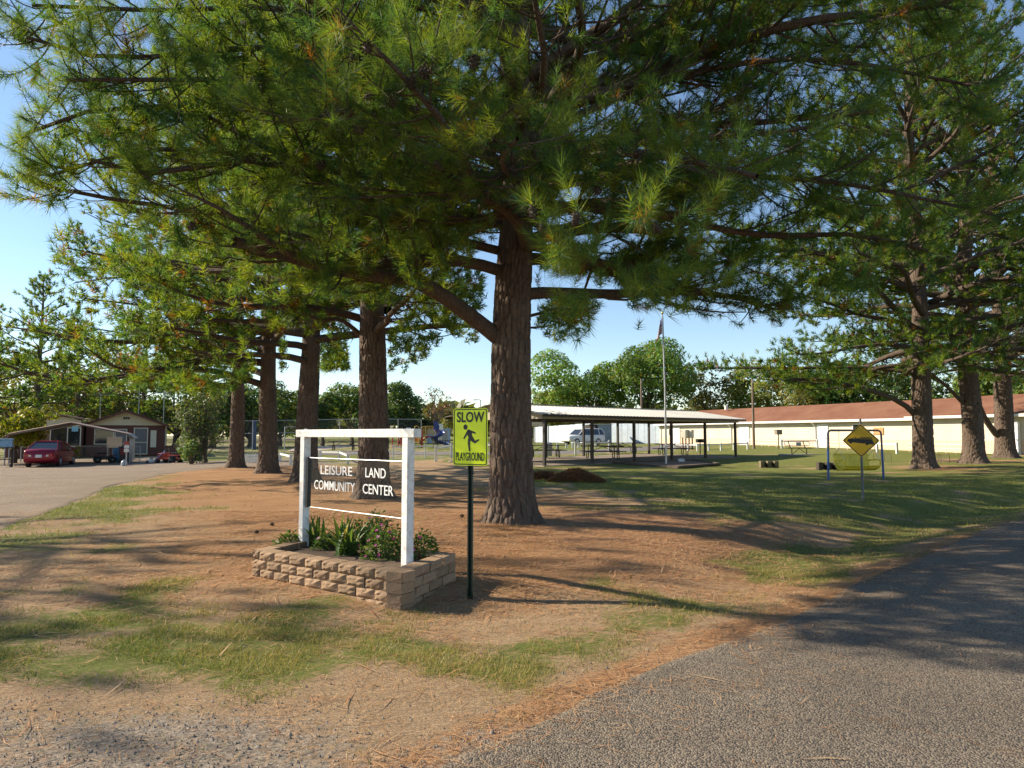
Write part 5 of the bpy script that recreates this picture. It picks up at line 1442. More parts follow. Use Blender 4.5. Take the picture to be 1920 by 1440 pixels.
# ------------------------------------------------------------------ pavilion
pa = G(1021, 874); pb_ = G(1379.5, 857)
A = np.array([pa.x, pa.y]); B = np.array([pb_.x, pb_.y]); LP = np.linalg.norm(B - A); da = (B - A) / LP
pang = math.atan2(da[1], da[0]); zA = pa.z
pav = thing("picnic_pavilion", "open picnic pavilion with pale ribbed metal roof on dark posts", "pavilion", (A[0], A[1], zA), pang)
DP = 7.0; EH = 2.44; RH = EH + .60; slope_z = (pb_.z - pa.z) / LP
zg = lambda x: slope_z * x
def tin(name, col, dirt):
    return pm(name, col, .5, .3, var=.12, scale=.8, dirt=dirt)
TIN = tin("roof_tin", (.40, .40, .37), (.32, .33, .33))
for y, nm in ((0.0, "f"), (DP, "b")):
    for k in range(6):
        x = LP * k / 5
        MB().box((x, y, (EH + zg(x)) / 2 - .05 + .0), (.13, .13, EH - zg(x) + .1)).build("post", DARKMET, pav)
        MB().box((x, y, zg(x) + .03), (.26, .26, .03)).build("foot_plate", DARKMET, pav)
FASC = pm("tan_fascia", (.40, .36, .27), .6, var=.08)
MB().box((LP / 2, -.10, EH + .02), (LP + .5, .04, .26)).build("fascia", FASC, pav); MB().box((LP / 2, DP + .10, EH + .02), (LP + .5, .04, .26)).build("fascia", FASC, pav)
for x in (-.25, LP + .25):
    MB().prism([(-.12, EH - .11), (DP + .12, EH - .11), (DP + .12, EH + .15), (DP / 2, RH + .07), (-.12, EH + .15)], -.02, .02, (x, 0, 0), (0, 1, 0), (0, 0, 1)).build("gable_panel", FASC, pav)
for k in range(6):
    x = LP * k / 5
    mb = MB(); mb.beam((x, 0, EH - .05), (x, DP, EH - .05), .08, .16); mb.beam((x, 0, EH - .0), (x, DP / 2, RH - .08), .08, .12); mb.beam((x, DP, EH), (x, DP / 2, RH - .08), .08, .12); mb.beam((x, DP / 2, EH), (x, DP / 2, RH - .1), .08, .08)
    mb.build("truss", DARKMET, pav)
OV = .35; nrib = 66
for sg in (0, 1):
    V = []; Fs = []
    w = (LP + 1.1) / nrib; cols_ = []
    for i in range(nrib):
        x = -.55 + i * w
        cols_ += [(x, 0), (x + w * .70, 0), (x + w * .78, .035), (x + w * .92, .035)]
    cols_.append((LP + .55, 0))
    y0, y1 = (-.12 - OV, DP / 2) if sg == 0 else (DP + .12 + OV, DP / 2)
    z0_ = EH + .16 - OV * (RH - EH) / (DP / 2)
    for x, b in cols_: V += [(x, y0, z0_ + b), (x, y1, RH + .12 + b)]
    for i in range(len(cols_) - 1): Fs.append((2 * i, 2 * i + 2, 2 * i + 3, 2 * i + 1))
    o = MB().add(V, Fs).build("roof_sheet", TIN, pav); o.modifiers.new("solid", 'SOLIDIFY').thickness = .012
    MB().beam((-.55, y0, z0_ - .05), (LP + .55, y0, z0_ - .05), .03, .12).build("eave_trim", DARKMET, pav)
MB().beam((-.55, DP / 2, RH + .17), (LP + .55, DP / 2, RH + .17), .3, .03).build("ridge_cap", TIN, pav)
slab = MB(); 
slab.add([(-.6, -.5, -.2), (LP + .4, -.5, zg(LP) - .2), (LP + .4, DP + .4, zg(LP) - .1), (-.6, DP + .4, -.1), (-.3, -.25, .03), (LP + .3, -.25, zg(LP) + .03), (LP + .3, DP + .4, zg(LP) + .08), (-.3, DP + .4, .08)], [(0, 3, 2, 1), (4, 5, 6, 7), (0, 1, 5, 4), (1, 2, 6, 5), (2, 3, 7, 6), (3, 0, 4, 7)])
slab.build("slab", pm("dusty_slab", (.26, .21, .165), .9, var=.2, scale=1.2), pav)
def toworld(x, y): return A[0] + da[0] * x - da[1] * y, A[1] + da[1] * x + da[0] * y
# ------------------------------------------------------------------ picnic tables
def picnic(label, loc, rz, group="picnic tables under the pavilion"):
    root = thing("picnic_table", label, "picnic table", loc, rz, group)
    L = 2.45
    for k in range(3): MB().box((0, -.26 + .26 * k, .75), (L, .24, .045)).build("top_plank", DARKMET, root, bevel=.005)
    for y in (-.72, .72): MB().box((0, y, .45), (L, .26, .045)).build("bench_plank", DARKMET, root, bevel=.005)
    for x in (-.80, .80):
        for sg in (-1, 1):
            MB().tube([(x, sg * .30, .72), (x, sg * .30, .12), (x, sg * .38, .04), (x, sg * .66, .04), (x, sg * .74, .12), (x, sg * .74, .42)], .028, 7).build("leg", DARKMET, root, smooth=True)
        MB().tube([(x, -.30, .40), (x, .30, .40)], .024, 6).build("crossbar", DARKMET, root)
    mb = MB(); mb.tube([(-.78, 0, .40), (0, 0, .72)], .018, 6); mb.tube([(.78, 0, .40), (0, 0, .72)], .018, 6); mb.build("brace", DARKMET, root)
    return root
def slab_z(u, v, lift=.06):
    p = G(u, v); return (p.x, p.y, p.z)
for (u, v, lab, ta) in ((1022, 862, "dark picnic table at the pavilion's left end beside the near trunk", .10), (1130, 865, "nearest dark picnic table in the middle of the pavilion", .12), (1168, 853, "dark picnic table behind the middle one, to its right", .10), (1262, 857.5, "dark picnic table right of the flagpole", .06)):
    p = G(u, v - 2.0); yl = (p.x - A[0]) * -da[1] + (p.y - A[1]) * da[0]; xl = (p.x - A[0]) * da[0] + (p.y - A[1]) * da[1]
    z = zA + zg(max(xl, 0)) + .06 + .05 * min(max(yl, 0) / DP, 1)
    picnic(lab, (p.x, p.y, z), ta)
# ------------------------------------------------------------------ grill, box on post
def grill(label, u, v, box_c, h=.95):
    p = G(u, v); root = thing("park_grill", label, "grill", tuple(p), .2, "pedestal grills")
    MB().cyl((0, 0, -.2), (0, 0, h - .1), .04, n=8).build("post", box_c, root)
    mb = MB(); mb.box((0, 0, h - .08), (.50, .40, .04)); mb.box((0, .19, h + .04), (.50, .03, .24)); mb.box((-.24, 0, h + .04), (.03, .35, .24)); mb.box((.24, 0, h + .04), (.03, .35, .24)); mb.build("firebox", box_c, root)
    mb = MB()
    for k in range(9): mb.cyl((-.2 + .05 * k, -.2, h + .1), (-.2 + .05 * k, .18, h + .1), .006, n=4)
    mb.build("grate", box_c, root)
grill("black pedestal grill right of the pavilion picnic table", 1313, 852, BLACK)
p = G(1460, 841); gb = thing("post_box", "small rusty box on a post between the pavilion and the bench", "box", tuple(p), .2)
MB().cyl((0, 0, -.2), (0, 0, 1.15), .045, n=8).build("post", RUST, gb); MB().box((0, 0, 1.32), (.48, .4, .36)).build("box", pm("grey_brown_box", (.22, .19, .16), .7), gb, bevel=.01); MB().box((0, 0, 1.52), (.54, .46, .04)).build("lid", RUST, gb)

# ------------------------------------------------------------------ flagpole
fp_ = G(1249, 871); zf = fp_.z
top_z = zt_(588, fp_.y) - zf
flag = thing("flagpole", "tall silver flagpole in front of the pavilion", "flagpole", tuple(fp_))
MB().tube([(0, 0, -.3), (0, 0, top_z * .5), (-.08, 0, top_z)], [.055, .045, .03], 10).build("pole", pm("silver_pole", (.55, .56, .58), .35, .6), flag, smooth=True)
MB().lathe([(.005, 0), (.05, .03), (.065, .08), (.05, .13), (.005, .16)], (-.08, 0, top_z), 10).build("finial", pm("gold_ball", (.6, .45, .15), .3, .8), flag, smooth=True)
MB().tube([(.06, -.02, 1.0), (.03, -.02, top_z * .5), (-.04, -.02, top_z - .1)], .006, 4).build("halyard", WHITE2, flag)
fl = thing("national_flag", "red and white striped flag with blue canton hanging limp from the flagpole", "flag", (fp_.x - .10, fp_.y, zf + top_z))
FR_, FW_, FB_ = pm("flag_red", (.36, .03, .045), .8, var=.05), pm("flag_white", (.68, .66, .64), .8, var=.05), pm("flag_blue", (.03, .045, .16), .8, var=.05)
nu, nv = 26, 26; V = []; Fs = []; mi = []
fh = (648 - 598) * fp_.y / F
for i in range(nu + 1):
    for j in range(nv + 1):
        t = i / nu; s = j / nv
        wv = .05 * math.sin(t * 15 + s * 1.5) * (0.5 + t)
        x = -.30 * t ** .8 * (0.35 + .65 * s) + wv * .7 - .03; y = -.09 * math.sin(t * 11 + s * 2) * (0.4 + .6 * t)
        z = -.15 - s * fh * .62 - t * fh * .42 * (1 - .15 * s)
        V.append((x, y, z))
for i in range(nu):
    for j in range(nv):
        Fs.append((i * (nv + 1) + j, (i + 1) * (nv + 1) + j, (i + 1) * (nv + 1) + j + 1, i * (nv + 1) + j + 1))
        s = int(j / nv * 13); mi.append(2 if (i < nu * .4 and s < 7) else (0 if s % 2 == 0 else 1))
me = raw_mesh("cloth", V, Fs=Fs, mats=[FR_, FW_, FB_], smooth=True, midx=mi); fo = link("cloth", me, fl); fo.modifiers.new("solid", 'SOLIDIFY').thickness = .006
mb = MB()
for r_ in range(5):
    for c_ in range(5):
        i = 1 + c_ * 2; j = 1 + r_ * 3; p3 = np.array(V[i * (nv + 1) + j]) + np.array([0, -.012, 0])
        mb.prism([(.014 * (1 if k % 2 == 0 else .42) * math.sin(k * math.pi / 5), .014 * (1 if k % 2 == 0 else .42) * math.cos(k * math.pi / 5)) for k in range(10)], 0, .003, p3, (1, 0, 0), (0, 0, 1))
mb.build("star", FW_, fl)
for z in (-.15, -.15 - fh * .62): pass
pd = [G(1150, 869), G(1272, 879), G(1350, 872.5), G(1300, 865)]
o0 = pd[0]; mb = MB(); mb.prism([(q.x - o0.x, q.y - o0.y) for q in pd], 0.01, .045, (0, 0, 0), (1, 0, 0), (0, 1, 0))
bed_ = thing("dirt_bed", "bare dirt bed edged with timber round the flagpole foot", "flower bed", (o0.x, o0.y, o0.z)); mb.build("soil", pm("bed_soil", (.20, .13, .085), .95, var=.2, scale=3, bump=.5), bed_)
for q, r_ in zip(pd, pd[1:] + pd[:1]): MB().beam((q.x - o0.x, q.y - o0.y, .05), (r_.x - o0.x, r_.y - o0.y, .05 + r_.z - q.z), .09, .09).build("edging", pm("edge_timber", (.11, .085, .065), .9), bed_)
p = G(1278, 868); sl_ = thing("ground_spotlight", "small white ground spotlight by the flagpole bed", "spotlight", (p.x, p.y, p.z + .04), .2)
MB().loft([[(-.16, -.1, .03), (.16, -.1, .03), (.16, .12, .03), (-.16, .12, .03)], [(-.15, -.06, .14), (.15, -.06, .14), (.15, .12, .20), (-.15, .12, .20)]]).build("housing", WHITE2, sl_, bevel=.01); MB().box((0, 0, .0), (.2, .16, .06)).build("base", BLACK, sl_)
# ------------------------------------------------------------------ raked straw mounds
def mound(label, u, v, rx, ry, h, seed):
    p = G(u, v); rng = np.random.default_rng(seed)
    n = 16000; r = np.sqrt(rng.uniform(0, 1, n)); a = rng.uniform(0, 6.28, n)
    x = rx * r * np.cos(a); y = ry * r * np.sin(a); z = h * (1 - r ** 2) * (.7 + .6 * fbm(x * 1.5 + 9, y * 1.5, seed, 3)) + rng.uniform(-.03, .03, n)
    P_ = np.stack([x, y, z], 1); d = unit(rng.normal(0, 1, (n, 3)) * np.array([1, 1, .45])); s = unit(np.cross(d, rng.normal(0, 1, (n, 3)))) * .008
    L = rng.uniform(.07, .14, (n, 1))
    Vv = np.stack([P_ - d * L - s, P_ - d * L + s, P_ + d * L], 1).reshape(-1, 3)
    c = np.array([[.21, .105, .05]]) * rng.uniform(.6, 1.3, (n, 1))
    root = thing("straw_mound", label, "straw pile", tuple(p), 0, "raked straw mounds")
    Vc = []; nn_ = 18
    mb = MB(); Vq = [(0, 0, h * .93)]
    for i in range(1, 7):
        for j in range(nn_):
            aa = j * 2 * math.pi / nn_; rr_ = i / 6; Vq.append((rx * rr_ * math.cos(aa), ry * rr_ * math.sin(aa), h * .93 * (1 - rr_ ** 2) - (.05 if i == 6 else 0)))
    Fq = [(0, 1 + j, 1 + (j + 1) % nn_) for j in range(nn_)] + [(1 + i * nn_ + j, 1 + (i + 1) * nn_ + j, 1 + (i + 1) * nn_ + (j + 1) % nn_, 1 + i * nn_ + (j + 1) % nn_) for i in range(5) for j in range(nn_)]
    mb.add(Vq, Fq); mb.build("core", pm("straw_core", (.14, .07, .035), .95, var=.3, scale=12, bump=.8), root, smooth=True)
    o = link("needles", raw_mesh("needles", Vv, tris=np.arange(n * 3).reshape(-1, 3), mats=[STRAWM], cols=np.repeat(c, 3, 0)), root); o["kind"] = "stuff"
mound("larger raked pine straw mound on the lawn before the pavilion", 1080, 903, .95, .7, .33, 3)
mound("smaller straw mound touching the near trunk's right side", 1020, 898, .75, .6, .22, 4)

# ------------------------------------------------------------------ long building
wl_ = G(1236, 834); wr_ = G(1960, 856)
LA = np.array([wl_.x, wl_.y]); 
LA = np.array(bl(1236, 84.0)); LB = np.array(bl(1960, 45.0))
bd = LB - LA; LBL = np.linalg.norm(bd); bd = bd / LBL; bang = math.atan2(bd[1], bd[0])
zl_, zr_ = h1(*LA), h1(*LB); zb_ = min(zl_, zr_) - .1
bld = thing("long_building", "long cream sided building with a red-brown shingle roof", "building", (LA[0], LA[1], zb_), bang)
def siding_mat():
    m, t, out = nt("cream_lap_siding")
    b = N(t, "BsdfPrincipled", Roughness=.6); tc = N(t, "TexCoord")
    sp_ = N(t, "SeparateXYZ"); t.links.new(tc.outputs["Object"], sp_.inputs[0])
    ml = N(t, "Math", operation='MULTIPLY'); ml.inputs[1].default_value = 5.5; t.links.new(sp_.outputs[2], ml.inputs[0])
    fr = N(t, "Math", operation='FRACT'); t.links.new(ml.outputs[0], fr.inputs[0])
    f = noise_fac(t, tc.outputs["Object"], .8, 5, .4, .7)
    c = mixc(t, f, (.55, .495, .375), (.48, .43, .325))
    lo = N(t, "MapRange"); lo.inputs[1].default_value = .95; lo.inputs[2].default_value = 1.0; t.links.new(sp_.outputs[2], lo.inputs[0])
    c = mixc(t, lo.outputs[0], (.58, .42, .28), c)
    t.links.new(c, b.inputs["Base Color"])
    inv = N(t, "Math", operation='SUBTRACT'); inv.inputs[0].default_value = 1.0; t.links.new(fr.outputs[0], inv.inputs[1])
    bp = N(t, "Bump", Strength=1.0, Distance=.03); t.links.new(inv.outputs[0], bp.inputs["Height"]); t.links.new(bp.outputs[0], b.inputs["Normal"])
    t.links.new(b.outputs[0], out.inputs[0]); return m
SID = siding_mat()
def roof_mat():
    m, t, out = nt("red_brown_shingles")
    b = N(t, "BsdfPrincipled", Roughness=.9); b.inputs["Specular IOR Level"].default_value = .2
    tc = N(t, "TexCoord"); br_ = N(t, "TexBrick", Scale=1.0); br_.inputs["Brick Width"].default_value = .33; br_.inputs["Row Height"].default_value = .14; br_.inputs["Mortar Size"].default_value = .006
    br_.inputs["Color1"].default_value = (.215, .095, .055, 1); br_.inputs["Color2"].default_value = (.17, .072, .042, 1); br_.inputs["Mortar"].default_value = (.12, .045, .025, 1)
    t.links.new(tc.outputs["Object"], br_.inputs["Vector"])
    f = noise_fac(t, tc.outputs["Object"], .5, 5, .35, .7)
    t.links.new(mixc(t, f, br_.outputs[0], (.25, .125, .075)), b.inputs["Base Color"])
    t.links.new(b.outputs[0], out.inputs[0]); return m
ROOFM = roof_mat()
WH = 2.75; xs2 = LBL * .80
def wing(x0, x1, y0, h, dep, nm):
    MB().box(((x0 + x1) / 2, y0 + dep / 2, h / 2), (x1 - x0, dep, h)).build(nm, SID, bld)
    ov = .55; rise = 1.35
    sl = math.atan2(rise, dep / 2); L = math.hypot(rise, dep / 2) + ov
    V = [(x0 - .4, y0 - ov, h - ov * math.tan(sl) + .05), (x1 + .4, y0 - ov, h - ov * math.tan(sl) + .05), (x1 + .4 - (1.2 if x1 > LBL else 0), y0 + dep / 2, h + rise + .05), (x0 + (2.2 if x0 == 0 else -.4), y0 + dep / 2, h + rise + .05), (x0 - .4, y0 + dep + ov, h - ov * math.tan(sl) + .05), (x1 + .4, y0 + dep + ov, h - ov * math.tan(sl) + .05)]
    o = MB().add(V, [(0, 1, 2, 3), (4, 3, 2, 5), (0, 3, 4)] + [(1, 5, 2)]).build("roof", ROOFM, bld); o.modifiers.new("solid", 'SOLIDIFY').thickness = .06
    zf_ = h - ov * math.tan(sl)
    MB().box(((x0 + x1) / 2, y0 - ov + .01, zf_ - .06), (x1 - x0 + .8, .06, .18)).build("gutter", WHITE2, bld)
    MB().box(((x0 + x1) / 2, y0 - ov / 2, zf_ - .10), (x1 - x0 + .7, ov - .06, .04)).build("soffit", WHITE2, bld)
wing(0, xs2, 0, WH, 8, "wall"); wing(xs2 + .02, LBL + 14, -.9, WH + .05, 9.8, "wall")
def bx(u):          # distance along the wall of a pixel column
    d = ray(u, 815)[:2]; M_ = np.array([[d[0], -bd[0]], [d[1], -bd[1]]]); s = np.linalg.solve(M_, LA); return s[1]
DOORW = pm("white_door", (.74, .76, .80), .5, var=.05)
def door(u0, u1, y, panels=True):
    x0, x1 = bx(u0), bx(u1); w = max(x1 - x0, .9); x = (x0 + x1) / 2
    o = MB().box((x, y - .03, 1.08), (w, .06, 2.1)).build("door", DOORW, bld)
    mb = MB(); mb.box((x - w / 2 - .06, y - .03, 1.12), (.11, .08, 2.2)); mb.box((x + w / 2 + .06, y - .03, 1.12), (.11, .08, 2.2)); mb.box((x, y - .03, 2.19), (w, .08, .10)); mb.build("frame", WHITE2, o)
    mb = MB()
    if panels:
        for i in (-1, 1):
            for z, h in ((.45, .55), (1.15, .6), (1.8, .4)): mb.box((x + i * w * .22, y - .068, z), (w * .3, .02, h))
        mb.build("panel", WHITE2, o)
    MB().cyl((x + w * .4, y - .06, 1.05), (x + w * .4, y - .13, 1.05), .035, n=8).build("handle", GALV, o)
door(1388, 1404, 0); door(1535, 1552, 0, False); door(1262, 1274, 0); door(1905, 1922, -.9, False)
for u0, u1, y in ((1600, 1618, 0),):
    x0, x1 = bx(u0), bx(u1); f = MB(); x = (x0 + x1) / 2; w = x1 - x0
    for sx_, sz_, a, b in ((-w / 2, 0, .08, 1.0), (w / 2, 0, .08, 1.0)): f.box((x + sx_, -.03, 1.7), (a, .08, b))
    f.box((x, -.03, 2.2), (w - .08, .08, .08)); f.box((x, -.03, 1.2), (w - .08, .08, .08)); o = f.build("window", WHITE2, bld); MB().box((x, -.02, 1.7), (w - .08, .03, .92)).build("pane", GLASSD, o)
x = bx(1648); MB().box((x, -.03, 1.65), (.9, .06, .55)).build("notice_board", pm("orange_wood", (.55, .27, .1), .6), bld)
for u in (1372, 1530, 1240): 
    x = bx(u); MB().tube([(x, -.5, WH - .35), (x, -.3, WH - .5), (x, -.06, WH - .75), (x, -.06, .05)], .045, 6).build("downspout", WHITE2, bld)
MB().cyl((bx(1306) + 1, 3.2, WH + 1.3), (bx(1306) + 1, 3.2, WH + 1.75), .18, n=10).build("roof_vent", WHITE2, bld)
# electric cabinets
for (u0, u1, lab) in ((1276, 1288, "left of two cream electric cabinets before the long building"), (1289, 1299, "right of two cream electric cabinets before the long building")):
    Yc = 62.0; x0 = (u0 - 960) / F * Yc; x1 = (u1 - 960) / F * Yc; xm = (x0 + x1) / 2; zb0 = h1(xm, Yc)
    ec = thing("electric_cabinet", lab, "cabinet", (xm, Yc, zb0), -.75, "electric cabinets")
    MB().box((0, 0, 1.35), (x1 - x0, .35, .72)).build("box", pm("cabinet_cream", (.66, .62, .50), .5), ec, bevel=.01); MB().box((0, -.185, 1.35), ((x1 - x0) * .8, .02, .6)).build("cover", pm("cabinet_cream", (.66, .62, .5)), ec)
    mb = MB(); mb.box((-.15, 0, .5), (.09, .09, 1.0)); mb.box((.15, 0, .5), (.09, .09, 1.0)); mb.build("leg", RUST, ec)
Yc = 62; xm = (1256 - 960) / F * Yc; mt = thing("meter_post", "brown meter box on a pole right of the pavilion flagpole", "meter", (xm, Yc, h1(xm, Yc)))
MB().box((0, 0, .8), (.1, .1, 1.7)).build("post", RUST, mt); MB().box((0, -.08, 1.5), (.22, .14, .5)).build("box", pm("meter_brown", (.10, .075, .07), .6), mt)

# ------------------------------------------------------------------ blue metal fence, tool shed, shelter
def panel_fence(label, P, Q, h0, h1_, npan, base_col):
    P = np.array(P); Q = np.array(Q); root = thing("metal_fence", label, "fence", (P[0], P[1], h1(*P)))
    d = (Q - P) / npan; ang = math.atan2(d[1], d[0]); w = np.linalg.norm(d)
    rng = np.random.default_rng(npan)
    mats = [pm("blue_sheet_%s" % c, tuple(v * s for v in base_col), .5, .2, var=.1, scale=2) for c, s in zip("abc", (1, .93, 1.06))]
    for i in range(npan):
        c = d * (i + .5); h = h0 + (h1_ - h0) * i / npan + rng.uniform(-.02, .02)
        z = h1(*(P + c)) - h1(*P)
        MB().box((c[0], c[1], z + h / 2), (w - .03, .03 + .012 * (i % 2), h), ang).build("panel", mats[i % 3], root)
    mb = MB(); mb.beam((0, .0 + .08, h0 * .9), (*(Q - P + np.array([0, .08])), h1(*Q) - h1(*P) + h1_ * .9), .04, .06); mb.build("rail", GALV, root)
BLUEW = (.50, .58, .66)
panel_fence("tall pale blue sheet metal fence behind the white vehicle", bl(1000, 104), bl(1112, 92), 2.2, 2.55, 11, BLUEW)
panel_fence("tall pale blue sheet fence running up to the long building", bl(1146, 90), bl(1240, 85), 2.6, 2.7, 9, BLUEW)
panel_fence("grey-blue sheet fence behind the spiral slide", bl(800, 92), bl(845, 92), 1.9, 1.9, 4, (.30, .36, .44))
Yt = 86; xt = (1118 - 960) / F * Yt; ts = thing("tool_shed", "small grey-blue shed with a braced wooden door ajar behind the pavilion", "shed", (xt, Yt, h1(xt, Yt)), .15)
SHB = pm("grey_blue_board", (.20, .26, .33), .7, var=.15, scale=3)
MB().box((1.05, 1.2, 1.12), (1.7, 2.2, 2.2)).build("wall", SHB, ts); MB().box((-.35, 1.3, 1.12), (.9, 2.0, 2.2)).build("wall", pm("shed_inside_shade", (.03, .025, .02), .9), ts)  # near-black box puts the shade inside the open doorway into its colour
MB().prism([(-.9, 2.22), (2.0, 2.28), (2.0, 2.38), (-.9, 2.32)], -2.4, .15, (0, .15, 0), (1, 0, 0), (0, 0, 1)).build("roof", GALV, ts)
o = MB().box((-.45, .05, 1.08), (.75, .05, 2.0), .25).build("door", pm("grey_planks", (.30, .28, .26), .85, var=.2), ts)
mb = MB(); mb.beam((-.8, -.09, .15), (-.1, .09, 1.0), .03, .09); mb.beam((-.1, .09, 1.1), (-.8, -.09, 1.95), .03, .09); mb.beam((-.82, -.09, 1.05), (-.08, .1, 1.05), .03, .09); mb.build("brace", pm("raw_timber", (.34, .2, .11), .85), o)
Yh = 88; xh = (1012 - 960) / F * Yh; hs = thing("small_shelter", "small tin-roofed shelter left of the pavilion's front post", "shelter", (xh, Yh, h1(xh, Yh)), .05)
for x in (-.6, 1.05):
    for y in (0, 2.0): MB().box((x, y, 1.05), (.1, .1, 2.2)).build("post", POLEW, hs)
MB().prism([(-2.2, 2.2), (1.4, 2.15), (.2, 2.75), (-2.2, 2.85)], -2.4, .4, (0, .2, 0), (1, 0, 0), (0, 0, 1)).build("roof", pm("tan_tin", (.55, .46, .34), .5, .2), hs)

# ------------------------------------------------------------------ poles and lamps
def upole(label, u, Y, vtop, r=.14, name="utility_pole"):
    b_ = bl(u, Y); root = thing(name, label, "pole", (*b_, h1(*b_)), 0, "wooden poles"); h = zt_(vtop, Y) - h1(*b_)
    MB().tube([(0, 0, -.3), (0, 0, h * .5), (0, 0, h)], [r, r * .9, r * .75], 10).build("shaft", POLEW, root, smooth=True)
    MB().cyl((.1, 0, h - .1), (.3, -.1, h - .15), .08, n=8).build("lamp", GALV, root); MB().box((0, -r, h - .4), (.1, .06, .3)).build("bracket", GALV, root)
upole("bare wooden pole rising behind the pavilion roof", 1203, 88, 710)
upole("bare wooden pole in front of the long building's left half", 1412, 60, 706, .11)
def slamp(label, u, Y, vtop, dx):
    b_ = bl(u, Y); root = thing("street_lamp", label, "street lamp", (*b_, h1(*b_)), 0, "street lamps"); h = zt_(vtop, Y) - h1(*b_)
    MB().cyl((0, 0, 0), (0, 0, h), .09, .06, 8).build("pole", GALV, root, smooth=True); MB().tube([(0, 0, h - .05), (dx * .6, 0, h + .05), (dx * 1.4, 0, h + .02)], .04, 6).build("arm", GALV, root)
    MB().loft([[(dx * 1.2, -.12, h - .02), (dx * 1.2, .12, h - .02), (dx * 1.2, .1, h + .08), (dx * 1.2, -.1, h + .08)], [(dx * 2.0, -.15, h - .05), (dx * 2.0, .15, h - .05), (dx * 2.0, .06, h + .04), (dx * 2.0, -.06, h + .04)]]).build("lamp_head", DARKMET, root)
slamp("street lamp against the sky just left of the near trunk", 901, 104, 750, -.5); slamp("street lamp above the pavilion's left roof end", 1013, 108, 742, -.5)

# ------------------------------------------------------------------ low white barriers
def barrier(label, pix, h=.62, rail=True, pw=.13, name="white_barrier", group="low white barriers", pts=None):
    pts = pts or [G(u, v) for u, v in pix]; o = pts[0]
    root = thing(name, label, "barrier", tuple(o), 0, group)
    for q in pts: MB().box((q.x - o.x, q.y - o.y, q.z - o.z + h / 2 - .05), (pw, pw, h + .1)).build("post", WHITE2, root, bevel=.01)
    if rail:
        for a_, b_ in zip(pts[:-1], pts[1:]): MB().beam((a_.x - o.x, a_.y - o.y, a_.z - o.z + h * .82), (b_.x - o.x, b_.y - o.y, b_.z - o.z + h * .82), .04, .10).build("rail", WHITE2, root)
barrier("low white barrier between the fourth and second trunks", [(525, 866), (545, 872)], .55)
barrier("low white post and rail left of the second trunk", [(600, 861), (636, 862), (652, 871)], .55)
barrier("short white post by the lane right of the second trunk", [(728, 868)], .7, False)
barrier("long white post and rail across the lane before the playground", [(737, 860), (797, 858), (845, 857)], .9, True, .07)
barrier("white post and angled rail left of the playground sign", [(817, 866), (846, 858)], .9)
barrier("row of low white posts before the white vehicle", [(1045, 840.5), (1062, 840), (1074, 839.5), (1085, 839), (1097, 838.5), (1117, 838)], .45, False, .16)
barrier("white post and rail seen under the pavilion's left half", [(1079, 853), (1012, 850), (1050, 848)][:1] + [(1142, 848)], .95, True)
barrier("white posts beyond the right picnic table", [(1240, 844.5), (1265, 845), (1290, 845.5), (1308, 846), (1329, 845.5), (1352, 845), (1376, 844), (1402, 842.5)], .62, True)
barrier("white post and rail behind the bench", [(1466, 841), (1533, 841)], .75, True)
barrier("white posts behind the yellow swing seat", [(1609, 846), (1645, 848), (1682, 851)], .75, True)
# thin pipe rail along the building
pr_ = thing("pipe_rail", "thin white pipe rail along the foot of the long building", "railing", (LA[0], LA[1], zl_), bang)
for (xa, xb) in ((bx(1430), bx(1528)), (bx(1556), bx(1700)), (bx(1752), bx(1880))):
    n = 7; zo = -2.6
    for k in range(n + 1):
        x = xa + (xb - xa) * k / n; wx, wy = LA[0] + bd[0] * x - bd[1] * zo, LA[1] + bd[1] * x + bd[0] * zo
        MB().cyl((x, zo, h1(wx, wy) - zl_ - .1), (x, zo, h1(wx, wy) - zl_ + .6), .025, n=6).build("post", WHITE2, pr_)
    f_ = lambda x: h1(LA[0] + bd[0] * x - bd[1] * zo, LA[1] + bd[1] * x + bd[0] * zo) - zl_
    MB().cyl((xa, zo, f_(xa) + .58), (xb, zo, f_(xb) + .58), .025, n=6).build("rail", WHITE2, pr_); MB().cyl((xa, zo, f_(xa) + .3), (xb, zo, f_(xb) + .3), .02, n=6).build("rail", WHITE2, pr_)
# picket fence left
p0 = G(458, 868); p1 = G(483, 867); pk = thing("picket_fence", "short pale blue-white picket fence between the last two trunks", "fence", tuple(p0))
for k in range(6):
    q = p0.lerp(p1, k / 5) - p0; MB().prism([(-.07, 0), (.07, 0), (.07, .42), (0, .5), (-.07, .42)], -.015, .015, tuple(q), (1, 0, 0), (0, 0, 1)).build("picket", WHITE2, pk)
MB().beam((0, .03, .35), (*(p1 - p0).xy, .35), .03, .07).build("rail", WHITE2, pk)

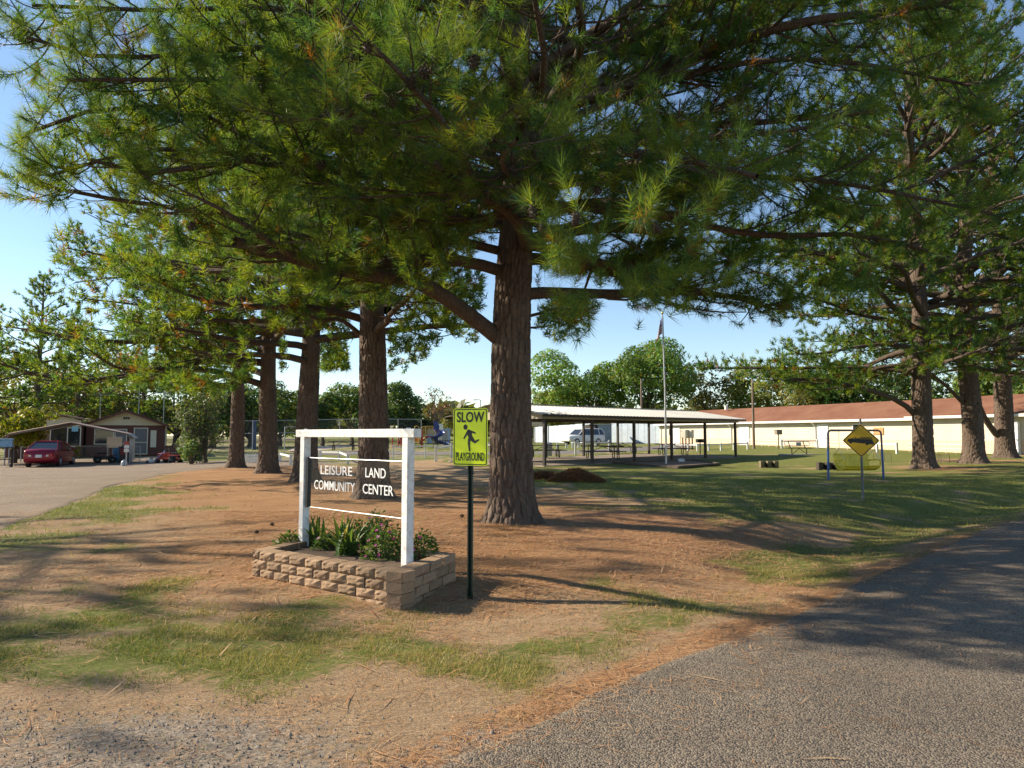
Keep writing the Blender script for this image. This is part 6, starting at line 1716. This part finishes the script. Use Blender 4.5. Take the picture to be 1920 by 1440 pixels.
# ------------------------------------------------------------------ court fence, playground
fence("tall dark chain link court fence beyond the row of trunks", [bl(440, 74), bl(700, 78), bl(790, 84)], 2.9, 3.2, rails=(1.0, .55), cm=CHAINB, r=.035, name="court_fence")
b_ = bl(478, 72); bp_ = thing("court_post", "thick blue-grey padded post at the court's left end", "post", (*b_, h1(*b_)))
MB().lathe([(.24, 0), (.24, .1), (.2, .12), (.2, 2.7), (.22, 2.72), (.22, 2.85), (.05, 2.9)], n=12).build("pad", pm("navy_pad", (.05, .08, .15), .7), bp_, smooth=True); MB().box((0, -.2, 1.4), (.12, .04, 1.6)).build("strap", pm("grey_strap", (.12, .15, .2)), bp_)
sw_b = bl(540, 66); sg_ = thing("goal_frame", "tall pale pipe frame left of the white sign beam", "frame", (*sw_b, h1(*sw_b)))
MB().tube([(-.25, 0, 0), (-.25, 0, 2.25), (1.0, 0, 2.25), (1.0, 0, 0)], .05, 6).build("pipe", GALV, sg_); MB().cyl((-.25, 0, 1.1), (1.0, 0, 1.1), .03, n=6).build("crossbar", GALV, sg_)
ct = [bl(540, 66), bl(930, 72), bl(930, 90), bl(560, 84)]
mb = MB(); V = [(q[0], q[1], h1(*q) + .04) for q in ct]; mb.add(V, [(0, 1, 2, 3)]); setp(mb.build("court", pm("sandy_court", (.42, .36, .29), .9, var=.15, scale=.6)), "pale sandy court surface", None, None, "structure")
PY = 68.0
def pgp(u, v, dY=0): return np.array(at(u, v, PY + dY))
p0 = np.array([*bl(775, PY), 0]); p0[2] = h1(p0[0], p0[1])
ply = thing("play_structure", "playground tower with red posts, yellow railings and a blue spiral slide", "play structure", tuple(p0))
L3 = lambda u, v, d_=0: tuple(pgp(u, v, d_) - p0)
PRED = pm("play_red", (.40, .04, .03), .45); PYEL = pm("play_yellow", (.58, .40, .10), .45); PBLU = pm("play_blue", (.02, .045, .22), .3, spec=.6)
for u, dY in ((736, 0), (747, 1.2), (752, 0), (790, 0), (792, 1.4)):
    a_ = np.array(L3(u, 820, dY)); MB().cyl((a_[0], a_[1], -.2), (a_[0], a_[1], L3(u, 806 if u > 740 else 803, dY)[2]), .06, n=8).build("post", PRED, ply)
for u in (785, 798, 813):
    for dY in (0, 1.3):
        a_ = L3(u, 800, dY); MB().cyl((a_[0], a_[1], -.1), (a_[0], a_[1], L3(u, 800 if u > 790 else 808, dY)[2]), .05, n=8).build("post", PYEL, ply)
MB().box(np.array(L3(802, 818.5, .65)), (1.5, 1.5, .1)).build("deck", PRED, ply)
MB().add([L3(793, 824), L3(801, 818), L3(801, 818, 1.3), L3(793, 824, 1.3), L3(790, 830), L3(803, 820.5), L3(803, 820.5, 1.3), L3(790, 830, 1.3)], [(0, 1, 2, 3), (4, 7, 6, 5), (0, 4, 5, 1), (3, 2, 6, 7), (0, 3, 7, 4), (1, 5, 6, 2)]).build("ramp", PRED, ply)
for dY in (0, 1.3):
    mb = MB(); mb.tube([L3(786, 806, dY), L3(793, 800, dY), L3(802, 799, dY), L3(813, 799, dY)], .035, 6); mb.tube([L3(786, 820, dY), L3(801, 813, dY), L3(813, 813, dY)], .03, 6); mb.build("handrail", PYEL, ply)
    for k in range(11):
        u = 787 + k * 2.4; MB().cyl(L3(u, 805.5 - min(k, 4) * 1.4, dY), L3(u, 819 - min(k, 6) * .95, dY), .02, n=5).build("baluster", PYEL, ply)
MB().tube([L3(777, 804), L3(778, 800), L3(781, 798.5), L3(785, 800), L3(786, 804)], .035, 6).build("arch", PYEL, ply)
MB().box(np.array(L3(782, 824, .3)), (.5, .06, .5)).build("play_panel", pm("play_orange", (.55, .22, .04), .45), ply)
for k in range(5): MB().box(np.array(L3(782, 835 + k * 3.4, -.2 * k)), (.55, .25, .05)).build("step", PYEL, ply)
MB().box(np.array(L3(775, 842, -.3)), (.06, .9, 1.0)).build("stringer", PYEL, ply)
for k in range(4): MB().cyl(L3(737, 812 + k * 8), L3(752, 812 + k * 8), .025, n=5).build("rung", PRED, ply)
MB().box(np.array(L3(748, 850, -.2)), (1.2, .8, .18)).build("base_rim", PRED, ply)
# spiral slide: a trough swept down a helix
hel = []
ax_ = np.array(L3(821, 820, .2)); zt0 = L3(818, 806)[2]
n = 44
for i in range(n + 1):
    t = i / n; a = math.radians(150 - 520 * t); r = .42
    hel.append((ax_[0] + r * math.cos(a) + (.5 * max(0, t - .85) / .15), ax_[1] + r * math.sin(a) - (.3 * max(0, t - .85) / .15), zt0 - (zt0 - .28) * min(t / .96, 1)))
hel = np.array(hel); V = []; Fs = []; K = 9
T_ = np.gradient(hel, axis=0)
for i in range(n + 1):
    t = T_[i] / np.linalg.norm(T_[i]); s = unit(np.cross(t, [0, 0, 1.0])); upv = np.cross(s, t)
    for j in range(K): a = math.pi * (j / (K - 1)) + math.pi; V.append(hel[i] + s * .27 * math.cos(a) + upv * (.25 * math.sin(a) + .18))
for i in range(n):
    for j in range(K - 1): Fs.append((i * K + j, i * K + j + 1, (i + 1) * K + j + 1, (i + 1) * K + j))
o = MB().add(V, Fs).build("spiral_slide", PBLU, ply, smooth=True); o.modifiers.new("solid", 'SOLIDIFY').thickness = .03
MB().cyl((ax_[0], ax_[1], -.1), (ax_[0], ax_[1], zt0 + .5), .05, n=8).build("slide_post", PBLU, ply)
MB().prism([(-.25, 0), (.25, .0), (.3, .35), (.1, .75), (-.25, .85)], -.05, .05, L3(818, 806, -.2), (1, 0, 0), (0, 0, 1)).build("slide_hood", PBLU, ply)
b_ = bl(824, 80); bb_ = thing("basketball_hoop", "white basketball backboard on a grey post behind the spiral slide", "hoop", (*b_, h1(*b_))); zz = zt_(801, 80) - h1(*b_)
MB().cyl((.2, .3, 0), (.2, .3, zz + .2), .06, n=8).build("post", GALV, bb_); MB().prism(rrect(.82, .72, .2), 0, .04, (0, 0, zz), (1, 0, 0), (0, 0, 1)).build("backboard", WHITE2, bb_)
MB().tube([(.2 * math.cos(a), -.28 + .2 * math.sin(a), zz - .22) for a in np.linspace(0, 6.28, 15)], .015, 5).build("rim", PRED, bb_); MB().beam((.2, .3, zz), (0, .05, zz), .05, .05).build("bracket", GALV, bb_)
b_ = bl(832, 82); gp_ = thing("grey_screen", "tall grey board screen with pipe frame right of the slide", "screen", (*b_, h1(*b_)))
zz = zt_(806, 82) - h1(*b_); MB().box((0, 0, zz * .58), (.9, .05, zz * .72)).build("board", pm("grey_board", (.33, .32, .31), .8), gp_); MB().tube([(-.5, 0, 0), (-.5, 0, zz), (.5, 0, zz), (.5, 0, 0)], .03, 6).build("frame", GALV, gp_)
b_ = bl(645, 60); picnic("metal picnic table beyond the lane, seen under the sign's crossbeam", (*b_, h1(*b_)), .1, "tables near the playground")
b_ = bl(838, 64); picnic("dark picnic table at the foot of the slide", (*b_, h1(*b_)), .05, "tables near the playground")
# trash can by the pavilion
p = G(1028, 857); tc_ = thing("trash_can", "pale grey trash can behind the pavilion's front left post", "trash can", (p.x, p.y, p.z + .08)); MB().lathe([(.24, 0), (.27, .4), (.28, .75), (.3, .77), (.3, .8), (.27, .81)], n=14).build("drum", pm("grey_can", (.42, .46, .5), .5, .3), tc_, smooth=True); MB().lathe([(.26, .81), (.2, .88), (.05, .9)], n=14).build("lid", GALV, tc_)

# ------------------------------------------------------------------ right lawn furniture
def bench_table(label, u, v):
    p = G(u, v); root = thing("park_bench", label, "bench", tuple(p), .12)
    L = 1.75; bk_ = pm("bench_brown", (.06, .045, .035), .6)
    for y in (0, .18): MB().box((0, y, .46), (L, .16, .04)).build("seat_plank", bk_, root)
    for x in (-.52, .52): MB().tube([(x, .08, 0), (x, .08, .45), (x - .02, .24, .5), (x - .1, .34, .9)], .03, 6).build("leg", bk_, root)
    mb = MB(); mb.tube([(-.52, .05, .05), (0, .08, .44)], .02, 5); mb.tube([(.52, .05, .05), (0, .08, .44)], .02, 5); mb.build("brace", bk_, root)
    MB().tube([(-.6, .30, .62), (-.82, .30, .64), (-.88, .33, .72), (-.86, .35, .84), (-.78, .36, .9), (.78, .36, .9), (.86, .35, .84), (.88, .33, .72), (.82, .30, .64), (.6, .30, .62), (-.6, .30, .62)], .022, 6).build("back_rail", GALV, root)
    MB().box((.1, .33, .74), (.36, .03, .22)).build("plaque", pm("plaque_blue_grey", (.45, .52, .62), .5), root)
    mb = MB(); mb.box((0, .1, .03), (2.3, 1.2, .08)); mb.build("slab", CONC, root)
bench_table("brown park bench with rounded back on a concrete pad", 1500, 853.5)
TIMB = pm("mossy_timber", (.17, .14, .075), .9, var=.25, scale=5, bump=.4); TIMD = pm("dark_timber", (.055, .042, .032), .9, var=.2, scale=5)
def blockseat(label, u0, u1, v, n, mats, hh):
    a = G(u0, v); b = G(u1, v); root = thing("timber_blocks", label, "barrier", tuple(a), 0, "timber block barriers")
    d = (b - a); w = d.length / (n * 2 - 1)
    for k in range(n):
        c = d * ((2 * k + .5) / (2 * n - 1)); MB().box((c.x, c.y, hh / 2), (w * 1.05, .3, hh)).build("block", mats[0], root, bevel=.015)
    for f_ in (.3, .75): MB().beam((0, .12, hh * f_), (d.x, d.y + .12, d.z + hh * f_), .05, .06).build("rail", mats[1], root)
    MB().box((d.x / 2, d.y / 2 + .17, hh * .48), (d.length * .96, .04, hh * .85)).build("backing", mats[1], root)
blockseat("sunlit mossy timber block barrier left on the lawn", 1425, 1458, 877, 3, (TIMB, TIMD), .32)
blockseat("dark timber block barrier behind the blue swing post", 1533, 1572, 881, 3, (TIMD, TIMD), .34)
# swing
s0 = G(1553, 900); s1 = G(1657, 898)
sw = thing("pipe_arch", "blue-legged arched pipe swing frame behind the fire engine sign", "swing frame", tuple(s0), math.atan2(s1.y - s0.y, s1.x - s0.x))
SWL = (s1 - s0).xy.length; zt1 = zt_(807, s0.y) - s0.z
PIPEB = pm("blue_pipe", (.03, .10, .34), .4, var=.15); PIPEG = pm("worn_grey_pipe", (.16, .15, .15), .5, .3)
for sg in (0, 1):
    x = sg * SWL; xi = .03 if sg == 0 else SWL - .03
    MB().cyl((x, 0, -.2), (xi + (0 if sg == 0 else 0), 0, zt1 * .62), .038, n=8).build("leg", PIPEB, sw, smooth=True)
MB().tube([(.03, 0, zt1 * .62), (.04, 0, zt1 - .12), (.07, 0, zt1 - .04), (.15, 0, zt1), (SWL - .15, 0, zt1), (SWL - .07, 0, zt1 - .04), (SWL - .04, 0, zt1 - .12), (SWL - .03, 0, zt1 * .62)], .036, 8).build("top_bar", PIPEG, sw, smooth=True)
se = thing("bench_swing", "yellow slatted bench swing hanging in the blue frame", "swing", tuple(s0), math.atan2(s1.y - s0.y, s1.x - s0.x))
YSL = pm("yellow_slats", (.72, .56, .02), .5, var=.1)
x0_, x1_ = SWL * .26, SWL * .90; zb2 = zt_(882, s0.y) - s0.z
for k in range(20):
    x = x0_ + (x1_ - x0_) * (k + .5) / 20
    pth = [(-.12, .16), (-.05, .06), (.12, 0), (.30, .02), (.42, .14), (.46, .28), (.52, .58)]
    sl = MB()
    for (ya, za), (yb, zb) in zip(pth[:-1], pth[1:]): sl.beam((x, ya, zb2 + za), (x, yb, zb2 + zb), .046, .012) if False else sl.add([(x - .026, ya, zb2 + za), (x + .026, ya, zb2 + za), (x + .026, yb, zb2 + zb), (x - .026, yb, zb2 + zb)], [(0, 1, 2, 3)])
    so_ = sl.build("slat", YSL, se); so_.modifiers.new("solid", 'SOLIDIFY').thickness = .012
for y, z in ((-.12, .16), (.52, .56), (.30, .0)): MB().cyl((x0_, y, zb2 + z), (x1_, y, zb2 + z), .024, n=6).build("frame_tube", YSL, se)
for x in (x0_, x1_):
    MB().tube([(x, -.12, zb2 + .16), (x, -.14, zb2 + .36), (x, .1, zb2 + .38), (x, .46, zb2 + .34)], .024, 6).build("armrest", YSL, se)
    mb = MB(); mb.tube([(x, -.12, zb2 + .38), (x, .15, zb2 + .75), (x, .15, zt1 - .03)], .009, 5); mb.tube([(x, .5, zb2 + .5), (x, .15, zb2 + .75)], .009, 5); mb.build("chain", GALV, se)
# wire tree guards
for (u, v, lab) in ((1655, 865, "low wire cage left of the dark pine"), (1762, 868, "low wire cage between the dark and middle pines")):
    p = G(u, v); wc = thing("wire_cage", lab, "cage", tuple(p), .1, "wire plant cages")
    for x in (-.3, .3):
        for y in (-.3, .3): MB().cyl((x, y, 0), (x, y, .42), .012, n=5).build("stake", RUST, wc)
    for sgx in (0, 1):
        o = MB().add([(-.3, -.3 + .6 * sgx, .02), (.3, -.3 + .6 * sgx, .02), (.3, -.3 + .6 * sgx, .4), (-.3, -.3 + .6 * sgx, .4)], [(0, 1, 2, 3)]).build("wire_mesh", CHAIN, wc)
    mb = MB(); mb.tube([(-.3, -.3, .4), (.3, -.3, .4), (.3, .3, .4), (-.3, .3, .4), (-.3, -.3, .4)], .008, 4); mb.build("hoop", RUST, wc)
# ------------------------------------------------------------------ grass blades, fallen needles, cones, gravel
def frustum_pts(rng, n, y0, y1, pw=1.0):
    y = y0 + (y1 - y0) * rng.uniform(0, 1, n) ** pw
    x = rng.uniform(-.78, .78, n) * y
    return x, y
def grass():
    rng = np.random.default_rng(9)
    out = []
    for (n, y0, y1, hh, w) in ((340000, 3.0, 9.5, .042, .0045), (150000, 9.5, 26.0, .06, .012)):
        x, y = frustum_pts(rng, n, y0, y1, .62)
        g, st, gv, rd, dd = cover(x, y)
        clump = fbm(x * 3.2, y * 3.2, 55, 3)
        keep = (rng.uniform(0, 1, n) < np.clip(g * 1.05 + .03, 0, 1) * sstep(.38, .62, clump) * (.9 if y0 < 5 else 1)) & (rd > .05) & (dd < -.05)
        keep &= ~((np.abs((x + 1.75) * .81 - (y - 8.0) * .59 * 1) < 1.35) & (np.abs((x + 1.75) * .59 + (y - 8.0) * .81) < .62))
        x, y = x[keep], y[keep]; m = len(x)
        z = hgt(x, y) - .004
        h = hh * rng.uniform(.45, 1.5, (m, 1)); a = rng.uniform(0, 6.28, m)
        s = np.stack([np.cos(a), np.sin(a), 0 * a], 1) * w * rng.uniform(.6, 1.3, (m, 1)) / 2
        lean = rng.normal(0, .55, (m, 2))
        p = np.stack([x, y, z], 1); tip = p + np.concatenate([lean * h, h], 1)
        V = np.stack([p - s, p + s, tip], 1).reshape(-1, 3)
        t = rng.uniform(0, 1, (m, 1)); dry = (fbm(x * .9, y * .9, 66, 3)[:, None] + rng.normal(0, .12, (m, 1))) > .56
        c = np.where(dry, np.array([[.36, .30, .11]]), np.array([[.125, .175, .038]]) * (1 - t) + np.array([[.20, .225, .055]]) * t) * rng.uniform(.7, 1.25, (m, 1))
        out.append((V, np.repeat(c, 3, 0)))
    V = np.concatenate([a for a, b in out]); C = np.concatenate([b for a, b in out])
    o = link("grass", raw_mesh("grass", V, tris=np.arange(len(V)).reshape(-1, 3), mats=[GRASSM], cols=C)); setp(o, "short patchy grass over the sandy ground", "grass", None, "stuff")
def litter():
    rng = np.random.default_rng(19)
    n = 170000
    x, y = frustum_pts(rng, n, 2.9, 15.0, .66)
    g, st, gv, rd, dd = cover(x, y)
    p_ = np.clip(st * 1.0 * (1 - .55 * g) + .10 + .08 * gv, 0, 1)
    cl = fbm(x * 2.2, y * 2.2, 44, 3)
    onroad = .55 * np.exp(-np.clip(-rd, 0, 9) / .3) * sstep(.42, .62, cl) + .05 * np.exp(-np.clip(-rd, 0, 9) / 1.0) * sstep(.4, .6, cl) + .002
    p_ = np.where(rd < 0, onroad, p_ * (.35 + .9 * sstep(.3, .7, cl)))
    keep = (rng.uniform(0, 1, n) < p_)
    keep &= ~((np.abs((x + 1.75) * .81 - (y - 8.0) * .59) < 1.3) & (np.abs((x + 1.75) * .59 + (y - 8.0) * .81) < .58))
    x, y, rd = x[keep], y[keep], rd[keep]; m = len(x)
    z = hgt(x, y) + np.where(rd < 0, .014, .008) + rng.uniform(0, .012, m) * (rd > 0)
    a = rng.uniform(0, 6.28, m); L = rng.uniform(.05, .11, (m, 1)); w = rng.uniform(.003, .0062, (m, 1)) * np.clip(y / 6, .7, 1.8)[:, None] / 2
    big = rng.uniform(0, 1, (m, 1)) < .012; L = np.where(big, L * 2.2, L); w = np.where(big, w * 2.5, w)
    d = np.stack([np.cos(a), np.sin(a), rng.normal(0, .07, m) * (rd > 0)], 1); s = np.stack([-np.sin(a), np.cos(a), 0 * a], 1) * w
    p = np.stack([x, y, z], 1); b = np.stack([-np.sin(a), np.cos(a), 0 * a], 1) * rng.normal(0, .012, (m, 1))
    V = np.stack([p - d * L, p + b - s, p + b + s, p + d * L], 1)
    F4 = np.arange(m * 4).reshape(-1, 4)
    tri = np.concatenate([F4[:, [0, 1, 2]], F4[:, [1, 3, 2]]])
    t = rng.uniform(0, 1, (m, 1)); c = np.array([[.62, .35, .17]]) * (1 - t) + np.array([[.38, .18, .075]]) * t
    c = np.where(rng.uniform(0, 1, (m, 1)) < .22, np.array([[.55, .38, .22]]), c) * rng.uniform(.6, 1.2, (m, 1))
    tw = rng.uniform(0, 1, (m, 1)) < .02
    c = np.where(tw, np.array([[.13, .09, .065]]), c)
    o = link("pine_straw", raw_mesh("pine_straw", V.reshape(-1, 3), tris=tri, mats=[STRAWM], cols=np.repeat(c, 4, 0))); setp(o, "fallen pine needles scattered over ground and road edge", "pine straw", None, "stuff")
def gravel():
    rng = np.random.default_rng(29)
    n = 26000
    x, y = frustum_pts(rng, n, 2.9, 7.0, .8)
    g, st, gv, rd, dd = cover(x, y)
    keep = (rng.uniform(0, 1, n) < gv * .8 + .02) & (rd > -.25)
    x, y, rd = x[keep], y[keep], rd[keep]; m = len(x)
    r = (rng.uniform(.003, .011, m) * np.where(rng.uniform(0, 1, m) < .02, 2.2, 1))[:, None, None]
    base = np.array([[1, 0, -.3], [-.5, .86, -.3], [-.5, -.86, -.3], [.1, .1, .8]])
    V = base[None] * r * rng.uniform(.6, 1.3, (m, 4, 3)) + np.stack([x, y, hgt(x, y) + .004], 1)[:, None]
    F_ = np.arange(m * 4).reshape(-1, 4)
    tri = np.concatenate([F_[:, [0, 1, 3]], F_[:, [1, 2, 3]], F_[:, [2, 0, 3]]])
    c = np.array([[.27, .24, .21]]) * rng.uniform(.5, 1.4, (m, 1))
    o = link("gravel", raw_mesh("gravel", V.reshape(-1, 3), tris=tri, mats=[STRAWM], cols=np.repeat(c, 4, 0))); setp(o, "loose grey gravel along the crumbling road edge", "gravel", None, "stuff")
grass(); litter(); gravel()
for k, (u, v, lab) in enumerate(((866, 972, "fallen pine cone just left of the near trunk"), (513, 988, "fallen pine cone on straw left of the sign's left post"), (486, 1002, "fallen pine cone furthest left on the straw"))):
    p = G(u, v); o = link("fallen_cone", CONE, None, (p.x, p.y, p.z + .045), (1.5, .4 * k, k)); o.scale = (.75, .75, .75); setp(o, lab, "pine cone", "pine cones on the ground")
